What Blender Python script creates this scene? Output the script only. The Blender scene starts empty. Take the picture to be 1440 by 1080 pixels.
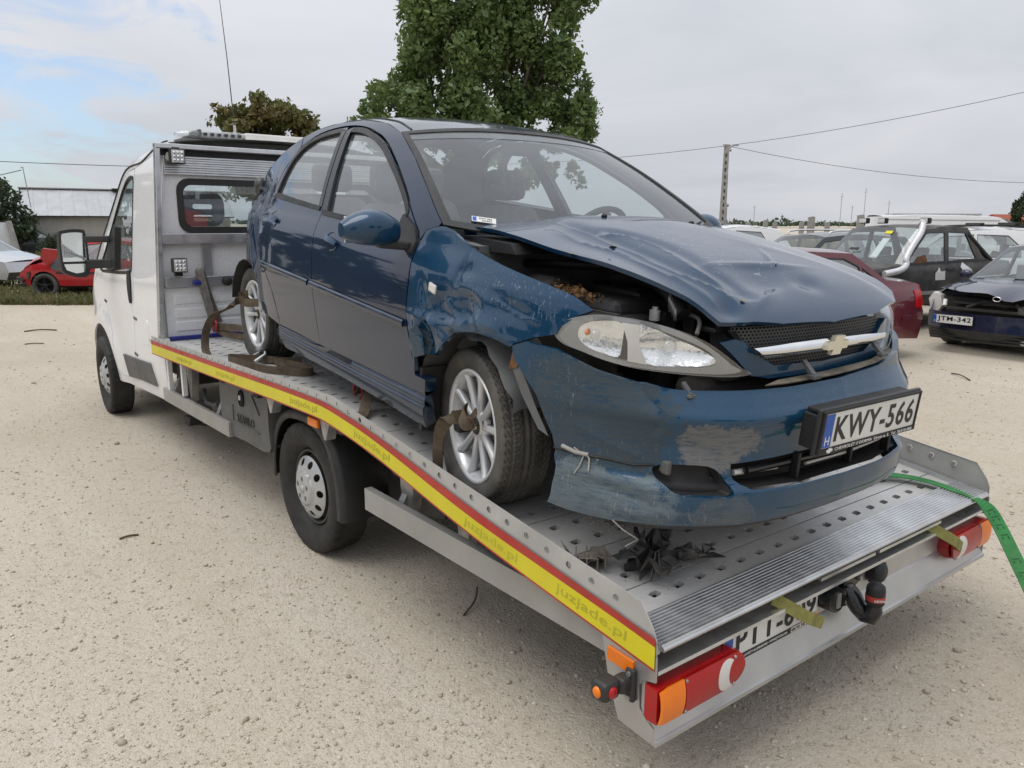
import bpy, bmesh, math, random
import numpy as np
from mathutils import Vector, Matrix
from mathutils.geometry import delaunay_2d_cdt

random.seed(7); rng = np.random.default_rng(7)
SC = bpy.context.scene
COL = SC.collection
R = math.radians

# ------------------------------------------------------------------ camera
cd = bpy.data.cameras.new('camera')
cam = bpy.data.objects.new('camera', cd); COL.objects.link(cam)
cd.sensor_width = 36.0; cd.lens = 1086.95 / 1440 * 36
cd.clip_start = .05; cd.clip_end = 6000
cam.matrix_world = Matrix(((.6415, -.15964, .75033, 3.7517),
                           (.76712, .12876, -.62845, -2.656),
                           (.00371, .97874, .20507, 1.753), (0, 0, 0, 1)))
SC.camera = cam

# ------------------------------------------------------------------ sky
SUN_EL, SUN_AZ = R(68), R(-105)          # azimuth measured from +X towards +Y
world = bpy.data.worlds.new('World'); SC.world = world; world.use_nodes = True
wn, wl = world.node_tree.nodes, world.node_tree.links
wn.clear()
def wnode(t, **k):
    n = wn.new(t)
    for a, b in k.items(): setattr(n, a, b)
    return n
def wset(n, **k):
    for a, b in k.items(): n.inputs[a.replace('_', ' ')].default_value = b
sky = wnode('ShaderNodeTexSky', sky_type='NISHITA', sun_disc=False)
sky.sun_elevation = SUN_EL; sky.sun_rotation = R(90) - SUN_AZ
sky.air_density = 1.0; sky.dust_density = 1.2; sky.ozone_density = 1.0
tc = wnode('ShaderNodeTexCoord'); sep = wnode('ShaderNodeSeparateXYZ')
wl.new(tc.outputs['Generated'], sep.inputs[0])
zz = wnode('ShaderNodeMath', operation='ADD'); zz.inputs[1].default_value = .22
wl.new(sep.outputs['Z'], zz.inputs[0])
zm = wnode('ShaderNodeMath', operation='MAXIMUM'); zm.inputs[1].default_value = .05
wl.new(zz.outputs[0], zm.inputs[0])
dx = wnode('ShaderNodeMath', operation='DIVIDE'); dy = wnode('ShaderNodeMath', operation='DIVIDE')
wl.new(sep.outputs['X'], dx.inputs[0]); wl.new(zm.outputs[0], dx.inputs[1])
wl.new(sep.outputs['Y'], dy.inputs[0]); wl.new(zm.outputs[0], dy.inputs[1])
cmb = wnode('ShaderNodeCombineXYZ')
wl.new(dx.outputs[0], cmb.inputs[0]); wl.new(dy.outputs[0], cmb.inputs[1])
n1 = wnode('ShaderNodeTexNoise'); wset(n1, Scale=.9, Detail=7.0, Roughness=.52, Distortion=.5)
n2 = wnode('ShaderNodeTexNoise'); wset(n2, Scale=2.3, Detail=8.0, Roughness=.55, Distortion=.8)
wl.new(cmb.outputs[0], n1.inputs['Vector']); wl.new(cmb.outputs[0], n2.inputs['Vector'])
# the gap in the cloud layer low on the left
gap = wnode('ShaderNodeVectorMath', operation='DOT_PRODUCT')
g0 = Vector((-.985, .03, .075)).normalized(); gap.inputs[1].default_value = g0
nrm = wnode('ShaderNodeVectorMath', operation='NORMALIZE')
wl.new(tc.outputs['Generated'], nrm.inputs[0]); wl.new(nrm.outputs[0], gap.inputs[0])
ga = wnode('ShaderNodeMath', operation='MULTIPLY_ADD'); ga.inputs[1].default_value = .30; ga.inputs[2].default_value = -.14
wl.new(n2.outputs['Fac'], ga.inputs[0])
gs = wnode('ShaderNodeMath', operation='ADD'); wl.new(gap.outputs['Value'], gs.inputs[0]); wl.new(ga.outputs[0], gs.inputs[1])
gm = wnode('ShaderNodeMapRange'); gm.interpolation_type = 'SMOOTHSTEP'
wset(gm, From_Min=.965, From_Max=1.03, To_Min=1.0, To_Max=.30)
wl.new(gs.outputs[0], gm.inputs['Value'])
# light and dark of the cloud layer itself
cr = wnode('ShaderNodeValToRGB')
e = cr.color_ramp.elements
e[0].position = .33; e[0].color = (5.9, 6.15, 6.7, 1); e[1].position = .64; e[1].color = (7.3, 7.45, 7.9, 1)
wl.new(n1.outputs['Fac'], cr.inputs['Fac'])
mx = wnode('ShaderNodeMix', data_type='RGBA')
wl.new(gm.outputs['Result'], mx.inputs['Factor'])
hs = wnode('ShaderNodeMix', data_type='RGBA', blend_type='MULTIPLY'); hs.inputs['Factor'].default_value = 1
hs.inputs[7].default_value = (1.32, 1.48, 1.66, 1)
wl.new(sky.outputs[0], hs.inputs[6]); wl.new(hs.outputs[2], mx.inputs[6]); 
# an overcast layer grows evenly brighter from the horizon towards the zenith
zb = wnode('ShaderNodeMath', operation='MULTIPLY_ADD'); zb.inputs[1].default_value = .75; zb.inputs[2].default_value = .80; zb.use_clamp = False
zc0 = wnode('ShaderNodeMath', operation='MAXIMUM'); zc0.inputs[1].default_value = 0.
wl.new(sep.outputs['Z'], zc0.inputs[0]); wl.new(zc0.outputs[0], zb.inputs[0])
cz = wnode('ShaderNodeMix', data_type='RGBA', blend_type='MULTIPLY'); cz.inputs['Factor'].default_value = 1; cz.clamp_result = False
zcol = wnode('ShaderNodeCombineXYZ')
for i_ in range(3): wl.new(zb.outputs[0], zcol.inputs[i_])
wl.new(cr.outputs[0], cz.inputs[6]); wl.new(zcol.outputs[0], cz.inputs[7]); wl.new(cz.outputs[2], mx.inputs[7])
bg = wnode('ShaderNodeBackground'); bg.inputs['Strength'].default_value = .109
wo = wnode('ShaderNodeOutputWorld')
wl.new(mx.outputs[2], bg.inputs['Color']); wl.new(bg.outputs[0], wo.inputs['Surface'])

sd = bpy.data.lights.new('sun', 'SUN'); sun = bpy.data.objects.new('sun', sd); COL.objects.link(sun)
sd.energy = 1.75; sd.angle = R(44); sd.color = (1, .975, .93)
sv = Vector((math.cos(SUN_AZ) * math.cos(SUN_EL), math.sin(SUN_AZ) * math.cos(SUN_EL), math.sin(SUN_EL)))
sun.rotation_euler = sv.to_track_quat('Z', 'Y').to_euler(); sun.location = (0, 0, 30)

vs = SC.view_settings
SC.display_settings.display_device = 'sRGB'
vs.view_transform = 'Standard'; vs.look = 'None'; vs.exposure = 0; vs.gamma = 1; vs.use_curve_mapping = False
SC.render.engine = 'CYCLES'
SC.cycles.use_denoising = True
SC.cycles.max_bounces = 10; SC.cycles.transparent_max_bounces = 24
SC.cycles.glossy_bounces = 4; SC.cycles.diffuse_bounces = 3; SC.cycles.transmission_bounces = 4
SC.cycles.caustics_reflective = False; SC.cycles.caustics_refractive = False

# ------------------------------------------------------------------ materials
MATS = {}
class NB:
    """small node builder for one material"""
    def __init__(s, name):
        s.m = bpy.data.materials.new(name); s.m.use_nodes = True
        s.t = s.m.node_tree; s.b = s.t.nodes['Principled BSDF']; s.out = s.t.nodes['Material Output']
        s.co = None
        MATS[name] = s.m
    def n(s, typ, ins=None, **k):
        x = s.t.nodes.new(typ)
        for a, b in k.items(): setattr(x, a, b)
        for a, b in (ins or {}).items():
            if hasattr(b, 'links'): s.t.links.new(b, x.inputs[a])
            else: x.inputs[a].default_value = b
        return x
    def obj(s):
        if s.co is None: s.co = s.n('ShaderNodeTexCoord').outputs['Object']
        return s.co
    def noise(s, scale, detail=4, rough=.55, dist=0., vec=None, stretch=None):
        v = vec or s.obj()
        if stretch: v = s.n('ShaderNodeMapping', {0: v, 3: stretch}).outputs[0]
        return s.n('ShaderNodeTexNoise', {'Vector': v, 'Scale': scale, 'Detail': detail, 'Roughness': rough, 'Distortion': dist}).outputs['Fac']
    def ramp(s, fac, *st):
        x = s.n('ShaderNodeValToRGB', {0: fac}); el = x.color_ramp.elements
        while len(el) < len(st): el.new(.5)
        for q, (p, c) in zip(el, st):
            q.position = p; q.color = (c, c, c, 1) if not hasattr(c, '__len__') else (*c, 1)
        return x.outputs[0]
    def mix(s, f, a, b, mode='MIX'):
        x = s.n('ShaderNodeMix', data_type='RGBA', blend_type=mode)
        for i, v in ((0, f), (6, a), (7, b)):
            if hasattr(v, 'links'): s.t.links.new(v, x.inputs[i])
            else: x.inputs[i].default_value = ((*v, 1) if hasattr(v, '__len__') else v) if i else v
        return x.outputs[2]
    def math(s, op, a, b=0., c=0.):
        x = s.n('ShaderNodeMath', operation=op)
        for i, v in enumerate((a, b, c)):
            if hasattr(v, 'links'): s.t.links.new(v, x.inputs[i])
            else: x.inputs[i].default_value = v
        return x.outputs[0]
    def set(s, **k):
        for a, v in k.items():
            a = a.replace('_', ' ')
            if hasattr(v, 'links'): s.t.links.new(v, s.b.inputs[a])
            else: s.b.inputs[a].default_value = (*v, 1) if hasattr(v, '__len__') and len(v) == 3 else v
    def bump(s, h, strength=.3, dist=.01):
        s.t.links.new(s.n('ShaderNodeBump', {'Height': h, 'Strength': strength, 'Distance': dist}).outputs[0], s.b.inputs['Normal'])

def mat(name, col, rough=.5, metal=0., var=.12, vscale=6, bump=0., bscale=60, coat=0., spec=.5, dirt=0., dcol=(.30, .25, .19), dscale=3, **k):
    """plain surface with a little uneven colour, grain and dirt"""
    s = NB(name)
    c2 = tuple(max(0, x * (1 - 2 * var)) for x in col); c1 = tuple(x * (1 + var) for x in col)
    base = s.ramp(s.noise(vscale, 5), (.3, c2), (.7, c1))
    if dirt:
        f = s.ramp(s.noise(dscale, 8, .65), (.42, 0.), (.75, dirt))
        base = s.mix(f, base, dcol)
    s.set(Base_Color=base, Metallic=metal, Coat_Weight=coat, Specular_IOR_Level=spec)
    rr = s.ramp(s.noise(vscale * 2.3, 4), (.3, max(0, rough - .08)), (.7, min(1, rough + .08)))
    s.set(Roughness=rr)
    if bump: s.bump(s.noise(bscale, 3), bump, .004)
    for a, v in k.items(): s.set(**{a: v})
    return s.m

def glass(name, tint=(.80, .88, .87), dust=.06, dustcol=(.5, .52, .52), refl=.075, rough=0.):
    s = NB(name)
    t = s.t; t.nodes.remove(s.b)
    tr = s.n('ShaderNodeBsdfTransparent', {'Color': (*tint, 1)})
    gl = s.n('ShaderNodeBsdfGlossy', {'Color': (1, 1, 1, 1), 'Roughness': rough})
    ge = s.n('ShaderNodeNewGeometry')
    dt = s.n('ShaderNodeVectorMath', {0: ge.outputs['Normal'], 1: ge.outputs['Incoming']}, operation='DOT_PRODUCT').outputs['Value']
    k = s.math('POWER', s.math('SUBTRACT', 1., s.math('ABSOLUTE', dt)), 5.)
    fm = s.math('MINIMUM', s.math('MULTIPLY_ADD', k, .88, refl), .95)
    m1 = s.n('ShaderNodeMixShader', {0: fm, 1: tr.outputs[0], 2: gl.outputs[0]})
    df = s.n('ShaderNodeBsdfDiffuse', {'Color': (*dustcol, 1)})
    dn = s.ramp(s.noise(2.5, 7, .6), (.35, dust * .5), (.75, dust * 1.6))
    m2 = s.n('ShaderNodeMixShader', {0: dn, 1: m1.outputs[0], 2: df.outputs[0]})
    t.links.new(m2.outputs[0], s.out.inputs[0])
    return s.m

def paint(name, col, flake=.35, rough=.38, dirt=.35, dcol=(.27, .235, .19), dscale=2.2, coat=1., low=None, scuffs=(), streak=None, bumpy=0.):
    """car paint: metallic base, clear coat, road dust; scuffs = list of (centre, radius, colour, amount)"""
    s = NB(name)
    o = s.obj()
    base = s.ramp(s.noise(260, 2), (.35, tuple(x * .86 for x in col)), (.68, tuple(x * 1.18 for x in col)))
    f = s.ramp(s.noise(dscale, 9, .68), (.45, 0.), (.8, dirt))
    fine = s.ramp(s.noise(55, 5, .7), (.35, .35), (.7, 1.))
    f = s.math('MULTIPLY', f, fine)
    if low:      # mud and dust thrown up along the sills: (z bottom, z top, amount)
        sp = s.n('ShaderNodeSeparateXYZ', {0: o}).outputs[2]
        zn = s.math('ADD', sp, s.math('MULTIPLY', s.math('SUBTRACT', s.noise(5, 6, .6), .5), .22))
        lo = s.n('ShaderNodeMapRange', {'Value': zn, 'From Min': low[1], 'From Max': low[0], 'To Min': 0., 'To Max': low[2]}).outputs[0]
        lo = s.math('MULTIPLY', lo, s.ramp(s.noise(14, 6, .6, stretch=(1, 1, 2.5)), (.35, .3), (.7, 1.)))
        f = s.math('MAXIMUM', f, lo)
    cc = s.mix(f, base, dcol)
    ft = f
    for i, (c, rad, sc, amt) in enumerate(scuffs):
        v = s.n('ShaderNodeVectorMath', {0: o, 1: c}, operation='SUBTRACT').outputs[0]
        v = s.n('ShaderNodeVectorMath', {0: v, 1: tuple(1 / x for x in rad)}, operation='MULTIPLY').outputs[0]
        dlen = s.n('ShaderNodeVectorMath', {0: v}, operation='LENGTH').outputs['Value']
        dlen = s.math('ADD', dlen, s.math('MULTIPLY', s.math('SUBTRACT', s.noise(8, 10, .78), .5), 2.1))
        mk = s.n('ShaderNodeMapRange', {'Value': dlen, 'From Min': 1.02, 'From Max': .90, 'To Min': 0., 'To Max': amt}).outputs[0]
        gr = s.ramp(s.noise(14, 10, .8, .4, stretch=(1.2, 1.2, 8)), (.36, .15), (.52, 1.))
        mk = s.math('MULTIPLY', mk, gr)
        cc = s.mix(mk, cc, sc); ft = s.math('MAXIMUM', ft, mk)
    if streak:   # pale scratches: (centre, radius, stretch, amount)
        for (c, rad, st, amt) in streak:
            v = s.n('ShaderNodeVectorMath', {0: o, 1: c}, operation='SUBTRACT').outputs[0]
            v = s.n('ShaderNodeVectorMath', {0: v, 1: tuple(1 / x for x in rad)}, operation='MULTIPLY').outputs[0]
            dlen = s.n('ShaderNodeVectorMath', {0: v}, operation='LENGTH').outputs['Value']
            mk = s.n('ShaderNodeMapRange', {'Value': dlen, 'From Min': 1.1, 'From Max': .4, 'To Min': 0., 'To Max': amt}).outputs[0]
            sn = s.ramp(s.noise(26, 6, .7, 1.2, stretch=st), (.60, 0.), (.66, 1.))
            mk = s.math('MULTIPLY', mk, sn)
            cc = s.mix(mk, cc, (.55, .58, .6)); ft = s.math('MAXIMUM', ft, mk)
    inv = s.math('SUBTRACT', 1., ft)
    s.set(Base_Color=cc, Metallic=s.math('MULTIPLY', inv, flake), Coat_Roughness=.035, Coat_IOR=1.5,
          Coat_Weight=s.math('MULTIPLY', s.math('POWER', inv, 1.5), coat),
          Specular_IOR_Level=.12, Roughness=s.math('ADD', rough, s.math('MULTIPLY', ft, .45)))
    if bumpy: s.bump(s.noise(3.2, 3, .5), bumpy, .02)
    return s.m

# ------------------------------------------------------------------ mesh helpers
def link(name, me, parent=None, loc=None, m=None):
    o = bpy.data.objects.new(name, me); COL.objects.link(o)
    if m is not None and me is not None and not me.materials: me.materials.append(m)
    if parent is not None: o.parent = parent
    if loc is not None: o.location = loc
    return o
def empty(name, loc=(0, 0, 0), rz=0.):
    o = bpy.data.objects.new(name, None); COL.objects.link(o)
    o.location = loc; o.rotation_euler = (0, 0, rz); o.empty_display_size = .2
    return o
def tag(o, label=None, cat=None, group=None, kind=None):
    if label: o['label'] = label
    if cat: o['category'] = cat
    if group: o['group'] = group
    if kind: o['kind'] = kind
    return o
def mesh_np(name, v, f4, smooth=True, uv=None):
    """mesh from arrays of equal-length faces"""
    v = np.asarray(v, np.float32); f4 = np.asarray(f4, np.int32); k = f4.shape[1]
    me = bpy.data.meshes.new(name)
    me.vertices.add(len(v)); me.vertices.foreach_set('co', v.ravel())
    me.loops.add(f4.size); me.loops.foreach_set('vertex_index', f4.ravel())
    me.polygons.add(len(f4)); me.polygons.foreach_set('loop_start', np.arange(0, f4.size, k, dtype=np.int32))
    me.polygons.foreach_set('use_smooth', np.full(len(f4), smooth))
    me.update(calc_edges=True); me.validate()
    return me

class MB:
    """collects shapes into one mesh object"""
    def __init__(s): s.v = []; s.f = []; s.sm = []; s.mi = []; s.cur = 0
    def add(s, v, f, smooth=False, M=None):
        b = len(s.v)
        for p in v: s.v.append(tuple(M @ Vector(p)) if M is not None else tuple(p))
        for q in f: s.f.append([b + i for i in q]); s.sm.append(smooth); s.mi.append(s.cur)
        return s
    def box(s, c, d, bev=0., M=None, rot=None):
        bm = bmesh.new(); bmesh.ops.create_cube(bm, size=1)
        for v in bm.verts: v.co = Vector((v.co.x * d[0], v.co.y * d[1], v.co.z * d[2]))
        if bev: bmesh.ops.bevel(bm, geom=bm.edges[:], offset=bev, segments=2, profile=.5, affect='EDGES')
        X = Matrix.Translation(c)
        if rot is not None: X = X @ (rot.to_4x4() if hasattr(rot, 'to_4x4') else rot)
        if M is not None: X = M @ X
        bm.verts.index_update()
        s.add([v.co for v in bm.verts], [[v.index for v in f.verts] for f in bm.faces], False, X); bm.free(); return s
    def bar(s, a, b, w, h, bev=0., up=(0, 0, 1)):
        a, b = Vector(a), Vector(b); d = b - a; x = d.normalized(); u = Vector(up)
        y = u.cross(x)
        if y.length < 1e-4: y = Vector((0, 1, 0))
        y.normalize(); z = x.cross(y)
        M = Matrix((x, y, z)).transposed().to_4x4(); M.translation = (a + b) / 2
        return s.box((0, 0, 0), (d.length, w, h), bev, M)
    def ring(s, pts, closed=True): return pts
    def loft(s, rings, closed=True, caps=False, smooth=True, loop=False):
        n = len(rings[0]); v = [p for r in rings for p in r]; f = []
        m = len(rings)
        for i in range(m if loop else m - 1):
            for j in range(n if closed else n - 1):
                a = i * n + j; b = i * n + (j + 1) % n; i2 = (i + 1) % m
                f.append([a, b, i2 * n + (j + 1) % n, i2 * n + j])
        s.add(v, f, smooth)
        if caps: s.add(rings[0], [list(range(n))[::-1]]); s.add(rings[-1], [list(range(n))])
        return s
    def tube(s, path, r, n=8, caps=True, smooth=True):
        path = [Vector(p) for p in path]; rings = []; prev = None
        for i, p in enumerate(path):
            t = (path[min(i + 1, len(path) - 1)] - path[max(i - 1, 0)]).normalized()
            if prev is None:
                u = t.cross(Vector((0, 0, 1)))
                if u.length < 1e-3: u = t.cross(Vector((0, 1, 0)))
            else: u = prev - t * prev.dot(t)
            u.normalize(); prev = u; w = t.cross(u); rr = r[i] if hasattr(r, '__len__') else r
            rings.append([p + u * math.cos(2 * math.pi * k / n) * rr + w * math.sin(2 * math.pi * k / n) * rr for k in range(n)])
        return s.loft(rings, True, caps, smooth)
    def ribbon(s, path, width, thick, side):
        """flat strap along a path; side = cross direction(s)"""
        path = [Vector(p) for p in path]; rings = []
        for i, p in enumerate(path):
            t = (path[min(i + 1, len(path) - 1)] - path[max(i - 1, 0)]).normalized()
            sd_ = Vector(side[i] if hasattr(side[0], '__len__') else side)
            sd_ = (sd_ - t * sd_.dot(t)).normalized(); nn = t.cross(sd_)
            a = sd_ * width / 2; b = nn * thick / 2
            rings.append([p - a - b, p + a - b, p + a + b, p - a + b])
        s.loft(rings, True, True, False); return s
    def lathe(s, prof, n=32, M=None, smooth=True, axis='y', close=False):
        """prof: list of (radius, axial); axis y"""
        rings = []
        for (r, a) in prof:
            rings.append([Vector((r * math.cos(2 * math.pi * k / n), a, r * math.sin(2 * math.pi * k / n))) for k in range(n)])
        if axis == 'z': rings = [[Vector((p.x, p.z, p.y)) for p in q] for q in rings]
        if axis == 'x': rings = [[Vector((p.y, p.x, p.z)) for p in q] for q in rings]
        if M is not None: rings = [[M @ p for p in q] for q in rings]
        return s.loft(rings, True, False, smooth, close)
    def cyl(s, a, b, r, n=16, r2=None, caps=True): return s.tube([a, b], [r, r if r2 is None else r2], n, caps)
    def prism(s, poly, y0, y1, plane='xz', M=None):
        """extrude a flat outline"""
        def P(u, w, d): return {'xz': (u, d, w), 'yz': (d, u, w), 'xy': (u, w, d)}[plane]
        n = len(poly)
        v = [P(u, w, y0) for u, w in poly] + [P(u, w, y1) for u, w in poly]
        f = [list(range(n))[::-1], list(range(n, 2 * n))] + [[i, (i + 1) % n, n + (i + 1) % n, n + i] for i in range(n)]
        bm = bmesh.new(); vv = [bm.verts.new(p) for p in v]
        for q in f: bm.faces.new([vv[i] for i in q])
        bmesh.ops.recalc_face_normals(bm, faces=bm.faces[:])
        bm.verts.index_update()
        s.add([x.co for x in bm.verts], [[x.index for x in q.verts] for q in bm.faces], False, M); bm.free(); return s
    def ball(s, c, r, nu=12, nv=8):
        r = r if hasattr(r, '__len__') else (r, r, r)
        rings = [[Vector((c[0] + r[0] * math.sin(math.pi * i / nv) * math.cos(2 * math.pi * k / nu),
                          c[1] + r[1] * math.sin(math.pi * i / nv) * math.sin(2 * math.pi * k / nu),
                          c[2] - r[2] * math.cos(math.pi * i / nv))) for k in range(nu)] for i in range(nv + 1)]
        return s.loft(rings)
    def mesh(s, name):
        me = bpy.data.meshes.new(name); me.from_pydata(s.v, [], s.f)
        me.polygons.foreach_set('use_smooth', s.sm); me.polygons.foreach_set('material_index', s.mi)
        bm = bmesh.new(); bm.from_mesh(me); bmesh.ops.recalc_face_normals(bm, faces=bm.faces[:]); bm.to_mesh(me); bm.free()
        return me
    def build(s, name, m, parent=None, loc=None):
        me = s.mesh(name)
        for q in (m if isinstance(m, (list, tuple)) else [m]): me.materials.append(q)
        return link(name, me, parent, loc)

def crv(pts, n=6, closed=False):
    """Catmull-Rom through the points"""
    P = [np.array(p, float) for p in pts]; N = len(P); out = []
    for i in range(N if closed else N - 1):
        if closed: a, b, c, d = P[i - 1], P[i], P[(i + 1) % N], P[(i + 2) % N]
        else: a, b, c, d = P[max(i - 1, 0)], P[i], P[i + 1], P[min(i + 2, N - 1)]
        for k in range(n):
            t = k / n
            out.append(.5 * (2 * b + (c - a) * t + (2 * a - 5 * b + 4 * c - d) * t * t + (3 * b - a - 3 * c + d) * t ** 3))
    if not closed: out.append(P[-1])
    return [tuple(p) for p in out]

class PC:
    """smooth monotone curve through points"""
    def __init__(s, x, y):
        s.x = np.array(x, float); s.y = np.array(y, float); h = np.diff(s.x); dl = np.diff(s.y) / h
        m = np.zeros(len(x)); m[0] = dl[0]; m[-1] = dl[-1]
        for i in range(1, len(x) - 1):
            if dl[i - 1] * dl[i] > 0:
                w1 = 2 * h[i] + h[i - 1]; w2 = h[i] + 2 * h[i - 1]
                m[i] = (w1 + w2) / (w1 / dl[i - 1] + w2 / dl[i])
        s.m = m
    def __call__(s, t):
        t = np.asarray(t, float); tc_ = np.clip(t, s.x[0], s.x[-1])
        i = np.clip(np.searchsorted(s.x, tc_) - 1, 0, len(s.x) - 2)
        h = s.x[i + 1] - s.x[i]; u = (tc_ - s.x[i]) / h
        y = (s.y[i] * (1 + 2 * u) * (1 - u) ** 2 + h * s.m[i] * u * (1 - u) ** 2
             + s.y[i + 1] * u * u * (3 - 2 * u) + h * s.m[i + 1] * u * u * (u - 1))
        return y + np.where(t < s.x[0], (t - s.x[0]) * s.m[0], 0) + np.where(t > s.x[-1], (t - s.x[-1]) * s.m[-1], 0)

def resamp(poly, sp):
    out = []
    n = len(poly)
    for i in range(n):
        a = np.array(poly[i], float); b = np.array(poly[(i + 1) % n], float)
        L = np.linalg.norm(b - a)
        if L < 1e-6: continue
        k = max(1, int(math.ceil(L / sp)))
        for j in range(k): out.append(a + (b - a) * j / k)
    return np.array(out)
def inside(P, loops):
    r = np.zeros(len(P), bool)
    for L in loops:
        for (x1, y1), (x2, y2) in zip(L, np.roll(L, -1, 0)):
            if y1 == y2: continue
            c = (P[:, 1] < y1) != (P[:, 1] < y2)
            r ^= c & (P[:, 0] < (x2 - x1) * (P[:, 1] - y1) / (y2 - y1) + x1)
    return r
def panel(name, outer, fn, m, parent, out=(0, -1, 0), holes=(), sp=.03, hem=.012, hsp=None, back=False):
    """sheet-metal panel: a flat outline with holes, carried by a surface fn(u, v) -> xyz, edges turned in"""
    loops = [resamp(outer, sp)] + [resamp(h, hsp or sp) for h in holes]
    B = np.concatenate(loops); E = []; b = 0
    for L in loops:
        n = len(L); E += [(b + i, b + (i + 1) % n) for i in range(n)]; b += n
    lo, hi = B.min(0), B.max(0)
    gx = np.arange(lo[0], hi[0], sp); gy = np.arange(lo[1], hi[1], sp * .866)
    G = np.array([(x + (sp / 2 if j % 2 else 0), y) for j, y in enumerate(gy) for x in gx]) if len(gx) and len(gy) else np.zeros((0, 2))
    if len(G):
        G = G[inside(G, loops)]
    if len(G):
        dmin = np.full(len(G), 9.)
        for k in range(0, len(B), 200):
            dmin = np.minimum(dmin, np.sqrt(((G[:, None] - B[None, k:k + 200]) ** 2).sum(2)).min(1))
        G = G[dmin > sp * .45]
    pts = np.concatenate([B, G]) if len(G) else B
    vv, ee, ff, *_ = delaunay_2d_cdt([Vector(p) for p in pts], E, [], 0, 1e-7)
    uv = np.array([tuple(p) for p in vv]); T = np.array([f for f in ff if len(f) == 3])
    T = T[inside(uv[T].mean(1), loops)]
    e1 = uv[T[:, 1]] - uv[T[:, 0]]; e2 = uv[T[:, 2]] - uv[T[:, 0]]
    T = T[np.abs(e1[:, 0] * e2[:, 1] - e1[:, 1] * e2[:, 0]) > 1e-9]
    X = np.array(fn(uv[:, 0], uv[:, 1])); X = X.T if X.shape[0] == 3 and X.ndim == 2 and X.shape[1] != 3 else X
    h = 2e-3
    def F(u, w):
        q = np.array(fn(u, w)); return q.T if q.shape[0] == 3 else q
    X = F(uv[:, 0], uv[:, 1])
    du = F(uv[:, 0] + h, uv[:, 1]) - F(uv[:, 0] - h, uv[:, 1]); dv = F(uv[:, 0], uv[:, 1] + h) - F(uv[:, 0], uv[:, 1] - h)
    N = np.cross(du, dv); N /= np.linalg.norm(N, axis=1)[:, None] + 1e-12
    if (N.mean(0) @ np.array(out)) < 0: N = -N
    fn_ = np.cross(X[T[:, 1]] - X[T[:, 0]], X[T[:, 2]] - X[T[:, 0]])
    fl = (fn_ * N[T].mean(1)).sum(1) < 0; T[fl] = T[fl][:, ::-1]
    nv = len(X); V_ = [X]; NN = [N]; tris = T.tolist(); quads = []
    if hem:
        from collections import Counter
        de = {}
        for t in T:
            for a, c in ((t[0], t[1]), (t[1], t[2]), (t[2], t[0])): de[(a, c)] = 1
        bd = [(a, c) for (a, c) in de if (c, a) not in de]
        ids = sorted({a for e_ in bd for a in e_}); mp = {a: nv + i for i, a in enumerate(ids)}; k = len(ids)
        V_ += [X[ids], X[ids] - N[ids] * hem]; NN += [None, None]
        quads = [(mp[c], mp[a], mp[a] + k, mp[c] + k) for a, c in bd]
    A = np.concatenate(V_)
    me = bpy.data.meshes.new(name); me.from_pydata(A.tolist(), [], tris + quads)
    me.polygons.foreach_set('use_smooth', [True] * len(tris) + [False] * len(quads))
    me.update()
    nl = np.zeros((len(me.loops), 3), np.float32); li = np.zeros(len(me.loops), np.int32)
    me.loops.foreach_get('vertex_index', li)
    for p in me.polygons[len(tris):] if quads else ():
        nl[p.loop_start:p.loop_start + p.loop_total] = p.normal
    k3 = len(tris) * 3; nl[:k3] = N[li[:k3]]
    me.normals_split_custom_set(nl.tolist())
    o = link(name, me, parent, None, m)
    return o
def gridm(name, P, m, parent, out=None, thick=0.):
    """smooth sheet from an (n, m, 3) array of points"""
    P = np.asarray(P, float); a, b = P.shape[:2]
    idx = np.arange(a * b).reshape(a, b)
    f = np.stack([idx[:-1, :-1], idx[1:, :-1], idx[1:, 1:], idx[:-1, 1:]], -1).reshape(-1, 4)
    v = P.reshape(-1, 3)
    if out is not None:
        q = f[len(f) // 2]; nn = np.cross(v[q[1]] - v[q[0]], v[q[3]] - v[q[0]])
        if nn @ np.array(out) < 0: f = f[:, ::-1]
    me = mesh_np(name, v, f)
    return link(name, me, parent, None, m)

_txt = {}
def text_mesh(s, height, width=None, ext=.0008, spacing=1., bold=0.):
    cu = bpy.data.curves.new('lettering', 'FONT'); cu.body = s; cu.size = 1; cu.extrude = 0.02; cu.space_character = spacing
    cu.resolution_u = 3; cu.offset = bold
    ob = bpy.data.objects.new('lettering', cu); COL.objects.link(ob)
    bpy.context.view_layer.update()
    me = bpy.data.meshes.new_from_object(ob.evaluated_get(bpy.context.evaluated_depsgraph_get()))
    bpy.data.objects.remove(ob); bpy.data.curves.remove(cu)
    v = np.zeros(len(me.vertices) * 3, np.float32); me.vertices.foreach_get('co', v); v = v.reshape(-1, 3)
    lo, hi = v.min(0), v.max(0)
    sy = height / (hi[1] - lo[1]); sx = width / (hi[0] - lo[0]) if width else sy
    v[:, 0] = (v[:, 0] - (lo[0] + hi[0]) / 2) * sx; v[:, 1] = (v[:, 1] - (lo[1] + hi[1]) / 2) * sy; v[:, 2] *= ext / .02
    me.vertices.foreach_set('co', v.ravel()); me.update()
    return me
def text(name, s, height, M, m, parent, width=None, ext=.0008, spacing=1.):
    me = text_mesh(s, height, width, ext, spacing, .018 if name == 'plate_number' else 0.); me.materials.clear(); me.transform(M)
    return link(name, me, parent, None, m)
def frame_M(o, x, y):
    x = Vector(x).normalized(); y = Vector(y); y = (y - x * y.dot(x)).normalized(); z = x.cross(y)
    M = Matrix((x, y, z)).transposed().to_4x4(); M.translation = o
    return M
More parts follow.
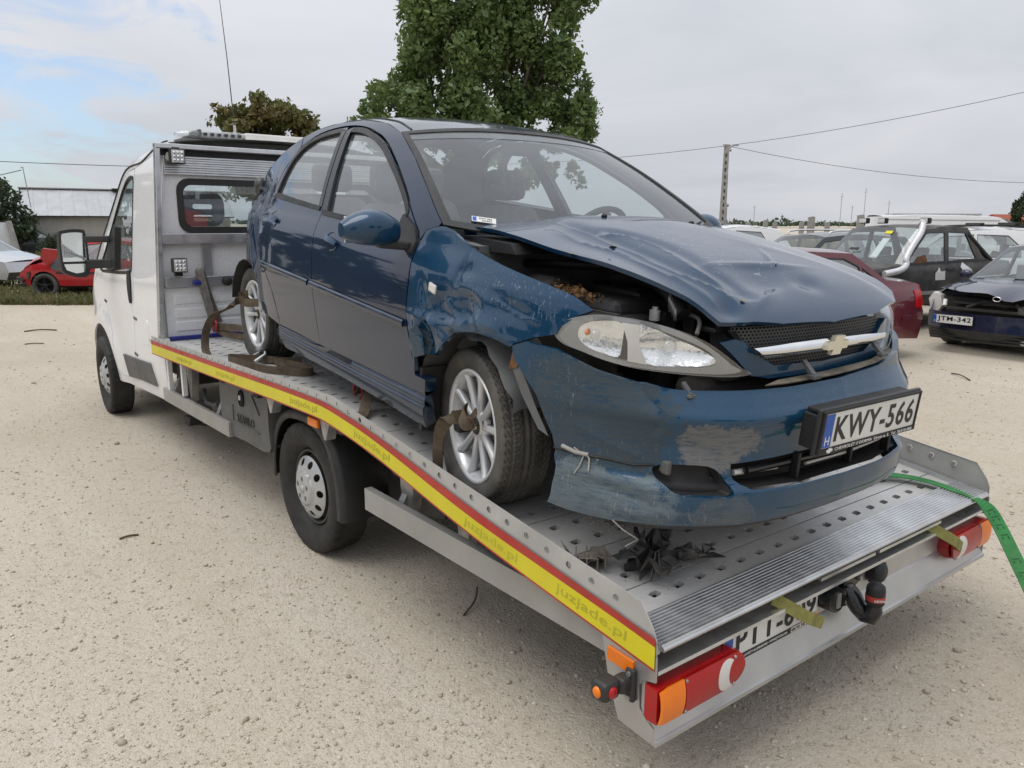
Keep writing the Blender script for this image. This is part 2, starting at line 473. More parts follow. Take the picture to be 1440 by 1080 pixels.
def copy_tree(o, parent=None):
    c = o.copy(); COL.objects.link(c)
    if parent is not None: c.parent = parent
    for ch in list(o.children): copy_tree(ch, c)
    return c

# ------------------------------------------------------------------ the materials of the place
M_white = paint('white_paint', (.79, .80, .81), flake=.0, rough=.42, dirt=.22, dcol=(.42, .38, .31), dscale=3, low=(.42, .75, .35))
M_alu = mat('aluminium', (.56, .57, .58), .42, .85, .10, 5, .12, 90, dirt=.30, dcol=(.30, .28, .25), dscale=2.5)
M_alu_br = mat('bright_aluminium', (.68, .69, .70), .33, .9, .08, 9, .05, 90, dirt=.18, dcol=(.38, .36, .33))
M_rail = mat('painted_rail', (.50, .50, .49), .45, .35, .08, 7, .0, dirt=.25, dcol=(.33, .29, .23))
M_guard = mat('grey_guard', (.40, .40, .385), .5, .45, .07, 5, dirt=.35, dcol=(.30, .27, .22))
M_steel = mat('galvanised_steel', (.43, .43, .43), .45, .75, .2, 14, .15, 60, dirt=.35, dcol=(.28, .25, .2))
M_plastic = mat('black_plastic', (.022, .023, .024), .5, 0, .15, 8, .2, 120, dirt=.16, dcol=(.16, .145, .12))
M_greypl = mat('grey_plastic', (.095, .098, .10), .55, 0, .1, 8, .25, 150, dirt=.28, dcol=(.20, .18, .15))
M_rubber = mat('rubber', (.018, .018, .018), .70, 0, .2, 9, .3, 90, dirt=.22, dcol=(.12, .105, .085), dscale=6)
M_tyrecar = mat('dusty_rubber', (.050, .049, .046), .75, 0, .2, 9, .3, 90, dirt=.55, dcol=(.19, .17, .14), dscale=4)
M_under = mat('underbody', (.03, .029, .027), .8, 0, .2, 5, dirt=.5, dcol=(.10, .085, .065))
M_rim = mat('alloy', (.66, .67, .68), .34, .35, .06, 9, dirt=.22, dcol=(.30, .27, .23), dscale=5)
M_hubcap = mat('silver_steel_wheel', (.52, .53, .54), .38, .35, .08, 9, dirt=.3, dcol=(.30, .27, .22), dscale=5)
M_chrome = mat('chrome', (.82, .83, .84), .12, 1., .03, 9, dirt=.1)
M_gold = mat('gilded_emblem', (.78, .74, .60), .30, .6, .04, 9)
M_yellow = mat('yellow_reflective', (.66, .58, .012), .38, 0, .06, 3, .05, 200, dirt=.2, dcol=(.42, .36, .10), dscale=5)
M_red = mat('red_tape', (.42, .028, .02), .42, 0, .1, 5, dirt=.2, dcol=(.3, .15, .1))
M_yprint = mat('faded_print', (.50, .46, .035), .45, 0, .1, 5)
M_amber = mat('amber_lens', (.85, .22, .01), .2, 0, .05, 5, Coat_Weight=.6) if False else mat('amber_lens', (.85, .20, .008), .22, 0, .06, 8)
M_lred = mat('red_lens', (.40, .008, .010), .15, 0, .12, 8, .15, 140)
M_lwhite = mat('white_lens', (.68, .66, .63), .2, 0, .05, 8, .15, 140)
M_bluecap = mat('blue_tape', (.02, .03, .24), .45)
M_redhook = mat('red_steel', (.32, .02, .03), .45, .2, .1, 5)
M_text = mat('black_lettering', (.012, .012, .012), .5, 0, .05)
M_wtext = mat('white_lettering', (.75, .75, .75), .5, 0, .03)
M_plate = mat('plate_white', (.70, .70, .68), .38, 0, .04, 12, dirt=.12, dcol=(.42, .38, .32))
M_eublue = mat('plate_blue', (.012, .09, .42), .4, 0, .05)
M_black = mat('matt_black', (.012, .012, .013), .6, 0, .1)
M_gloss = mat('gloss_black', (.010, .011, .012), .18, 0, .1, dirt=.12, dcol=(.1, .1, .09))
M_seal = mat('rubber_seal', (.016, .016, .017), .5, 0, .1, dirt=.2, dcol=(.09, .085, .075))
M_glass = glass('car_glass', (.87, .93, .92), .08, refl=.20)
M_screen = glass('windscreen_glass', (.84, .91, .91), .06, (.52, .57, .59), refl=.10)
M_clear = glass('lamp_glass', (.97, .98, .98), .03, (.6, .6, .6), refl=.12)
M_tint = glass('dark_glass', (.25, .29, .29), .05)
M_mirror = mat('mirror_glass', (.75, .8, .8), .03, 1., .02)
M_seat = mat('seat_cloth', (.16, .165, .17), .85, 0, .15, 20)
M_trim = mat('grey_trim', (.15, .155, .16), .7, 0, .1, 9)
M_strap = mat('brown_webbing', (.085, .060, .038), .9, 0, .25, 22, .8, 240, dirt=.5, dcol=(.20, .165, .11), dscale=9)
M_strapg = mat('grey_webbing', (.20, .19, .175), .9, 0, .2, 22, .6, 240)
M_olive = mat('olive_webbing', (.26, .25, .07), .85, 0, .2, 20, .6, 200, dirt=.4, dcol=(.2, .17, .1))
M_green = mat('green_webbing', (.026, .185, .045), .75, 0, .18, 14, .7, 260, dirt=.2, dcol=(.12, .24, .09))
M_gprint = mat('dark_green_print', (.012, .075, .02), .8)
M_leaf_dry = mat('dry_leaves', (.15, .075, .026), .85, 0, .4, 30)
M_rust = mat('rust', (.17, .075, .025), .85, 0, .35, 25, .3, 60)
M_concrete = mat('concrete', (.33, .32, .30), .85, 0, .15, 6, .4, 40)
M_wire = mat('dark_wire', (.05, .05, .055), .6)
M_amb_off = mat('led_face', (.62, .63, .62), .3, 0, .3, 60)
M_redp = paint('red_paint', (.42, .018, .022), .1, .4, .3, scuffs=())
M_maroon = paint('maroon_paint', (.115, .012, .022), .35, .35, .25, dcol=(.22, .16, .14))
M_navy = paint('navy_paint', (.012, .018, .05), .4, .35, .3)
M_silver = paint('silver_paint', (.50, .52, .54), .6, .38, .25)
M_dgrey = paint('dark_grey_paint', (.035, .040, .045), .4, .38, .3)
M_dullblack = mat('weathered_black_paint', (.050, .048, .047), .62, 0, .3, 4, .2, 30, dirt=.55, dcol=(.14, .12, .095), dscale=2)
M_whitecar = paint('white_car_paint', (.70, .71, .72), 0, .4, .15)
M_blue = paint('blue_paint_darkened', (.002, .016, .046), flake=.14, rough=.45, dirt=.05, low=(.20, .40, .55), dcol=(.17, .17, .165))  # darker copy of the car blue; dark door reflections put into the colour
M_blue_f = paint('blue_paint_fender', (.004, .040, .092), flake=.20, rough=.43, dirt=.08, dcol=(.19, .19, .185),
    scuffs=[((.10, -.85, .62), (.22, .12, .09), (.055, .065, .075), .8), ((-.30, -.86, .50), (.07, .1, .12), (.10, .115, .125), .7)],
    streak=[((.28, -.78, .83), (.34, .2, .14), (5.5, 4, .9), .5), ((-.05, -.8, .78), (.25, .2, .15), (4.0, 2, 1.2), .2)], bumpy=.10)
M_blue_h = paint('blue_paint_bonnet', (.004, .030, .072), flake=.20, rough=.42, dirt=.30, dcol=(.20, .21, .235), dscale=3,  # bluish grey dust also paints in the sheen on the bonnet
    streak=[((.42, -.12, .95), (.40, .28, .3), (2.4, 1, 1), .55)], bumpy=.05)
M_blue_b = paint('blue_paint_bumper', (.004, .047, .104), flake=.20, rough=.43, dirt=.10, dcol=(.22, .21, .19), low=(.17, .27, .5),
    scuffs=[((.60, -.74, .50), (.27, .25, .20), (.062, .078, .088), .93), ((.92, -.505, .432), (.15, .135, .088), (.205, .20, .185), .85),
            ((.62, -.74, .25), (.30, .22, .10), (.15, .185, .20), .85), ((.93, -.47, .24), (.10, .10, .06), (.16, .165, .16), .45)],
    streak=[((.7, -.7, .30), (.40, .4, .16), (5, 2, .9), .42), ((.95, .1, .58), (.2, .5, .07), (1, 3, 1.6), .22), ((.45, -.80, .55), (.2, .2, .2), (4, 3, 1), .25)])
M_torn = mat('torn_plastic', (.022, .022, .024), .38, 0, .2, 9, .3, 50, dirt=.5, dcol=(.20, .18, .15), dscale=8)
M_brkt = mat('dusty_bracket', (.15, .13, .10), .7, 0, .25, 12, .3, 60, dirt=.6, dcol=(.27, .23, .17), dscale=7)
M_bark = mat('bark', (.085, .070, .055), .9, 0, .3, 5, .8, 25)
M_wood = mat('twig_wood', (.12, .085, .055), .9, 0, .3, 12)

def leafmat(name, a, b, c=None):
    s = NB(name)
    col = s.ramp(s.noise(.55, 4, .6), (.34, a), (.52, tuple((x + y) / 2 for x, y in zip(a, b))), (.68, b))
    if c is not None: col = s.mix(s.ramp(s.noise(.9, 5, .6), (.46, 0.), (.60, .9)), col, c)
    fine = s.noise(7, 2); col = s.mix(s.ramp(fine, (.35, 0.), (.7, .45)), col, tuple(x * 1.5 for x in b))
    s.t.nodes.remove(s.b)
    d = s.n('ShaderNodeBsdfDiffuse', {'Color': col}); t = s.n('ShaderNodeBsdfTranslucent', {'Color': col})
    g = s.n('ShaderNodeBsdfGlossy', {'Color': (.6, .65, .7, 1), 'Roughness': .45})
    m1 = s.n('ShaderNodeMixShader', {0: .30, 1: d.outputs[0], 2: t.outputs[0]})
    m2 = s.n('ShaderNodeMixShader', {0: .05, 1: m1.outputs[0], 2: g.outputs[0]})
    s.t.links.new(m2.outputs[0], s.out.inputs[0])
    return s.m
L_poplar = leafmat('poplar_leaves', (.080, .130, .042), (.160, .215, .066))
L_chest = leafmat('chestnut_leaves', (.085, .105, .032), (.150, .155, .050), (.165, .110, .040))
L_dark = leafmat('dark_leaves', (.022, .036, .015), (.045, .066, .024))
L_weed = leafmat('weed_leaves', (.060, .085, .022), (.11, .125, .035))
L_grass = leafmat('grass_blades', (.085, .090, .028), (.15, .14, .05), (.20, .165, .075))

def ground_material():
    s = NB('sandy_gravel')
    o = s.obj()
    big = s.noise(.10, 5, .6); mid = s.noise(.7, 6, .6); grit = s.noise(38, 4, .7); fine = s.noise(120, 3, .7)
    c = s.ramp(mid, (.30, (.428, .374, .302)), (.70, (.530, .475, .396)))
    c = s.mix(s.ramp(big, (.42, 0.), (.60, .75)), c, (.585, .532, .452))
    mo = s.noise(13, 6, .72); c = s.mix(s.ramp(mo, (.30, .55), (.48, 0.)), c, (.30, .25, .185)); c = s.mix(s.ramp(mo, (.54, 0.), (.70, .45)), c, (.55, .49, .40))
    c = s.mix(s.ramp(grit, (.30, .6), (.46, 0.)), c, (.30, .25, .19))
    c = s.mix(s.ramp(grit, (.58, 0.), (.72, .75)), c, (.64, .585, .49))
    c = s.mix(s.ramp(fine, (.35, .35), (.55, 0.)), c, (.28, .235, .18))
    trk = s.ramp(s.noise(1.6, 5, .55, stretch=(.12, 1.3, 1)), (.40, 0.), (.66, .40)); c = s.mix(trk, c, (.43, .365, .275))
    st = s.ramp(s.noise(.33, 4, .6), (.64, 0.), (.76, .55))
    c = s.mix(st, c, (.24, .195, .14))
    vor = s.n('ShaderNodeTexVoronoi', {'Vector': o, 'Scale': 62.}); vor2 = s.n('ShaderNodeTexVoronoi', {'Vector': o, 'Scale': 150.})
    v1 = s.math('SUBTRACT', 1., vor.outputs['Distance']); v2 = s.math('SUBTRACT', 1., vor2.outputs['Distance'])
    h = s.math('ADD', s.math('MULTIPLY', v1, .6), s.math('ADD', s.math('MULTIPLY', v2, .5), s.math('ADD', s.math('MULTIPLY', fine, .5), s.math('MULTIPLY', mid, 3.))))
    s.set(Base_Color=c, Roughness=.95, Specular_IOR_Level=.15)
    s.bump(h, .62, .011)
    return s.m
M_ground = ground_material()

# ================================================================== GROUND AND SURROUNDINGS
def view(px, D, z=0.):
    """a place on the plain: sideways pixel of the photograph's horizon and distance ahead -> world point (survey of the yard)"""
    l = (px - 720) * D * 9.0e-4
    return Vector((3.752 - .7666 * D + .6421 * l, -2.656 + .6421 * D + .7666 * l, z))
FWD = Vector((-.7666, .6421, 0)); RGT = Vector((.6421, .7666, 0))
g = MB(); S_ = 3000
g.add([(-S_, -S_, 0), (S_, -S_, 0), (S_, S_, 0), (-S_, S_, 0)], [(0, 1, 2, 3)])
tag(g.build('ground', M_ground), kind='structure')
# loose stones on the sandy yard, thick near the camera
def stones(n, rmin, rmax, size, seed):
    r_ = np.random.default_rng(seed)
    ico = bmesh.new(); bmesh.ops.create_icosphere(ico, subdivisions=1, radius=1); iv = np.array([v.co[:] for v in ico.verts]); ifc = np.array([[v.index for v in f.verts] for f in ico.faces]); ico.free()
    D = rmin + (rmax - rmin) * r_.random(n) ** 1.4
    px = r_.uniform(-80, 1520, n)
    l = (px - 720) * D * 9.4e-4
    P = np.stack([3.752 - .7666 * D + .6421 * l, -2.656 + .6421 * D + .7666 * l], -1)
    s_ = size * np.exp(r_.normal(0, .55, n)); s_ = np.minimum(s_, size * 4)
    sc = s_[:, None] * r_.uniform(.65, 1.25, (n, 3)) * np.array([1, 1, .7])
    th = r_.uniform(0, 6.283, n)
    V_ = iv[None] * (1 + r_.normal(0, .13, (n, len(iv), 1))) * sc[:, None]
    c, q = np.cos(th)[:, None], np.sin(th)[:, None]
    X = V_[..., 0] * c - V_[..., 1] * q + P[:, 0:1]; Y = V_[..., 0] * q + V_[..., 1] * c + P[:, 1:2]; Z = V_[..., 2] + (s_ * .25)[:, None]
    v = np.stack([X, Y, Z], -1).reshape(-1, 3); f = (ifc[None] + (np.arange(n) * len(iv))[:, None, None]).reshape(-1, 3)
    return mesh_np('gravel', v, f, True)
M_stone = NB('loose_stone'); 
def _stone():
    s = M_stone; gi = s.n('ShaderNodeNewGeometry').outputs['Random Per Island']
    c = s.ramp(gi, (0., (.33, .28, .215)), (.35, (.44, .385, .305)), (.7, (.52, .46, .37)), (1., (.64, .59, .51)))
    s.set(Base_Color=s.mix(s.ramp(s.noise(60, 4), (.4, .0), (.7, .4)), c, (.30, .25, .19)), Roughness=.95, Specular_IOR_Level=.2)
    return s.m
M_stone = _stone()
for n, a, b, sz, sd_ in ((34000, 2.0, 9, .0027, 1), (3500, 2.0, 14, .0042, 2), (140, 2.6, 12, .0085, 3), (2500, 8, 20, .006, 4)):
    tag(link('gravel', stones(n, a, b, sz, sd_), None, None, M_stone), 'loose pale stones scattered over the sandy yard', None, None, 'stuff')
# twigs on the ground
def twig(pts, r_, label):
    mb = MB(); mb.tube(crv(pts, 3), r_, 5); o = mb.build('twig', M_wood); tag(o, label, 'twig', 'dry twigs on the sandy yard')
def gp(px, py):
    """ground point seen at a photo pixel"""
    r_, u_, f_ = Vector((.6415, .76712, .00371)), Vector((-.15964, .12876, .97874)), Vector((-.75033, .62845, -.20507))
    d_ = r_ * ((px - 720) / 1086.95) - u_ * ((py - 540) / 1086.95) + f_; c_ = Vector((3.7517, -2.656, 1.753))
    return c_ + d_ * (-c_.z / d_.z)
a, b, c_ = gp(671, 834), gp(668, 851), gp(652, 867)
twig([a + Vector((0, 0, .03)), b + Vector((0, 0, .025)), c_ + Vector((0, 0, .006))], .005, 'thin brown twig on the gravel below the rear side guard')
a, b = gp(168, 759), gp(195, 753)
twig([a + Vector((0, 0, .006)), (a + b) / 2 + Vector((0, 0, .012)), b + Vector((0, 0, .006))], .006, 'short dark twig on open gravel left of the rear wheel')
a, b, c_ = gp(275, 596), gp(285, 600), gp(300, 598)
twig([a + Vector((0, 0, .008)), b + Vector((0, 0, .02)), c_ + Vector((0, 0, .01))], .009, 'bent dark twig on the ground below the front side guard')
a, b = gp(34, 467), gp(80, 465)
twig([a + Vector((0, 0, .01)), (a + b) / 2 + Vector((0, 0, .03)), b + Vector((0, 0, .01))], .011, 'long grey stick lying on the yard left of the truck front wheel')
a, b = gp(35, 485), gp(62, 484)
twig([a + Vector((0, 0, .01)), (a + b) / 2 + Vector((0, 0, .02)), b + Vector((0, 0, .01))], .008, 'small stick lying just in front of the long grey stick')
a, b = gp(1338, 526), gp(1364, 536)
twig([a + Vector((0, 0, .01)), (a + b) / 2 + Vector((0, 0, .03)), b + Vector((0, 0, .01))], .008, 'short dark stick on the gravel in front of the navy wreck')

# ---- foliage
def leaves(n, clumps, size, seed, flat=.0, shell=.55):
    """leaf-sized faces spread through ellipsoid clumps: (centre, radii)"""
    r_ = np.random.default_rng(seed)
    C_ = np.array([c for c, q in clumps], float); Q = np.array([q for c, q in clumps], float)
    w_ = (Q[:, 0] * Q[:, 1] * Q[:, 2]) ** .75; k = r_.choice(len(C_), n, p=w_ / w_.sum())
    d = r_.normal(0, 1, (n, 3)); d /= np.linalg.norm(d, axis=1)[:, None]
    rad = np.clip(shell + (1 - shell) * r_.random(n) + r_.normal(0, .10, n), 0, 1.35)[:, None]
    P = C_[k] + d * rad * Q[k]
    a = r_.normal(0, 1, (n, 3)) + d * .4; a /= np.linalg.norm(a, axis=1)[:, None]
    b = np.cross(a, r_.normal(0, 1, (n, 3)) + np.array([0, 0, flat * 6])); b /= np.linalg.norm(b, axis=1)[:, None]
    s_ = (size * np.clip(np.exp(r_.normal(-.08, .38, n)), .4, 1.9))[:, None]
    v = np.stack([P - a * s_, P + b * s_ * .55 + a * s_ * .1, P + a * s_, P - b * s_ * .55 + a * s_ * .1], 1).reshape(-1, 3)
    return mesh_np('crown', v, np.arange(4 * n).reshape(-1, 4), False)
def tree(name, label, loc, h, trunk_r, clumps, n, size, m, seed, group=None, limbs=6, cat='tree', th=.6):
    t = empty(name, loc); tag(t, label, cat, group)
    r_ = random.Random(seed); mb = MB()
    mb.tube([(0, 0, -.1), (.05, 0, h * .25), (-.04, .05, h * .55), (0, 0, h * th + h * .2)], [trunk_r * 1.25, trunk_r, trunk_r * .7, trunk_r * .25], 9)
    for k in range(limbs):
        c = Vector(clumps[(k * 3) % len(clumps)][0]); z0 = min(h * th, max(h * .18, c.z * r_.uniform(.45, .75)))
        mid = Vector((c.x * .45, c.y * .45, (z0 + c.z) / 2)); mb.tube([(0, 0, z0), mid, c], [trunk_r * .45, trunk_r * .3, trunk_r * .1], 6)
    mb.build('trunk', M_bark, t)
    link('crown', leaves(n, clumps, size, seed), t, None, m)
    return t
def crownset(n, shape, seed, q=(1.0, 1.0, .8)):
    """clumps filling an outline: shape(z fraction) -> radius; returns centres and radii"""
    r_ = np.random.default_rng(seed); out = []
    for i in range(n):
        z0, z1, R_ = shape[0], shape[1], shape[2]
        f = r_.random(); z = z0 + (z1 - z0) * f; rad = R_(f) * math.sqrt(r_.random()) * 1.0; a = r_.uniform(0, 6.283)
        s_ = r_.uniform(.55, 1.25)
        out.append(((rad * math.cos(a), rad * math.sin(a), z), (q[0] * s_, q[1] * s_, q[2] * s_)))
    return out
# the tall poplars behind the truck: two stems side by side
# crown described across the view (u to the right) and upward
def vclumps(spec, depth, seed, sub=5, jit=.5, sx=1.):
    r_ = np.random.default_rng(seed); out = []
    for (u, z, ru, rz) in spec:
        for k in range(sub):
            dv = r_.uniform(-depth, depth); p = RGT * (u * sx + r_.normal(0, jit * ru * .7)) + FWD * dv
            s_ = r_.uniform(.40, .72); out.append(((p.x, p.y, z + r_.normal(0, jit * rz * .7)), (ru * s_, ru * s_, rz * s_)))
    return out
spec = [(-2.4, 13.2, 1.4, 2.2), (-1.6, 15.5, 1.5, 2.0), (-1.0, 14.8, 1.6, 2.4), (-2.4, 10.9, 1.6, 1.7), (-1.6, 11.6, 1.8, 1.9), (-4.4, 8.8, 1.5, 1.4), (-5.3, 7.7, 1.2, 1.2), (-2.6, 8.6, 1.8, 1.6),
        (-.8, 8.9, 1.7, 1.8), (-5.9, 6.3, 1.0, 1.0), (-4.3, 6.5, 1.5, 1.2), (-2.3, 6.4, 1.7, 1.2), (-.6, 6.2, 1.5, 1.2), (-.4, 11.6, 1.4, 1.9), (-2.3, 4.6, 1.3, .9), (-.5, 4.7, 1.1, .8), (.9, 13.6, 1.6, 2.2), (.6, 10.2, 1.5, 1.9), (.8, 7.4, 1.4, 1.5), (.9, 5.2, 1.1, .9), (.3, 15.6, 1.5, 1.8), (-4.2, 4.9, 1.0, .8)]
tree('poplar_tree', 'tall dense green poplar behind the blue car roof, left half of the pair', view(655, 45), 16, .34, vclumps(spec, 2.1, 5, sx=.93), 34000, .15, L_poplar, 11, 'poplars behind the truck', 12, th=.30)
spec = [(3.0, 12.8, 1.5, 2.4), (1.6, 14.6, 1.6, 2.3), (4.2, 14.2, 1.3, 1.8), (1.2, 11.3, 1.6, 1.9), (3.2, 10.4, 1.6, 1.8), (4.4, 10.2, 1.0, 1.5), (1.3, 8.6, 1.5, 1.7), (3.4, 8.0, 1.7, 1.5), (4.9, 8.1, 1.0, 1.3), (5.2, 6.4, .8, 1.1),
        (4.1, 6.2, 1.2, 1.1), (2.2, 6.1, 1.5, 1.2), (4.8, 4.6, .6, .8), (3.3, 4.6, .8, .9), (1.6, 4.4, .9, .8), (-.2, 12.6, 1.5, 2.0), (0, 9.6, 1.4, 1.6), (.1, 6.8, 1.3, 1.3), (2.6, 16.0, 1.6, 1.8)]
tree('poplar_tree', 'tall green poplar with sky gaps through it, right half of the pair', view(705, 46.5), 16, .32, vclumps(spec, 2.0, 6, sx=.90), 29000, .15, L_poplar, 12, 'poplars behind the truck', 11, th=.30)
spec = [(0, 6.1, 1.0, .75), (-.9, 5.9, .95, .7), (-1.9, 6.35, .75, .5), (-1.6, 5.7, .7, .5), (.9, 6.3, 1.0, .6), (1.7, 6.0, .85, .6), (2.1, 5.5, .6, .5), (-.1, 6.9, .6, .45), (-1.6, 5.0, .8, .6), (0, 5.3, 1.2, .7), (1.3, 5.0, 1.0, .7), (-.7, 6.4, .8, .5), (2.2, 4.8, .6, .5), (.1, 4.6, 1.2, .8), (-1.1, 4.1, .9, .6), (1.1, 4.1, 1.1, .7), (-1.4, 3.2, .7, .6), (0, 3.2, 1.1, .7), (1.4, 3.2, .9, .7)]
tree('chestnut_tree', 'browning chestnut tree rising behind the light bar of the tow truck', view(383, 36), 6, .2, vclumps(spec, 1.2, 7, 6), 11000, .13, L_chest, 13, th=.4)
spec = [(-.9, 3.0, .8, .7), (0, 2.3, .8, .8), (-.2, 1.4, .9, .7), (-1.3, 1.9, .9, .9), (.35, 1.2, .55, .6)]
tree('dark_tree', 'dark leafy tree at the left edge beside the white shed', view(20, 35), 3.4, .12, vclumps(spec, .9, 8, 6), 5000, .085, L_dark, 14, None, 4)
spec = [(0, 2.2, .7, .9), (.1, 3.2, .55, .8), (0, 1.3, .6, .6)]
tree('distant_tree', 'slim dark tree on the horizon at the right edge', view(1433, 120), 7.0, .2, [((p[0][0] * 2, p[0][1] * 2, p[0][2] * 1.55), tuple(q * 2 for q in p[1])) for p in vclumps(spec, .6, 9, 5)], 2500, .2, L_dark, 15, None, 3)
# shrubs
def shrub(name, label, loc, w_, h, n, size, m, seed, group=None):
    t = empty(name, loc); tag(t, label, 'shrub', group)
    r_ = np.random.default_rng(seed); cl = []
    for k in range(9):
        a = r_.uniform(0, 6.283); q = r_.uniform(0, w_ * .4); cl.append(((q * math.cos(a), q * math.sin(a), h * r_.uniform(.25, .8)), (w_ * .25, w_ * .25, h * .24)))
    link('foliage', leaves(n, cl, size, seed), t, None, m)
    mb = MB()
    for k in range(5): mb.tube([(0, 0, 0), (cl[k][0][0] * .5, cl[k][0][1] * .5, h * .3), cl[k][0]], [.02, .014, .006], 5)
    mb.build('stem', M_bark, t)
shrub('weedy_shrub', 'grey green shrub growing against the white shed wall', view(70, 31), 1.3, 1.25, 1200, .05, L_dark, 21)
shrub('yellow_shrub', 'small yellow green bush beside the concrete fence posts', view(1062, 52), 2.4, 1.45, 1100, .10, L_weed, 22)
shrub('yellow_shrub', 'low yellowish bush at the far left behind the white van', view(3, 38), 2.2, 1.7, 700, .08, L_weed, 23)
# weeds and grass along the far edge of the yard, left
def blades(n, place, h, wd, seed):
    r_ = np.random.default_rng(seed); P = np.array([place(r_) for _ in range(n)])
    th = r_.uniform(0, 6.283, n); ln = r_.uniform(.1, .7, n); hh = h * r_.uniform(.35, 1.25, n)
    side_ = np.stack([np.cos(th), np.sin(th), 0 * th], -1) * wd; le = np.stack([np.cos(th + 1.3), np.sin(th + 1.3), 0 * th], -1) * (ln * hh)[:, None]
    up = np.stack([0 * th, 0 * th, hh], -1)
    v = np.stack([P - side_, P + side_, P + up * .6 + le * .35 + side_ * .7, P + up + le], 1).reshape(-1, 3)
    return mesh_np('grass', v, np.arange(4 * n).reshape(-1, 4), False)
def strip_place(r_):
    D = 16.3 + 13 * r_.random() ** 1.8; px = r_.uniform(-160, 420); p = view(px, D); e_ = (px < 30) * r_.random() * .5
    return (p.x, p.y, 0)
tag(link('grass', blades(19000, strip_place, .17, .012, 31), None, None, L_grass), 'strip of rough dry grass around the red wreck', None, None, 'stuff')
cl = []
for k in range(300):
    D = 16.4 + 6 * random.random() ** 1.5; p = view(random.uniform(-140, 400), D); cl.append(((p.x, p.y, .06), (random.uniform(.08, .25), random.uniform(.08, .25), random.uniform(.05, .13))))
tag(link('weeds', leaves(10400, cl, .030, 33), None, None, L_weed), 'broad-leaved weeds growing in the grass by the red wreck', None, None, 'stuff')
def far_place(r_):
    D = 26 + 12 * r_.random(); p = view(r_.uniform(-60, 170), D); return (p.x, p.y, 0)
tag(link('grass', blades(4500, far_place, .42, .018, 32), None, None, L_grass), 'tall dry grass in front of the white shed', None, None, 'stuff')
def right_place(r_):
    D = 30 + 40 * r_.random(); p = view(r_.uniform(980, 1460), D); return (p.x, p.y, 0)
tag(link('grass', blades(7000, right_place, .75, .03, 35), None, None, L_grass), 'rough grass in front of the concrete fence posts', None, None, 'stuff')

# ---- metal shed on the left
shed = empty('storage_shed', view(104, 37.2)); shed.rotation_euler = (0, 0, math.atan2(RGT.y, RGT.x) + R(30)); tag(shed, 'low white shed with a ribbed grey metal roof behind the red wreck', 'shed')
M_wallw = mat('plaster', (.42, .405, .37), .9, 0, .07, 3, .2, 30, dirt=.25, dcol=(.28, .25, .21), dscale=1.2)
M_roofm = mat('roof_sheet', (.44, .45, .46), .42, .55, .06, 2, dirt=.25, dcol=(.30, .30, .30), dscale=1.3)
L0, L1, He, Hr, Dp = -2.05, 7.0, 2.05, 3.22, 4.2
mb = MB(); mb.prism([(0, 0), (0, He), (Dp / 2, Hr - .03), (Dp, He), (Dp, 0)], L0, L1, 'yz'); mb.build('wall', M_wallw, shed)
nr = 17; pw_ = (L1 - L0 + .3) / nr
for k in range(nr):
    x = L0 - .12 + pw_ * (k + .5); mb = MB()
    mb.bar((x, -.22, He - .10), (x, Dp / 2, Hr + .02), pw_ - .03, .02, 0, (0, 0, 1)); mb.bar((x + pw_ / 2, -.22, He - .085), (x + pw_ / 2, Dp / 2, Hr + .035), .035, .035)
    mb.build('roof_sheet', M_roofm, shed)
mb = MB(); mb.box(((L0 + L1) / 2, Dp / 2, Hr + .055), (L1 - L0 + .3, .25, .05)); mb.build('ridge_cap', M_guard, shed)
mb = MB(); mb.box((2.85, Dp / 2 - .1, Hr + .06), (2.1, .4, .09)); mb.build('ridge_vent', M_black, shed)
mb = MB(); mb.box(((L0 + L1) / 2, -.25, He - .12), (L1 - L0 + .3, .06, .07)); mb.build('gutter', M_seal, shed)
mb = MB(); mb.tube([(L0 - .08, Dp / 2, Hr + .02), (L0 - .08, -.22, He - .12)], .035, 6); mb.tube([(L0 - .03, -.22, He - .15), (L0 - .16, -.1, 1.75), (L0 - .05, -.05, 1.2), (L0 + .14, -.06, .1)], .03, 6); mb.build('downpipe', M_seal, shed)
mb = MB(); mb.box((2.75, -.03, 1.35), (1.4, .10, .75), .01); sw = mb.build('shutter', M_dgrey, shed)
mb = MB(); mb.box((2.75, -.11, 1.70), (1.5, .14, .07)); mb.box((2.75, -.10, .98), (1.45, .06, .05)); mb.build('shutter_frame', M_guard, sw)
for k in range(5):
    mb = MB(); mb.box((2.75, -.095, 1.08 + .13 * k), (1.36, .03, .10), .01); mb.build('shutter_slat', M_dgrey, sw)
mb = MB(); mb.tube([(L0 + .34, .5, 2.3), (L0 + .20, .5, 4.15)], .02, 6); mb.tube([(L0 + .20, .5, 4.15), (L0 + .1, .5, 4.10)], .02, 6); mb.build('mast', M_steel, shed)
lw = MB(); p0 = shed.matrix_world.copy()
mb = MB(); q0 = view(37, 37.5, 4.05); q1 = view(-60, 44, 4.1); mb.tube([q0, (q0 + q1) / 2 - Vector((0, 0, .25)), q1], .02, 5); tag(mb.build('overhead_wire', M_wire), 'wire running from the shed mast out of the left edge', 'wire')
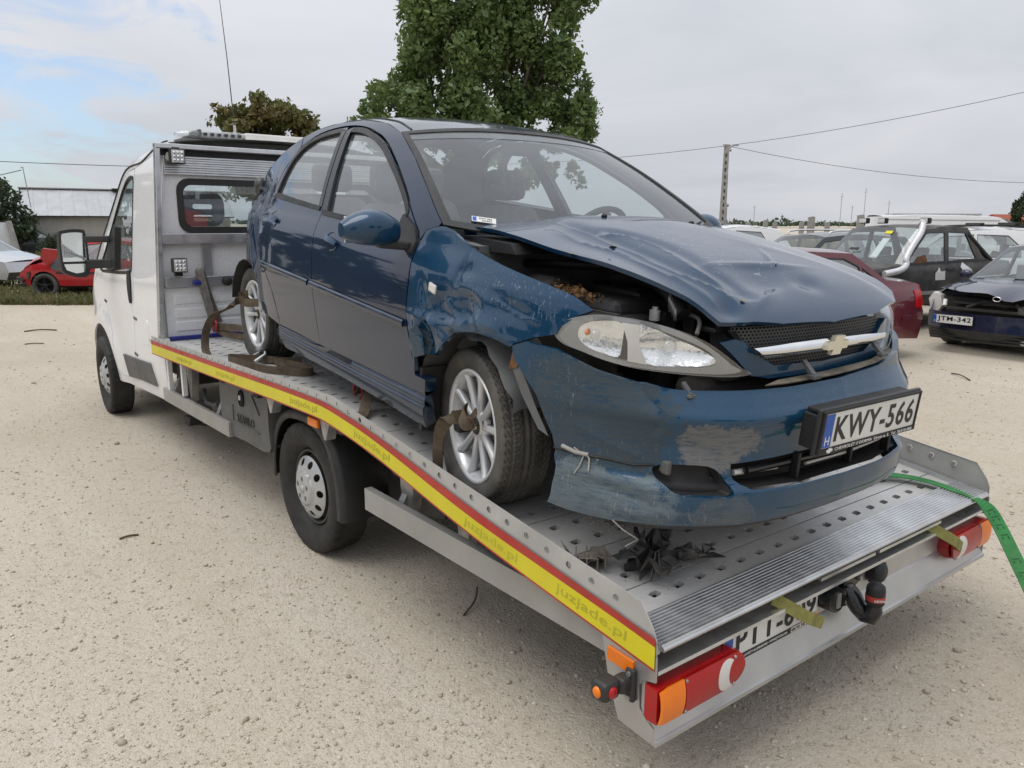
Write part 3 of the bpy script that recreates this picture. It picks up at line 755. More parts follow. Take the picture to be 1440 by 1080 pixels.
# red-roofed house far right
hs = empty('red_roofed_house', view(1421, 190)); hs.rotation_euler = (0, 0, math.atan2(RGT.y, RGT.x) + .25); tag(hs, 'distant yellow house with a red tiled roof at the right', 'house')
M_tile = mat('red_tiles', (.30, .065, .03), .8, 0, .2, 3, .4, 8); M_hwall = mat('yellow_render', (.42, .35, .20), .9)
mb = MB(); mb.box((0, 0, 1.0), (11, 8, 2.0)); mb.build('wall', M_hwall, hs)
mb = MB(); mb.prism([(-4.5, 2.0), (0, 4.0), (4.5, 2.0)], -6, 6, 'yz'); rf_ = mb.build('roof', M_tile, hs)
mb = MB(); mb.box((2, .4, 3.9), (.6, .6, 1.2)); mb.build('chimney', M_wallw, rf_)
for x in (-3.2, 0, 3.2):
    mb = MB(); mb.box((x, -4.02, 1.2), (1.2, .08, 1.0)); wf = mb.build('window', M_wtext, hs)
    mb = MB(); mb.box((x, -4.08, 1.2), (1.0, .04, .8)); mb.build('pane', M_gloss, wf)
# utility pole with its lamp and wires
pl_ = view(1015, 40); pole = empty('utility_pole', pl_); tag(pole, 'concrete utility pole with a lamp arm standing behind the blue bonnet', 'pole')
mb = MB(); mb.prism([(-.17, 0), (.17, 0), (.10, 5.55), (-.10, 5.55)], -.12, .12); 
for z in np.arange(.9, 5.3, .42): pass
o = mb.build('shaft', M_concrete, pole); o.rotation_euler = (0, 0, math.atan2(RGT.y, RGT.x))
mb = MB()
for z in np.arange(.6, 5.3, .34): mb.box((-.03, -.122, z), (.07, .01, .17), .0)
hl_ = mb.build('dark_recess_slab', M_seal, pole); hl_.rotation_euler = o.rotation_euler  # dark slabs on the shaft face; shade of recesses put into the colour
mb = MB(); mb.tube([RGT * .1 + Vector((0, 0, 5.35)), RGT * .35 + Vector((0, 0, 5.52)), RGT * .58 + Vector((0, 0, 5.53))], [.03, .03, .045], 6); mb.ball(tuple(RGT * .20 + Vector((0, 0, 5.28))), .06, 8, 6); mb.build('lamp_arm', M_concrete, pole)
mb = MB(); mb.tube([RGT * .17 + Vector((0, 0, 2.5)), RGT * .2 + Vector((0, 0, 1.0))], .03, 5); mb.ball(tuple(RGT * .2 + Vector((0, 0, 2.62))), .09, 8, 6); mb.build('cable_box', M_steel, pole)
mb = MB(); mb.box((0, 0, 5.52), (.12, .5, .10), .02); mb.build('insulator_bar', M_guard, pole)
def wire(a, b, sag, label, r_=.012):
    mb = MB(); mb.tube([a.lerp(b, t) - Vector((0, 0, sag * 4 * t * (1 - t))) for t in np.linspace(0, 1, 14)], r_, 5); tag(mb.build('overhead_wire', M_wire), label, 'wire', None)
top = pl_ + Vector((0, 0, 5.5))
wire(top, view(560, 62, 6.2), .45, 'upper wire running left from the utility pole behind the car')
wire(top, view(1640, 33, 8.6), .35, 'wire rising to the upper right from the utility pole')
wire(top, view(1560, 46, 4.15), .65, 'sagging wire running to the right from the utility pole')
wire(view(-120, 40, 4.85), view(330, 46, 4.75), .12, 'wire crossing the sky left of the tow truck cab', .018)
# concrete fence posts on the right
for k, (px, h) in enumerate(((1052, 1.75), (1076, 1.95), (1089, 1.75), (1127, 1.8), (1140, 2.2), (1163, 1.8), (1209, 2.35), (1227, 1.85), (1256, 1.8))):
    mb = MB(); w_ = .16 if h < 2 else .24; mb.prism([(-w_, 0), (w_, 0), (w_, h), (w_ * .4, h + .06), (-w_, h)], -.12, .12); p = mb.build('fence_post', M_concrete)
    p.location = view(px, 60); p.rotation_euler = (0, 0, math.atan2(RGT.y, RGT.x))
    lab = ['first slim pale post from the left, beside the yellow bush', 'first thick concrete post, second from the left', 'slim post just right of the first thick post', 'slim post left of the second thick post, above the dark estate car', 'second thick concrete post, tallest above the dark estate car', 'slim post above the roof rails of the dark estate car', 'tallest thick concrete post above the black off-roader', 'slim post just right of the tallest thick post', 'last slim post before the white van']
    tag(p, lab[k], 'fence post', 'concrete fence posts')
for zz_ in (.9, 1.4):
    mb = MB(); mb.tube([view(1030, 60, zz_), view(1300, 60, zz_)], .012, 4); tag(mb.build('fence_wire', M_wire), ('lower' if zz_ < 1 else 'upper') + ' strand of wire between the concrete posts', 'fence wire')
# leaning post on the left
mb = MB(); mb.prism([(-.09, 0), (.09, 0), (.05, 1.75), (-.07, 1.75)], -.07, .07); p = mb.build('leaning_post', M_concrete); p.location = view(22, 27); p.rotation_euler = (0, R(-9), math.atan2(RGT.y, RGT.x)); tag(p, 'leaning pale concrete post at the far left', 'fence post')
# far-off wood along the horizon
v = []; r_ = np.random.default_rng(41)
cl = []
for k in range(420):
    p = view(r_.uniform(-150, 1600), r_.uniform(420, 640)); h = r_.uniform(.9, 2.1) * (1 + .6 * (r_.random() > .85)); cl.append(((p.x, p.y, h * .6), (r_.uniform(5, 14), r_.uniform(5, 14), h)))
tag(link('distant_wood', leaves(16000, cl, .9, 42), None, None, L_dark), 'far line of trees along the horizon', None, None, 'stuff')
# lattice masts on the horizon
for k, (px, h) in enumerate(((1059, 9), (1180, 14), (1196, 9), (1213, 16), (1247, 11))):
    mb = MB(); mb.tube([(0, 0, 0), (0, 0, h)], .12, 5); mb.bar((-.9, 0, h * .9), (.9, 0, h * .9), .10, .10); p = mb.build('power_mast', M_concrete); p.location = view(px, 330)  # distance haze put into the pale mast colour
    tag(p, ['far power mast left of the yellow bush', 'far power mast above the dark estate car', 'short far power mast right of the estate roof rails', 'tallest far power mast above the black off-roader', 'far power mast left of the white van'][k], 'mast', 'power masts on the horizon')
# trees that stand round the yard outside the picture (seen only as reflections in the paint and the glass)
for k, (x, y, h, w_) in enumerate(((-40, -7.5, 9.5, 3.8), (-36, -13, 10, 4.6), (-31, -19, 9, 4.8), (-24, -25, 10, 4.8), (-15, -28, 8.5, 4.8), (-6, -29, 9.5, 4.8), (4, -29, 8, 4.6), (18, -24, 8.5, 4.4), (36, -9, 8, 4.5), (40, 3, 7.5, 4.2))):
    cs = crownset(34, (h * .10, h * .90, lambda f: w_ * .80 * (1 - .55 * f * f)), 60 + k, (1.4, 1.4, 1.2))
    tree('yard_tree', 'leafy tree of the row behind the camera, ' + ['first past the left edge', 'second past the left edge', 'third from the left', 'tall one fourth from the left', 'fifth from the left, lower', 'sixth from the left', 'seventh from the left, lowest', 'eighth from the left', 'ninth from the left', 'last on the right'][k], (x, y, 0), h, .2, cs, 3600, .34, L_dark, 70 + k, 'trees behind the camera', 4)

# ================================================================== TOW TRUCK
KS = .046
def shear(o):
    me = o.data
    for v in me.vertices: v.co.x += KS * (v.co.y + 1.083)
    me.update(); return o
truck = empty('tow_truck', (0, 0, 0))
tag(truck, 'white tow truck with aluminium flatbed carrying the damaged blue hatchback', 'tow truck')

def rrect(y0, y1, z0, z1, r=.05, n=4):
    o = []
    for (cy, cz, a0) in ((y1 - r, z1 - r, 0), (y0 + r, z1 - r, 90), (y0 + r, z0 + r, 180), (y1 - r, z0 + r, 270)):
        for k in range(n + 1):
            a = R(a0 + 90 * k / n); o.append((cy + r * math.cos(a), cz + r * math.sin(a)))
    return o
ZF = .885
def zdeck(x): return ZF if x < .6 else ZF - .16 * (x - .6)
# ---- deck planks with slots
def slot(cu, cy, a=.024, b=.0135):
    return [(cu - b, cy - a * .35), (cu - b * .4, cy - a), (cu + b, cy - a * .75), (cu + b, cy + a * .35), (cu + b * .4, cy + a), (cu - b, cy + a * .75)]
def plank_fn(u, y): return np.stack([u + KS * (y + 1.083), y, u * 0], -1)
sl = [slot(du, -.8675 + .1085 * k) for du in (-.0575, .0525) for k in range(18)]
M_deck = NB('deck_aluminium')
def _deck():
    s = M_deck; o = s.obj()
    base = s.ramp(s.noise(9, 6, .6, stretch=(1, .25, 1)), (.3, (.56, .565, .57)), (.7, (.72, .73, .735)))
    f = s.ramp(s.noise(1.7, 8, .66), (.36, .15), (.68, .9))
    base = s.mix(f, base, (.43, .405, .365))
    rs = s.ramp(s.noise(3.1, 6, .6), (.66, 0.), (.74, .6)); base = s.mix(rs, base, (.27, .19, .09))
    sc = s.ramp(s.noise(16, 5, .7, stretch=(.6, 3.5, 1)), (.62, 0.), (.68, .5)); base = s.mix(sc, base, (.72, .73, .74))
    s.set(Base_Color=base, Metallic=s.math('MULTIPLY', s.math('SUBTRACT', 1., f), .6), Roughness=s.ramp(s.noise(6, 5), (.3, .36), (.7, .55)))
    w = s.n('ShaderNodeTexWave', {'Vector': o, 'Scale': 26., 'Distortion': 0.}, bands_direction='X')
    s.bump(s.math('ADD', s.math('MULTIPLY', w.outputs['Fac'], .6), s.noise(60, 3)), .16, .003)
    return s.m
M_deck = _deck()
proto = panel('deck_plank', [(-.115, -1.055), (.115, -1.055), (.115, 1.055), (-.115, 1.055)], plank_fn, M_deck, truck, (0, 0, 1), sl, .25, .018, .03)
a_s = math.atan(.16)
pl_mesh = proto.data; first = True
for k in range(8):
    xc = 2.137 - .232 * k
    if xc < .65: break
    p = proto if first else link('deck_plank', pl_mesh, truck); first = False
    p.location = (xc, 0, zdeck(xc)); p.rotation_euler = (0, a_s, 0)
xc = .513 - .002
while xc > -2.30:
    p = link('deck_plank', pl_mesh, truck); p.location = (xc - .03, 0, ZF); xc -= .232
# last narrow plank, then the ribbed ramp lip
p = panel('deck_plank', [(-.058, -1.055), (.060, -1.055), (.060, 1.055), (-.058, 1.055)], plank_fn, M_deck, truck, (0, 0, 1),
          [slot(-.002, -.8675 + .1085 * k) for k in range(18)], .25, .018, .03)
p.location = (2.313, 0, zdeck(2.313)); p.rotation_euler = (0, a_s, 0)
prof = []
for i in range(11):
    x = 2.376 + i * .0122
    prof += [(x, .004), (x + .0035, .009), (x + .008, .009), (x + .0105, .003)]
prof += [(2.512, .004), (2.516, -.002), (2.514, -.010), (2.50, -.012), (2.376, -.012)]
mb = MB(); mb.prism([(x, z + zdeck(x)) for x, z in prof], -1.06, 1.06)
shear(mb.build('ramp_lip', M_alu_br, truck))

# ---- side rails
def rtop(x): return .929 + (x + 2.25) * .0161 if x < .6 else .975 - .1465 * (x - .6)
xs = [-2.24, -1.5, -.8, 0, .35, .52, .6, .68, .85, 1.2, 1.711, 2.1, 2.40, 2.445]
T_red = PC([-2.3, -1, .45, .75, 1.711, 2.445, 2.6], [.895, .918, .938, .912, .743, .626, .600])
T_yel = PC([-2.3, -1, .45, .75, 1.711, 2.445, 2.6], [.868, .888, .911, .884, .706, .602, .575])
T_bot = PC([-2.3, -1, .45, .75, 1.711, 2.445, 2.6], [.803, .825, .849, .820, .642, .532, .510])
def off(x, o): return o
outer = [(x, rtop(x)) for x in xs] + [(2.492, .640), (2.507, .605), (2.509, .515)] + [(x, float(T_bot(x)) - .008) for x in (2.445, 2.0, 1.711, 1.2, .75, .45, -.5, -1.5, -2.24)]
holes = []
x = -2.15
while x < 2.46:
    zc = rtop(x) - (.022 if x < .6 else .022 + .011 * (x - .6))
    if x < 2.44: holes.append([(x + .0125 * math.cos(a), zc + .0125 * math.sin(a)) for a in np.linspace(0, 6.283, 11)[:-1]])
    x += .1
for sgn in (-1, 1):
    def rail_fn(u, w, sgn=sgn): return np.stack([u, u * 0 + sgn * 1.083, w], -1)
    r_ = panel('side_rail', outer, rail_fn, M_rail, truck, (0, sgn, 0), holes, .09, .004, .02)
    if sgn > 0: shear(r_)
    # bolt heads in some holes
    mb = MB()
    x = 1.35
    while x < 2.42:
        zc = rtop(x) - (.022 if x < .6 else .022 + .011 * (x - .6))
        mb.cyl((x, sgn * 1.074, zc), (x, sgn * 1.078, zc), .0105, 10); x += .1
    bb = mb.build('rail_bolt_heads', M_steel, truck); tag(bb, kind='stuff')
    if sgn > 0: shear(bb)
    # inner angle that the planks sit in
    mb = MB()
    pts = [-2.24, .6, 2.5]
    for a, b in ((0, 1), (1, 2)):
        mb.bar((pts[a], sgn * 1.067, zdeck(pts[a]) - .012), (pts[b], sgn * 1.067, zdeck(pts[b]) - .012), .024, .026)
    o = mb.build('edge_angle', M_alu, truck)
    if sgn > 0: shear(o)
def tape(name, f0, f1, m, y, x0=-2.24, x1=2.507):
    X = np.linspace(x0, x1, 60)
    P = np.stack([np.stack([X, X * 0 + y, f0(X)], -1), np.stack([X, X * 0 + y, f1(X)], -1)], 1)
    return gridm(name, P, m, truck, (0, -1, 0))
tape('red_stripe', T_red, T_yel, M_red, -1.0885)
tape('yellow_strip', T_yel, T_bot, M_yellow, -1.0885)
tape('red_stripe', T_bot, lambda x: T_bot(x) - .007, M_red, -1.0885)
# front return of the strip, wrapping round the corner
mb = MB(); mb.box((-2.245, -1.06, .85), (.012, .05, .10)); mb.build('rail_end_cap', M_rail, truck)
# printed web address, faded, repeated along the strip
for x in (-1.5, -.75, .30, .95, 1.76, 2.25):
    zc = float(T_yel(x) + T_bot(x)) / 2; sl_ = float(T_bot(x + .15) - T_bot(x - .15)) / .3
    text('printed_address', 'juzjade.pl', .042, frame_M((x, -1.0895, zc), (1, 0, sl_), (0, 0, 1)), M_yprint, truck, .30, .0003)

# ---- dark sheet added under the planks so the slots look shaded
mb = MB(); mb.box((-.80, 0, ZF - .050), (2.8, 2.06, .012)); mb.bar((.62, 0, zdeck(.62) - .052), (2.42, 0, zdeck(2.42) - .052), 2.06, .012); shear(mb.build('slot_shade_sheet', M_under, truck))
# ---- chassis
mb = MB()
for sgn in (-1, 1):
    mb.box((-.2, sgn * .42, .60), (4.6, .07, .13), .01)
mb.build('chassis_rail', M_guard, truck)
mb = MB()
for x in (-1.7, -1.0, -.45, .55, 1.05, 1.65, 2.2): mb.box((x, 0, min(zdeck(x), ZF) - .075), (.06, 2.06, .07))
mb.box((-.15, 0, .50), (.16, 1.5, .16), .05); mb.cyl((0, -.8, .36), (0, .8, .36), .055)
mb.box((-1.55, .1, .52), (1.2, .9, .2), .03); mb.box((1.5, .1, .42), (.9, .7, .18), .03)
mb.build('cross_members', M_under, truck)
mb = MB(); mb.box((-1.62, -.62, .60), (1.0, .03, .17), .004); mb.build('side_member', M_white, truck)
mb = MB(); mb.tube([(-1.85, -.86, .56), (-1.7, -.9, .50), (-1.5, -.88, .50), (-1.35, -.85, .53)], .014); mb.cyl((-1.5, -.9, .50), (-1.42, -.9, .54), .03); mb.build('hose', M_greypl, truck)
def bracket(x, y=-1.0, h=.22):
    z = (zdeck(x) - .07 if x > .6 else float(T_bot(x)) + .03)
    mb = MB(); mb.prism([(x - .055, z), (x + .055, z), (x + .05, z - h * .45), (x + .008, z - h), (x - .012, z - h), (x - .05, z - h * .45)], y, y + .05)
    mb.build('bracket', M_steel, truck)
bracket(-1.80, -.97, .34); bracket(-.22, -1.04, .14); bracket(.42, -1.04, .16); bracket(1.02, -.96, .30); bracket(1.35, -.90, .30)
# ---- side guards
mb = MB(); mb.box((-1.62, -1.005, .478), (1.34, .03, .098), .004); mb.build('side_guard', M_guard, truck)
mb = MB(); mb.prism([(.80, .582), (2.38, .556), (2.38, .456), (.80, .482)], -1.045, -1.010); mb.build('side_guard', M_guard, truck)
mb = MB()
for x in (-2.1, -1.2, 1.0, 1.9): mb.bar((x, -.99, .50), (x, -.85, .80 if x < .6 else zdeck(x) - .08), .04, .04)
mb.build('guard_struts', M_steel, truck)
for x, h in ((-2.15, .40), (-1.83, .34)):
    mb = MB(); mb.box((x, -1.0, .71), (.035, .03, h)); mb.build('side_post', M_white, truck)
mb = MB(); mb.box((-2.03, -.93, .64), (.24, .05, .26)); mb.build('filler_panel', M_under, truck)
mb = MB(); mb.prism([(-2.40, .26), (-2.22, .28), (-2.27, .20), (-2.37, .20)], -.86, -.76); mb.build('mud_flap', M_rubber, truck)
# ---- toolbox
tb = MB(); tb.prism(crv([(-1.115, .785), (-1.118, .60), (-1.06, .455), (-.72, .452), (-.375, .462), (-.365, .60), (-.362, .785)], 3), -1.0, -.56)
tbo = tb.build('toolbox', M_greypl, truck)
mb = MB(); mb.lathe([(.0, 0), (.045, 0), (.048, -.006), (.044, -.012)], 20, Matrix.Translation((-.742, -1.001, .715)) @ Matrix.Diagonal((.75, 1, 1.1, 1))); mb.build('lock', M_black, tbo)
mb = MB(); mb.box((-.742, -1.014, .72), (.02, .01, .03), .003); mb.build('lock_handle', M_rim, tbo)
mb = MB(); mb.bar((-.58, -1.004, .762), (-.48, -1.004, .66), .004, .006); mb.build('cord', M_black, tbo)
mb = MB(); mb.box((-.90, -1.003, .600), (.010, .006, .095)); mb.box((-.70, -1.003, .545), (.40, .006, .010)); mb.build('embossed_frame', M_greypl, tbo)
text('embossed_name', 'STABILO', .05, frame_M((-.70, -1.003, .585), (1, 0, .02), (0, 0, 1)), M_plastic, tbo, .26, .002)

# ---- wheels of the truck
def truck_wheel(loc, sgn, name='rear_wheel'):
    w = link(name, None, truck, loc)
    if sgn > 0: w.rotation_euler = (0, 0, math.pi)
    prof = [(.205, -.035), (.215, -.055), (.245, -.085), (.30, -.100), (.335, -.096), (.352, -.080), (.3585, -.060)]
    t = MB()
    # tread with blocks
    nA, NW = 132, 13
    ys = np.linspace(-.088, .088, NW)
    rings = []
    for k in range(nA):
        a = 2 * math.pi * k / nA; ring = []
        for (r, y) in prof[:-2]: ring.append((r, y))
        for j, y in enumerate(ys):
            g = 0
            if j in (2, 3) or j in (9, 10): g = .007 if (k % 4 == 0 or j in (3, 9)) else 0
            if j in (5, 7): g = .007
            if j in (0, 1, 11, 12, 4, 6, 8) and (k + j) % 4 == 0: g = .007
            rr = .3605 - .0075 * abs(y / .088) ** 3 - g
            ring.append((rr, y))
        for (r, y) in prof[:-2][::-1]: ring.append((r, -y))
        rings.append([Vector((r * math.cos(a), y, r * math.sin(a))) for (r, y) in ring])
    t.loft(rings, False, False, True, True)
    t.build('tyre', M_rubber, w)
    b = MB(); b.lathe([(.208, -.036), (.205, -.058), (.196, -.060), (.19, -.045), (.186, .02), (.19, .09)], 36)
    b.build('rim', mat('rim_dark', (.055, .052, .05), .6, .2, .2, 9, dirt=.4) if 'rim_dark' not in MATS else MATS['rim_dark'], w)
    # pressed-steel cover with ten round openings
    hs_ = [[(.141 * math.cos(a) + .021 * math.cos(q), .141 * math.sin(a) + .021 * math.sin(q)) for q in np.linspace(0, 6.283, 11)[:-1]] for a in np.linspace(0, 2 * math.pi, 11)[:-1]]
    RZ = PC([0, .05, .088, .095, .12, .155, .172, .18], [-.114, -.116, -.112, -.098, -.094, -.078, -.066, -.058])
    c = [(.172 * math.cos(a), .172 * math.sin(a)) for a in np.linspace(0, 6.283, 49)[:-1]]
    panel('wheel_disc', c, lambda u, v: np.stack([u, RZ(np.hypot(u, v)), v], -1), M_hubcap, w, (0, -1, 0), hs_, .014, .004, .008)
    mb = MB()
    for q in range(5):
        a = q * 2 * math.pi / 5 + .3
        mb.ball((.055 * math.cos(a), -.113, .055 * math.sin(a)), (.014, .006, .017), 8, 6)
    mb.build('nut_recess', mat('nut_grey', (.14, .14, .14), .5, .4) if 'nut_grey' not in MATS else MATS['nut_grey'], w)
    mb = MB(); mb.lathe([(.022, -.116), (.020, -.121), (0, -.122)], 16); mb.build('hub_cap', M_hubcap, w)
    mb = MB(); mb.cyl((0, -.02, 0), (0, .08, 0), .175, 20); mb.build('brake_drum', M_under, w)
    return w
w0 = truck_wheel((.02, -.875, .352), -1)
w1 = copy_tree(w0, truck); w1.location = (.02, .875, .352); w1.rotation_euler = (0, 0, math.pi)
w2 = copy_tree(w0, truck); w2.location = (-4.04, -.955, .352); w2.rotation_euler = (0, .5, R(-3)); w2.name = 'front_wheel'
w3 = copy_tree(w0, truck); w3.location = (-4.04, .955, .352); w3.rotation_euler = (0, 0, math.pi - R(3)); w3.name = 'front_wheel'
# ---- mudguards at the rear wheels
for sgn in (-1, 1):
    rings = []
    for (x, z) in crv([(-.385, .335), (-.37, .50), (-.30, .655), (-.17, .755), (0, .785), (.19, .775), (.34, .70), (.42, .56), (.455, .42), (.46, .285)], 3):
        rings.append((x, z))
    mb = MB(); rr = []
    for i, (x, z) in enumerate(rings):
        d = Vector((x, z - .33)); n_ = d.normalized()
        yi, yo = .70, .985
        pts = [(x, sgn * yi, z), (x, sgn * (yo - .03), z), (x - n_.x * .012, sgn * yo, z - n_.y * .012), (x - n_.x * .055, sgn * (yo + .004), z - n_.y * .055),
               (x - n_.x * .055, sgn * (yo - .006), z - n_.y * .055), (x - n_.x * .02, sgn * (yo - .012), z - n_.y * .02), (x - n_.x * .008, sgn * yi, z - n_.y * .008)]
        rr.append([Vector(p) for p in pts])
    mb.loft(rr, True, True)
    mb.build('mudguard', M_plastic, truck)
mb = MB(); mb.prism([(.45, .30), (.96, .40), (.97, .70), (.47, .76)], -.72, -.70); mb.build('splash_panel', M_plastic, truck)
# amber side markers
for (x, z) in ((.315, .79), (-2.06, .800)):
    mb = MB(); mb.box((x, -1.045, z), (.105 if x > 0 else .06, .02, .045), .006); mb.build('side_marker', M_amber, truck)
mb = MB(); mb.ball((-2.18, -1.055, .815), (.022, .015, .018)); mb.build('side_marker', M_lred, truck)

# ---- rear bumper beam: lip, channel, folded panel
def rear(name, poly, m, y0=-1.083, y1=1.083):
    mb = MB(); mb.prism(poly, y0, y1); return shear(mb.build(name, m, truck))
rear('rear_channel', [(2.36, .585), (2.425, .578), (2.42, .512), (2.36, .512)], mat('shaded_dusty_channel', (.16, .14, .12), .6, .3, .25, 5, .2, 60, dirt=.6, dcol=(.24, .20, .16), dscale=4), -1.075, 1.075)  # dusty brown, also darkened for the shade inside the channel
rear('panel_flange', [(2.44, .520), (2.512, .514), (2.514, .503), (2.470, .500), (2.44, .505)], M_alu_br, -1.078, 1.078)
rear('rear_panel', [(2.462, .503), (2.474, .503), (2.474, .392), (2.478, .384), (2.512, .296), (2.520, .292), (2.520, .278), (2.508, .280), (2.500, .284), (2.462, .382)], M_alu)
for i, (y0, y1) in enumerate(((-1.0, -.02), (.03, .72))):
    rear('rubbing_strip', [(2.490, .563), (2.512, .560), (2.512, .548), (2.490, .550)], M_alu_br, *((-.26, .10) if i == 0 else (.13, .62)))
endp = [(2.30, .56), (2.335, .41), (2.378, .296), (2.50, .284), (2.511, .300), (2.512, .335), (2.485, .350), (2.458, .376), (2.453, .45), (2.470, .472), (2.512, .482), (2.511, .56)]
for sgn in (-1, 1):
    mb = MB(); mb.prism(endp, sgn * 1.086, sgn * 1.080); o = mb.build('end_plate', M_alu, truck)
    if sgn > 0: shear(o)
mb = MB(); mb.prism([(2.333, .520), (2.434, .513), (2.434, .471), (2.333, .479)], -1.094, -1.086); mb.build('side_reflector', M_amber, truck)
# side marker lamp on its black arm
sm = MB(); sm.box((2.428, -1.094, .440), (.035, .018, .105), .008); sm.box((2.415, -1.115, .447), (.045, .05, .05), .012); sm.box((2.395, -1.165, .443), (.062, .07, .060), .014)
sml = sm.build('marker_lamp', M_plastic, truck)
mb = MB(); mb.ball((2.395, -1.199, .443), (.016, .010, .018)); mb.build('lens', M_amber, sml)
mb = MB(); mb.ball((2.427, -1.168, .443), (.008, .018, .018)); mb.build('lens', M_lred, sml)
mb = MB(); mb.cyl((2.428, -1.108, .478), (2.428, -1.100, .478), .008); mb.cyl((2.428, -1.108, .402), (2.428, -1.100, .402), .008); mb.build('screw', M_steel, sml)
# ---- tail lights
def tail_light(sgn):
    def P(u, w, d): # u from outer edge inwards 0..0.385, w height
        y = sgn * (1.085 - u); return np.stack([2.486 + d + KS * (y + 1.083), y, w], -1)
    body = [(0, .352), (.035, .345), (.30, .345), (.355, .365), (.384, .41), (.372, .455), (.345, .467), (.04, .467), (0, .460)]
    mb = MB(); mb.prism([(u, w) for u, w in body], 0, .045, 'yz')
    for i, v in enumerate(mb.v):
        y = sgn * (1.085 - v[1]); mb.v[i] = (2.474 + v[0] + KS * (y + 1.083), y, v[2])
    tl = mb.build('tail_light', M_lred, truck)
    bul = lambda u, w: .040 + .012 * (1 - ((w - .406) / .062) ** 2)
    def reg(name, poly, m, e=0., par=tl):
        return panel(name, poly, lambda u, w: P(u, w, bul(u, w) + e), m, par, (1, 0, 0), (), .015, .008)
    reg('amber_lens', [(.004, .354), (.030, .349), (.100, .349), (.104, .463), (.042, .463), (.004, .457)], M_amber)
    cx, cz = .318, .405
    red = [(.106, .349), (.298, .349)] + crv([(.298, .349), (.352, .368), (.380, .41), (.369, .451), (.342, .463)], 4) + [(.107, .463)]
    reg('red_lens', red, M_lred)
    cres = [(.300 + .050 * math.cos(a), cz + .052 * math.sin(a)) for a in np.linspace(R(75), R(285), 16)] + [(.345 + .046 * math.cos(a), cz + .046 * math.sin(a)) for a in np.linspace(R(245), R(115), 12)]
    reg('reversing_lens', cres, M_lwhite, .002)
    mb = MB()
    for (u, w) in ((.112, .455), (.112, .357), (.335, .452), (.335, .362)):
        q = P(np.array([u]), np.array([w]), bul(u, w))[0]; mb.ball(q, .006, 6, 4)
    mb.build('screw', M_steel, tl)
tail_light(-1); tail_light(1)
# ---- rear number plate with its holder
def RP(y, z, d=0): return Vector((2.4775 + d + KS * (y + 1.083), y, z))
ry = (KS, 1, 0)
def slab(name, y0, y1, z0, z1, m, par, d=0., t=.004):
    mb = MB(); mb.prism([(y0, z0), (y1, z0), (y1, z1), (y0, z1)], 0, t, 'yz')
    for i, v in enumerate(mb.v): mb.v[i] = tuple(RP(v[1], v[2], d + v[0]))
    return mb.build(name, m, par)
np_ = slab('number_plate', -.738, -.218, .384, .500, M_plate, truck)
slab('blue_band', -.735, -.694, .405, .498, M_eublue, np_, .004, .001)
slab('holder_strip', -.738, -.218, .381, .402, M_text, np_, .0045, .002)
text('plate_number', 'PTT-609', .078, frame_M(RP(-.455, .452, .0055), ry, (0, 0, 1)), M_text, np_, .445, .001, 1.1)
text('country_letter', 'H', .024, frame_M(RP(-.714, .425, .0055), ry, (0, 0, 1)), M_wtext, np_, None, .0006)
slab('phone_panel', -.375, -.285, .383, .401, M_plate, np_, .006, .001)
text('holder_text', 'AUTOLAWETY | LAWETY ALUMINIOWE • WYPOZYCZALNIA', .011, frame_M(RP(-.562, .3915, .0072), ry, (0, 0, 1)), M_wtext, np_, .33, .0005)
text('holder_text', '606 931 545', .012, frame_M(RP(-.333, .392, .0075), ry, (0, 0, 1)), M_text, np_, .078, .0005)
slab('yellow_sticker', -.282, -.222, .383, .412, M_amber, np_, .007, .001)
text('sticker_text', 'LUBUSZ', .010, frame_M(RP(-.252, .397, .0085), ry, (0, 0, 1)), M_red, np_, .05, .0005)
# ---- tow bar with ball, socket and cap
hitch = empty('tow_bar', (0, 0, 0)); hitch.parent = truck
mb = MB(); mb.prism([(-.100, .398), (-.085, .485), (-.055, .496), (.028, .492), (.032, .470), (-.005, .455), (-.010, .395), (-.03, .385)], 0, .02, 'yz')
for i, v in enumerate(mb.v): mb.v[i] = tuple(RP(v[1], v[2], .004 + v[0]))
mb.build('flange', M_gloss, hitch)
mb = MB()
for (y, z) in ((-.055, .468), (-.07, .412), (.012, .480)):
    q = RP(y, z, .024); mb.cyl(q, q + Vector((.012, 0, 0)), .010, 6)
mb.build('bolt', M_steel, hitch)
mb = MB(); mb.tube([RP(-.045, .445, .012), RP(-.045, .425, .04), RP(-.045, .395, .062), RP(-.045, .375, .088), RP(-.045, .378, .108), RP(-.045, .405, .118), RP(-.045, .43, .118)], [.036, .034, .031, .029, .031, .030, .024], 12)
mb.build('neck', M_gloss, hitch)
mb = MB(); c = RP(-.045, 0, .118)
mb.lathe([(.026, .428), (.032, .436), (.0325, .485), (.030, .500), (.018, .510), (0, .513)], 20, Matrix.Translation((c.x, c.y, 0)), axis='z')
mb.build('ball_cap', M_black, hitch)
mb = MB(); mb.lathe([(.0328, .448), (.0334, .450), (.0334, .466), (.0328, .468)], 20, Matrix.Translation((c.x, c.y, 0)), axis='z'); mb.build('red_band', M_red, hitch)
vd = Vector((.766, -.643, 0)); xd = Vector((.643, .766, 0))
text('cap_lettering', 'SVENSKA', .008, frame_M(Vector((c.x, c.y, .457)) + vd * .0338, xd, (0, 0, 1)), M_wtext, hitch, .038, .0006)
mb = MB(); mb.prism(crv([(-.205, .425), (-.21, .475), (-.16, .488), (-.115, .480), (-.11, .43), (-.15, .405)], 3, True), 0, .045, 'yz')
for i, v in enumerate(mb.v): mb.v[i] = tuple(RP(v[1], v[2], .001 + v[0]))
so = mb.build('socket_box', M_gloss, truck)
slab('socket_latch', -.172, -.150, .425, .478, M_steel, so, .047, .006)
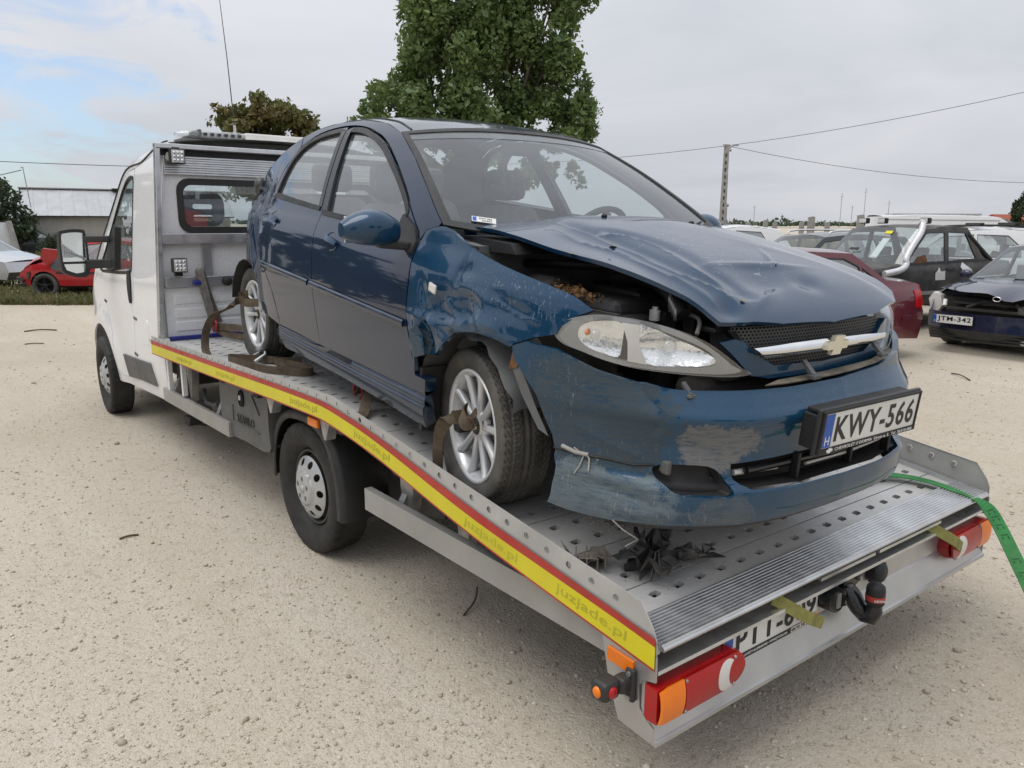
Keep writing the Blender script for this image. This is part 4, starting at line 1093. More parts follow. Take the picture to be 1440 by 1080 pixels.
mb = MB(); mb.lathe([(.012, .0), (.042, 0), (.045, .015), (.042, .038), (.03, .048), (0, .05)], 18, Matrix.Translation(RP(.155, .462, .0)), axis='x')
rp = mb.build('rubber_plug', M_black, truck)
mb = MB()
for k in range(9):
    a = k * .7; q = RP(.155 + .039 * math.cos(a), .462 + .039 * math.sin(a), .018); mb.box(q, (.036, .014, .014), .003)
mb.build('plug_rib', M_black, rp)

# ---- headboard and rear wall of the cab
XW = -2.22
def wall(name, poly, m, x0, x1, par=truck, holes=None):
    mb = MB(); mb.prism(poly, x0, x1, 'yz'); return mb.build(name, m, par)
ywin = rrect(-.80, .80, 1.685, 2.035, .07)
cabw = [(-.985, .80), (.985, .80), (.975, 1.4), (.945, 1.8), (.91, 2.24), (-.91, 2.24), (-.945, 1.8), (-.975, 1.4)]
panel('cab_rear_wall', cabw, lambda u, w: np.stack([u * 0 + XW - .02, u, w], -1), M_white, truck, (1, 0, 0), [ywin], .12, .02)
rw = panel('rear_window', rrect(-.80, .80, 1.685, 2.035, .07), lambda u, w: np.stack([u * 0 + XW - .022, u, w], -1), M_glass, truck, (1, 0, 0), (), .2, .004)
panel('window_seal', rrect(-.822, .822, 1.663, 2.057, .09), lambda u, w: np.stack([u * 0 + XW - .012, u, w], -1), M_seal, rw, (1, 0, 0), [rrect(-.775, .775, 1.71, 2.01, .06)], .08, .012)
for sgn in (-1, 1):
    mb = MB(); mb.bar((XW + .03, sgn * 1.03, .885), (XW + .03, sgn * .945, 2.27), .035, .05, .004, (1, 0, 0)); mb.build('headboard_post', M_alu_br, truck)
mb = MB(); mb.box((XW + .035, 0, 2.27), (.06, 1.93, .035), .005); mb.build('headboard_top', M_alu_br, truck)
mb = MB(); mb.box((XW - .0, 0, 2.235), (.02, 1.86, .05)); mb.build('roof_gap', M_black, truck)
mb = MB()
for k in range(8): mb.box((XW + .0, 0, 2.085 + .0165 * k), (.024 + .006 * (k % 2), 1.80, .0155), .003)
mb.build('ribbed_board', M_alu_br, truck)
for z0, z1 in ((1.588, 1.662), (1.275, 1.348)):
    mb = MB(); mb.box((XW + .02, 0, (z0 + z1) / 2), (.04, 1.93, z1 - z0), .004); mb.build('cross_rail', M_alu, truck)
for y in (-.65, .0, .65):
    mb = MB(); mb.box((XW + .012, y, 1.467), (.03, .062, .236)); mb.build('upright', M_alu, truck)
for k, z in enumerate((1.06, 1.165, .965)):
    for s_ in (-1, 1):
        mb = MB(); mb.box((XW + .006, s_ * .50, z + .02), (.024, .82, .078), .010); mb.build('pressed_panel', M_white, truck)
mb = MB(); mb.box((XW + .004, 0, 1.09), (.012, 1.94, .36)); mb.build('lower_board', M_white, truck)
mb = MB(); mb.box((XW + .028, 0, .902), (.045, 1.93, .024)); mb.build('blue_edge', M_bluecap, truck)
def work_lamp(y, z, arm):
    wl_ = MB(); wl_.box((XW + .085, y, z), (.05, .104, .104), .008); o = wl_.build('work_lamp', M_plastic, truck)
    mb = MB(); mb.box((XW + .112, y, z), (.008, .086, .086), .003); mb.build('lens', M_amb_off, o)
    mb = MB()
    for a in (-1, 0, 1):
        for b in (-1, 0, 1): mb.ball((XW + .116, y + a * .026, z + b * .026), (.004, .011, .011), 8, 4)
    mb.build('led', M_chrome, o)
    mb = MB(); mb.box((XW + .05, y, z + arm), (.05, .05, .03), .004); mb.build('bracket', M_black, o)
work_lamp(-.83, 2.198, .05); work_lamp(-.875, 1.437, -.064)
mb = MB(); mb.cyl((XW + .03, -.86, 2.20), (XW + .07, -.86, 2.20), .035); mb.build('lamp_socket', M_rim, truck)
mb = MB(); mb.lathe([(.034, .0), (.037, .02), (.033, .045), (0, .05)], 20, Matrix.Translation((XW + .04, -.528, 1.308)), axis='x'); mb.build('knob', M_black, truck)
# ---- light bar
lb = MB(); lb.box((-2.48, 0, 2.365), (.20, 1.30, .03), .01); lbo = lb.build('light_bar', M_greypl, truck)
def lens_part(name, y0, y1, m):
    mb = MB(); P = []
    for y in np.linspace(y0, y1, 7):
        t_ = max(0, (abs(y) - .55) / .18); sc = math.sqrt(max(.02, 1 - t_ * t_))
        P.append([Vector((-2.48 + .115 * sc * math.cos(a) * (1 if abs(math.cos(a)) > 0 else 1), y, 2.388 + .038 * sc * math.sin(a) - .0)) for a in np.linspace(0, 2 * math.pi, 17)[:-1]])
    mb.loft(P, True, True); return mb.build(name, m, lbo)
lens_part('end_lens', -.725, -.575, M_clear); lens_part('end_lens', .575, .725, M_clear)
mb = MB(); mb.box((-2.48, -.405, 2.39), (.22, .33, .055), .012); mb.build('module', M_clear, lbo)
mb = MB(); mb.box((-2.48, -.405, 2.388), (.19, .31, .036), .004); mb.build('led_board', M_alu, lbo)
for k in range(6):
    mb = MB(); mb.box((-2.375, -.535 + k * .052, 2.39), (.02, .026, .022), .002); mb.build('led_block', M_plastic, lbo)
mb = MB(); mb.box((-2.48, -.575, 2.39), (.232, .02, .066), .006); mb.build('clamp', M_greypl, lbo)
mb = MB(); mb.box((-2.48, .17, 2.392), (.225, .80, .056), .012); mb.build('module', M_lwhite, lbo)
mb = MB(); mb.box((-2.44, 0, 2.325), (.16, 1.45, .05), .01); mb.build('bar_base', M_greypl, lbo)
mb = MB()
for y in (-.45, -.35, .45): mb.bar((-2.40, y, 2.30), (-2.42, y + .05, 2.36), .02, .02)
mb.build('foot', M_black, lbo)
# ---- whip antenna
mb = MB(); mb.tube([(-2.62, -.215, 2.26), (-2.615, -.218, 2.50)], [.016, .010]); an = mb.build('antenna', M_rim, truck)
mb = MB(); mb.tube([(-2.615, -.218, 2.50), (-2.63, -.235, 3.0), (-2.66, -.262, 3.6)], [.0045, .0035, .002], 6); mb.build('whip', M_wire, an)

# ---- cab
CZ = PC([.3, .45, .7, 1.0, 1.35, 1.7, 2.0, 2.2, 2.32], [.985, 1.005, 1.02, 1.015, .995, .965, .935, .905, .86])
CX = PC([-5.1, -4.95, -4.7, -4.3, -3.8, -3.2, -2.5, -2.22], [.70, .80, .92, .985, 1, 1, .99, .985])
def cabw_(x, z): return CZ(z) * CX(x)
def flare(x, z):
    d = np.hypot(x + 4.04, (z - .36) * .98); return .022 * np.exp(-((d - .53) / .09) ** 2) + .012 * np.exp(-((d - .44) / .05) ** 2)
arch = [(-4.04 + .475 * math.cos(a), .36 + .475 * math.sin(a)) for a in np.linspace(R(2), R(178), 22)]
dwin = crv([(-2.935, 2.02), (-2.945, 1.70), (-2.965, 1.42), (-3.02, 1.365), (-3.25, 1.345), (-3.60, 1.335), (-3.98, 1.345), (-3.80, 1.50), (-3.50, 1.76), (-3.23, 1.99), (-3.10, 2.06), (-2.98, 2.07)], 3, True)
for sgn in (-1, 1):
    f = lambda u, w, e=0., s_=sgn: np.stack([u, s_ * (cabw_(u, w) + flare(u, w) + e), w], -1)
    col = [(-2.225, .46), (-2.222, 2.262), (-2.40, 2.245), (-2.62, 2.20), (-2.90, 2.15), (-2.905, 1.6), (-2.93, 1.15), (-2.985, 1.02), (-2.935, .965), (-2.985, .66), (-2.985, .40), (-2.36, .415), (-2.30, .42)]
    panel('cab_corner', col, f, M_white, truck, (0, sgn, 0), (), .05, .015)
    door = [(-2.912, 2.145), (-2.912, 1.6), (-2.936, 1.15), (-2.991, 1.02), (-2.941, .965), (-2.991, .66), (-2.992, .47), (-3.50, .45), (-3.57, .50), (-3.585, .62), (-3.62, .80), (-3.78, 1.02), (-3.95, 1.12), (-4.12, 1.28), (-4.08, 1.35), (-3.5, 1.845), (-3.25, 2.06), (-3.08, 2.13)]
    dr = panel('cab_door', door, f, M_white, truck, (0, sgn, 0), [dwin], .05, .02)
    panel('door_window', dwin, lambda u, w: f(u, w, -.012), M_glass, dr, (0, sgn, 0), (), .08, .004)
    big = [((x + 3.35) * 1.035 - 3.35, (z - 1.7) * 1.07 + 1.7) for x, z in dwin]
    panel('window_seal', big, lambda u, w: f(u, w, .003), M_seal, dr, (0, sgn, 0), [dwin], .05, .015)
    fen = [(-4.125, 1.275), (-3.955, 1.115), (-3.785, 1.015), (-3.63, .80), (-3.592, .62), (-3.575, .50)] + [(-3.565, .38)] + arch + [(-4.52, .38), (-4.95, .36), (-4.985, .6), (-4.90, .80), (-4.70, .98), (-4.40, 1.15)]
    panel('cab_wing', fen, f, M_white, truck, (0, sgn, 0), (), .04, .015)
    sill = [(-2.36, .408), (-2.992, .395), (-3.56, .375), (-3.55, .45), (-2.992, .465), (-2.30, .43)]
    panel('door_sill', sill, lambda u, w: f(u, w, -.004), M_white, truck, (0, sgn, 0), (), .06, .03)
    for qd in ([(-3.33, .645), (-2.955, .655), (-2.90, .49), (-3.25, .462)], [(-2.945, .655), (-2.58, .668), (-2.475, .50), (-2.89, .49)]):
        panel('side_moulding', qd, lambda u, w: f(u, w, .014), M_greypl, truck, (0, sgn, 0), (), .06, .016)
    hd = crv([(-3.005, 1.36), (-2.985, 1.27), (-2.975, 1.13), (-3.0, 1.10), (-3.035, 1.13), (-3.075, 1.25), (-3.07, 1.34)], 3, True)
    panel('door_handle', hd, lambda u, w: f(u, w, .012), M_black, dr, (0, sgn, 0), (), .03, .014)
    # roof side of the cab and the A-pillar
    ap = [(-2.905, 2.155), (-2.62, 2.208), (-2.40, 2.252), (-2.222, 2.270), (-2.222, 2.30), (-2.45, 2.29), (-2.75, 2.245), (-3.05, 2.19), (-3.22, 2.12), (-3.55, 1.86), (-4.22, 1.34), (-4.40, 1.158), (-4.13, 1.288), (-4.09, 1.36), (-3.51, 1.85), (-3.26, 2.068), (-3.085, 2.138)]
    panel('roof_side', ap, f, M_white, truck, (0, sgn, 0), (), .05, .012)
    # hinge covers, shut-line ends and the pressed line of the door
    for hx, hz in ((-2.945, .985), (-2.99, .69)):
        panel('hinge_cover', [(hx + .075, hz + .006), (hx, hz + .016), (hx, hz - .004), (hx + .07, hz - .012)], lambda u, w: f(u, w, .006), M_greypl, truck, (0, sgn, 0), (), .04, .008)
    panel('fuel_flap', rrect(-2.80, -2.58, .80, 1.0, .04), lambda u, w: f(u, w, .003), M_white, truck, (0, sgn, 0), (), .05, .006)
    panel('wing_vent', [(-3.86, 1.07), (-3.80, 1.06), (-3.795, 1.045), (-3.86, 1.05)], lambda u, w: f(u, w, .006), M_black, truck, (0, sgn, 0), (), .03, .006)
    # black gutter seam that runs up the pillar and over to the headboard
    gp = crv([(-4.2, 1.352), (-3.53, 1.862), (-3.24, 2.10), (-3.05, 2.168), (-2.74, 2.19), (-2.50, 2.27), (-2.36, 2.305), (-2.24, 2.31)], 5)
    mb = MB(); mb.tube([(x, sgn * (float(cabw_(x, z)) + .004), z) for x, z in gp], .006, 6); mb.build('gutter_seal', M_seal, truck)
# roof, windscreen, bonnet, bumper of the cab
tl_ = [(-2.222, 2.30, 'roof'), (-2.45, 2.29, 'roof'), (-2.75, 2.245, 'roof'), (-3.05, 2.19, 'roof'), (-3.22, 2.12, 'windscreen'), (-3.55, 1.86, 'windscreen'), (-4.22, 1.34, 'windscreen'),
       (-4.40, 1.158, 'bonnet'), (-4.70, .98, 'bonnet'), (-4.90, .80, 'bumper'), (-4.985, .6, 'bumper'), (-4.95, .36, 'bumper')]
def strip(names, m, crown, par=truck, fr=0.):
    pp = [(x, z) for x, z, n_ in tl_ if n_ in names]
    i = [k for k, q in enumerate(tl_) if q[2] in names]
    if i[-1] + 1 < len(tl_): pp.append(tl_[i[-1] + 1][:2])
    pp = crv(pp, 4); S_ = np.linspace(-1, 1, 15); P = []
    for x, z in pp:
        w_ = float(cabw_(x, z)); P.append([(x - fr * (1 - s_ * s_), s_ * w_, z + crown * (1 - abs(s_) ** 2.5)) for s_ in S_])
    return gridm(names[0], P, m, par)
strip(['roof'], M_white, .06); strip(['windscreen'], M_screen, .04, fr=.18); strip(['bonnet'], M_white, .02, fr=.22); strip(['bumper'], M_plastic, 0, fr=.25)
mb = MB(); mb.box((-3.6, 0, .62), (2.5, 1.5, .25), .02); mb.box((-3.9, 0, 1.15), (.4, 1.7, .35), .06); mb.build('cab_floor', M_under, truck)
for y in (-.48, .10, .52):
    st = link('cab_seat', None, truck, (-2.75, y, .95))
    mb = MB(); mb.box((-.25, 0, .1), (.5, .46, .16), .05); mb.build('seat_base', M_seat, st)
    mb = MB(); mb.prism(crv([(-.23, .15), (-.235, .6), (-.17, .74), (.17, .74), (.235, .6), (.23, .15)], 4), -.02, .10, 'yz'); mb.build('backrest', M_seat, st)
    mb = MB(); mb.prism(rrect(-.15, .15, .76, 1.02, .07), 0, .08, 'yz')
    hr = [rrect(-.085, .085, .80, .85, .02), rrect(-.085, .085, .895, .935, .018)]
    mb = MB()
    o = panel('headrest', rrect(-.165, .165, .76, 1.03, .09), lambda u, w: np.stack([u * 0 + .05, u, w], -1), M_seat, st, (1, 0, 0), hr, .05, .05)
# door mirror of the truck
mir = empty('door_mirror', (0, 0, 0)); mir.parent = truck
def mp(x, z): return (x, z)
fc = Vector((-3.572, -1.272, 1.49))
fx = Vector((.80, .60, 0)).normalized()      # horizontal direction of the glass
fx = Vector((-.07, 1, 0)).normalized()
fz = Vector((0, 0, 1)); fn3 = fx.cross(fz)
def mirror_poly(s_=1.0): return [(a * s_ * .98, b * s_) for a, b in crv([(-.10, .145), (-.06, .185), (.07, .19), (.105, .15), (.112, -.10), (.09, -.195), (0, -.20), (-.085, -.165), (-.105, -.10)], 4, True)]
def mput(mb): 
    M = Matrix((fx, -fn3, fz)).transposed().to_4x4(); M.translation = fc
    return M
mb = MB(); mb.prism(mirror_poly(1.0), 0, .07, 'xz', mput(mb)); mb.build('mirror_housing', M_plastic, mir)
M_ = mput(None)
up = [(a * .86, b * .86) for a, b in mirror_poly() if b > -.085]; up += [(.091, -.072), (-.089, -.072)]
mb = MB(); mb.prism([p for p in up], -.004, .001, 'xz', M_); 
flip = 1
mb.build('mirror_glass', M_mirror, mir)
lo_ = [(-.084, -.092), (.092, -.092), (.074, -.160), (0, -.170), (-.069, -.140)]
mb = MB(); mb.prism(lo_, -.004, .001, 'xz', M_); mb.build('mirror_glass', M_mirror, mir)
mb = MB()
a0 = fc + fx * .09
mb.bar(a0 + Vector((0, 0, .11)), Vector((-3.52, -1.0, 1.60)), .05, .055, .01); mb.build('mirror_arm', M_plastic, mir)
mb = MB(); mb.bar(a0 + Vector((0, 0, -.10)), Vector((-3.50, -1.0, 1.40)), .06, .075, .01); mb.build('mirror_arm', M_plastic, mir)
def cabf(u, w, e=0.): return np.stack([u, -(cabw_(u, w) + flare(u, w) + e), w], -1)
panel('mirror_foot', [(-3.36, 1.36), (-3.62, 1.335), (-3.66, 1.42), (-3.40, 1.72), (-3.34, 1.70)], lambda u, w: cabf(u, w, .03), M_plastic, mir, (0, -1, 0), (), .05, .05)

# ================================================================== BLUE HATCHBACK
car = empty('blue_hatchback')
car.matrix_world = Matrix(((.99442, .08546, .06179, 1.5818), (-.0853, .99634, -.0053, -.2019), (-.06202, 0, .99807, .7151), (0, 0, 0, 1))).normalized()
tag(car, 'dark blue crash-damaged hatchback strapped on the flatbed of the tow truck', 'car')
PRZ = PC([.12, .18, .22, .30, .42, .52, .62, .74, .82, .865, .90, .97, 1.02, 1.10, 1.2, 1.3, 1.38, 1.43, 1.48],
         [.76, .80, .83, .847, .857, .861, .8635, .8545, .8430, .8330, .8160, .779, .762, .730, .684, .632, .585, .545, .49])
TPX = PC([-3.45, -3.3, -3.1, -2.6, -2.0, -1, -.2, 0, .2, .38, .53, .645, .74, .805, .862],
         [.45, .58, .68, .950, .999, 1, .999, .990, .964, .918, .86, .79, .70, .605, .47])
def wid(x, z, dent=False):
    zs = z + .030 * (x + 1.0) * np.clip((z - .70) / .12, 0, 1) * np.clip((1.06 - z) / .12, 0, 1)
    w_ = PRZ(zs) * TPX(x)
    return w_
def seg_d(x, y, pts):
    d = np.full(np.shape(x), 9.); sd_ = np.zeros(np.shape(x)); tt = np.zeros(np.shape(x)); n = len(pts) - 1
    for i in range(n):
        a, b = np.array(pts[i]), np.array(pts[i + 1]); L = b - a; l2 = L @ L
        t = np.clip(((x - a[0]) * L[0] + (y - a[1]) * L[1]) / l2, 0, 1)
        ex, ey = x - a[0] - t * L[0], y - a[1] - t * L[1]; q = np.hypot(ex, ey)
        s_ = np.sign(L[0] * ey - L[1] * ex); m_ = q < d
        d = np.where(m_, q, d); sd_ = np.where(m_, q * s_, sd_); tt = np.where(m_, (i + t) / n, tt)
    return sd_, tt
CREASE = [([(-.345, .52), (-.27, .66), (-.23, .78)], -.009, .016), ([(-.26, .67), (-.16, .64), (-.10, .60)], -.010, .014), ([(-.15, .76), (-.05, .70), (.02, .62)], -.011, .015),
          ([(.03, .78), (.08, .72), (.20, .67)], -.012, .015), ([(-.22, .72), (-.12, .77), (.02, .78), (.16, .735)], .008, .018), ([(-.36, .60), (-.30, .58), (-.25, .54)], .009, .012),
          ([(-.02, .90), (-.07, .85), (-.06, .80)], .009, .010), ([(.14, .80), (.26, .76), (.38, .745)], -.006, .012), ([(-.30, .72), (-.24, .62), (-.24, .53)], .008, .010)]
def dents(x, z):
    """how far the right front wing is pushed in (+) or buckled out (-)"""
    g = lambda cx, cz, sx, sz, a, r=0.: a * np.exp(-((((x - cx) * math.cos(r) + (z - cz) * math.sin(r)) / sx) ** 2 + ((-(x - cx) * math.sin(r) + (z - cz) * math.cos(r)) / sz) ** 2))
    d = g(-.12, .70, .10, .075, .030) + g(.02, .735, .06, .05, .022) + g(.12, .73, .035, .06, -.012, .4)
    d = d + g(-.02, .665, .30, .022, -.016) + g(.17, .69, .05, .04, -.016) + g(-.23, .58, .05, .09, .030) + g(-.31, .55, .02, .10, -.012)
    d = d + g(-.27, .745, .025, .06, .010, .5) + g(-.075, .865, .012, .05, .010, -.2) + g(-.03, .86, .07, .03, .007, .2)
    for pts_, a_, w_ in CREASE:
        q_, t_ = seg_d(x, z, pts_); d = d + a_ * np.exp(-np.abs(q_) / w_) * np.clip(t_ / .15, 0, 1) * np.clip((1 - t_) / .15, 0, 1)
    d = d + g(.25, .77, .10, .03, .014, -.25) + g(.08, .80, .12, .02, -.006, -.15) + g(-.20, .64, .02, .05, -.014, .3)
    return d
def side(sgn, e=0., dn=False):
    def f(u, w):
        y = wid(u, w) + e
        if dn: y = y - dents(u, w)
        return np.stack([u, sgn * y, w], -1)
    return f
SR = side(-1)
# ---- outlines in side view (x, z)
win_top = [(-2.30, 1.045), (-2.285, 1.10), (-2.25, 1.20), (-2.15, 1.315), (-1.96, 1.385), (-1.69, 1.415), (-1.42, 1.405), (-1.16, 1.357), (-.935, 1.268), (-.683, 1.130), (-.475, .985)]
rdoor_rear = [(-2.30, 1.045), (-2.305, .90), (-2.26, .76), (-2.165, .66), (-2.03, .545), (-1.95, .42), (-1.925, .352)]
split = [(-1.475, 1.02), (-1.455, .93), (-1.425, .83), (-1.40, .67), (-1.372, .55), (-1.345, .44), (-1.322, .352)]
flead = [(-.475, .985), (-.435, .935), (-.42, .88), (-.403, .79), (-.392, .66), (-.36, .56), (-.325, .45), (-.312, .362)]
wt = crv(win_top, 4)
bs = [(-1.475, 1.02), (-1.545, 1.22), (-1.605, 1.405)]       # split line between the door frames
iS = min(range(len(wt)), key=lambda i: abs(wt[i][0] + 1.605))
rdoor = wt[:iS + 1] + bs[::-1][1:] + split[1:] + crv(rdoor_rear[::-1], 3)[:-1]
fdoor = wt[iS + 1:] + crv(flead, 3)[1:] + split[::-1][:-1] + bs[:-1] + [(-1.60, 1.403)]
def gapin(poly, d=.0025):
    P = np.array(poly); c = P.mean(0); A_ = 0
    n = len(P); out = []
    ar = sum(P[i][0] * P[(i + 1) % n][1] - P[(i + 1) % n][0] * P[i][1] for i in range(n))
    s_ = 1 if ar > 0 else -1
    for i in range(n):
        a, b, c_ = P[i - 1], P[i], P[(i + 1) % n]
        t = c_ - a; L = np.hypot(*t) or 1
        out.append(b + s_ * d * np.array([-t[1], t[0]]) / L)
    return [tuple(p) for p in out]
rglass = crv([(-2.215, 1.062), (-2.205, 1.15), (-2.165, 1.25), (-2.065, 1.325), (-1.90, 1.372), (-1.71, 1.393)], 4) + [(-1.655, 1.392), (-1.60, 1.24), (-1.525, 1.020)] + [(-1.85, 1.038)]
fglass = [(-1.395, .998), (-1.445, 1.12), (-1.515, 1.28), (-1.555, 1.385)] + crv([(-1.535, 1.393), (-1.40, 1.385), (-1.25, 1.356), (-1.09, 1.308), (-.94, 1.242), (-.79, 1.168), (-.66, 1.092), (-.60, 1.045)], 4) + [(-.585, .965), (-.98, .985)]
for sgn in (-1, 1):
    f = side(sgn); o3 = (0, sgn, 0)
    rd = panel('rear_door', gapin(rdoor), f, M_blue, car, o3, [rglass], .035, .022)
    panel('door_glass', rglass, side(sgn, -.012), M_glass, rd, o3, (), .12, .003)
    fd = panel('front_door', gapin(fdoor), f, M_blue, car, o3, [fglass], .035, .022)
    panel('door_glass', fglass, side(sgn, -.012), M_glass, fd, o3, (), .12, .003)
    # black window surrounds and the pillar between the doors
    def surround(gl, d, par, name='window_trim'):
        panel(name, gapin(gl, -d), side(sgn, .003), M_seal, par, o3, [gapin(gl, .004)], .03, .010)
    surround(rglass, .020, rd); surround(fglass, .020, fd)
    panel('pillar_trim', [(-1.660, 1.392), (-1.615, 1.400), (-1.550, 1.215), (-1.485, 1.020), (-1.520, 1.020), (-1.592, 1.235)], side(sgn, .004), M_gloss, rd, o3, (), .04, .012)
    panel('pillar_trim', [(-1.605, 1.402), (-1.545, 1.395), (-1.440, 1.105), (-1.400, .998), (-1.470, 1.012), (-1.540, 1.215)], side(sgn, .004), M_gloss, fd, o3, (), .04, .012)
    panel('belt_seal', [(-2.235, 1.060), (-1.50, 1.020), (-1.50, 1.000), (-2.24, 1.038)], side(sgn, .006), M_seal, rd, o3, (), .06, .012)
    panel('belt_seal', [(-1.455, 1.008), (-.55, .968), (-.545, .948), (-1.455, .984)], side(sgn, .006), M_seal, fd, o3, (), .06, .012)
    # rubbing strips
    for nm, x0, x1, par in (('side_moulding', -2.185, -1.44, rd), ('side_moulding', -1.41, -.40, fd)):
        z0 = lambda x: .650 - .029 * (x + 1.4)
        pg = [(x0, z0(x0) + .014), (x1, z0(x1) + .014), (x1 + .004, z0(x1)), (x1, z0(x1) - .016), (x0, z0(x0) - .016)]
        panel(nm, pg, lambda u, w, sgn=sgn: np.stack([u, sgn * (wid(u, w) + .004 + .011 * np.clip(1 - ((w - z0(u) + .001) / .0165) ** 4, 0, 1)), w], -1), M_blue, par, o3, (), .0075, .016)
    # handles: recessed cup, then the pull across it
    for (hx, hz, par) in ((-1.205, .873, fd), (-2.065, .925, rd)):
        cup = [(hx + .072 * math.cos(a) * (1 if math.cos(a) > 0 else 1.05), hz - .012 * math.cos(a) + .040 * math.sin(a)) for a in np.linspace(0, 6.283, 25)[:-1]]
        hh = panel('door_handle', cup, lambda u, w, sgn=sgn, hx=hx, hz=hz: np.stack([u, sgn * (wid(u, w) + .0035 - .024 * np.clip(1 - np.hypot((u - hx) / .075, (w - hz) / .042) ** 2, 0, 1)), w], -1), M_blue, par, o3, (), .010, .012)
        pull = [(hx - .082, hz + .024), (hx - .04, hz + .030), (hx + .05, hz + .018), (hx + .080, hz + .004), (hx + .076, hz - .012), (hx + .04, hz - .004), (hx - .04, hz + .008), (hx - .08, hz + .004)]
        panel('handle_pull', pull, lambda u, w, sgn=sgn, hx=hx: np.stack([u, sgn * (wid(u, w) + .012 + .018 * np.clip(1 - ((u - hx) / .09) ** 2, 0, 1)), w], -1), M_blue_f, hh, o3, (), .010, .014)  # lighter wing paint puts the sky highlight into the pull's colour
    # sill and side skirt
    sk = [(-1.945, .348), (-1.60, .349), (-.33, .360), (-.318, .43), (-.232, .428), (-.262, .222), (-.60, .236), (-1.10, .246), (-1.70, .236), (-1.875, .225), (-1.915, .275)]
    bulge = lambda u, w: .010 * np.exp(-((w - .29) / .05) ** 2) - .016 * np.exp(-((w - .352) / .007) ** 2) - .008 * np.exp(-((w - .322) / .005) ** 2)
    panel('side_skirt', sk, lambda u, w, sgn=sgn: np.stack([u, sgn * (wid(u, w) + .004 + bulge(u, w)), w], -1), M_blue, car, o3, (), .018, .05)
    # quarter panel with the rear pillar
    qp = [(-1.928, .350), (-1.955, .42), (-2.035, .545), (-2.172, .66), (-2.268, .76), (-2.313, .90), (-2.308, 1.045), (-2.292, 1.105), (-2.257, 1.207), (-2.153, 1.323)] + [(-2.20, 1.372), (-2.42, 1.300), (-2.66, 1.170), (-2.90, 1.015), (-3.05, .97), (-3.28, .90), (-3.38, .70), (-3.38, .42), (-3.20, .30), (-2.97, .27)] + \
         [(-2.6 + .355 * math.cos(a), .30 + .355 * math.sin(a)) for a in np.linspace(R(178), R(14), 18)]
    crum = lambda u, w: .016 * np.exp(-(((u + 2.42) / .10) ** 2 + ((w - .80) / .16) ** 2)) * (1 + np.sin(u * 55 + w * 31)) + .010 * np.exp(-(((u + 2.36) / .03) ** 2 + ((w - .88) / .2) ** 2))
    panel('quarter_panel', qp, (lambda u, w: np.stack([u, -(wid(u, w) - crum(u, w)), w], -1)) if sgn < 0 else f, M_blue, car, o3, (), .03, .02)
    # roof rail and A-pillar
    rr = [(x, z + .0) for x, z in wt][3 * 4:]
    rr = [(-2.143, 1.325), (-1.955, 1.394), (-1.69, 1.424), (-1.42, 1.414), (-1.155, 1.366), (-.928, 1.277), (-.676, 1.138), (-.468, .990), (-.430, .944)] + [(-.40, .985), (-.315, 1.005), (-.30, 1.018), (-.50, 1.140), (-.72, 1.262), (-.965, 1.372), (-1.20, 1.424), (-1.50, 1.448), (-1.80, 1.442), (-2.05, 1.412), (-2.192, 1.374)]
    panel('roof_side', crv(rr[:9], 4) + rr[9:], f, M_blue, car, o3, (), .03, .02)
    # front wing
    arch_d = crv([(.285, .668), (.268, .655), (.224, .666), (.156, .680), (.054, .668), (-.05, .640), (-.105, .597), (-.165, .545), (-.238, .526), (-.30, .520), (-.315, .445)], 3)
    arch_u = [(.355 * math.cos(a) + .0, .31 + .355 * math.sin(a)) for a in np.linspace(R(35), R(165), 16)] + [(-.30, .44)]
    top = [(-.40, .982), (-.312, 1.003), (-.225, 1.000), (-.081, .952), (.089, .915), (.257, .886), (.373, .866), (.47, .845), (.545, .812)]
    fr = [(.50, .788), (.455, .752), (.438, .722), (.36, .700)]
    lead = [(-.322, .45), (-.354, .56), (-.386, .66), (-.397, .79), (-.414, .88), (-.428, .935)]
    panel('front_wing', crv(top, 3) + fr + (arch_d if sgn < 0 else arch_u) + crv(lead, 3)[1:-1], side(sgn, 0, sgn < 0), M_blue_f if sgn < 0 else M_blue, car, o3, (), .010, .016)
# crumpled fold behind the front wheel and hanging arch liner
def folded(name, pts, m, par=car, thick=.003):
    mb = MB(); mb.add([p for p in pts[0]], pts[1], False); o = mb.build(name, m, par)
    md = o.modifiers.new('thickness', 'SOLIDIFY'); md.thickness = thick
    return o
folded('bent_flange', ([(-.355, -.868, .55), (-.30, -.892, .615), (-.245, -.866, .60), (-.225, -.868, .53), (-.30, -.874, .505), (-.262, -.885, .645), (-.33, -.86, .60)], [(0, 4, 1), (4, 3, 1), (1, 3, 2), (0, 1, 6), (1, 2, 5), (1, 5, 6)]), M_blue_f)
mb = MB(); L_ = []
for k, a in enumerate(np.linspace(R(20), R(178), 22)):
    rr_ = .330 + .012 * math.sin(k * 1.3) + (.02 if k > 17 else 0)
    x, z = rr_ * math.cos(a) + .005, .335 + rr_ * math.sin(a)
    L_.append([(x, -.835 + .01 * math.sin(k * 2.1), z - .012), (x * 1.0, -.80, z), (x, -.62, z - .005), (x, -.55, z - .02)])
mb.loft([[Vector(p) for p in q] for q in L_], False); ol = mb.build('arch_liner', M_greypl, car)
mb = MB(); mb.box((-.305, -.70, .33), (.02, .28, .26)); mb.build('liner_panel', M_under, car)
folded('rusty_bracket', ([(.30, -.83, .655), (.345, -.82, .665), (.33, -.835, .60), (.29, -.84, .585), (.305, -.80, .62)], [(0, 1, 2), (0, 2, 3), (0, 3, 4)]), M_rust)
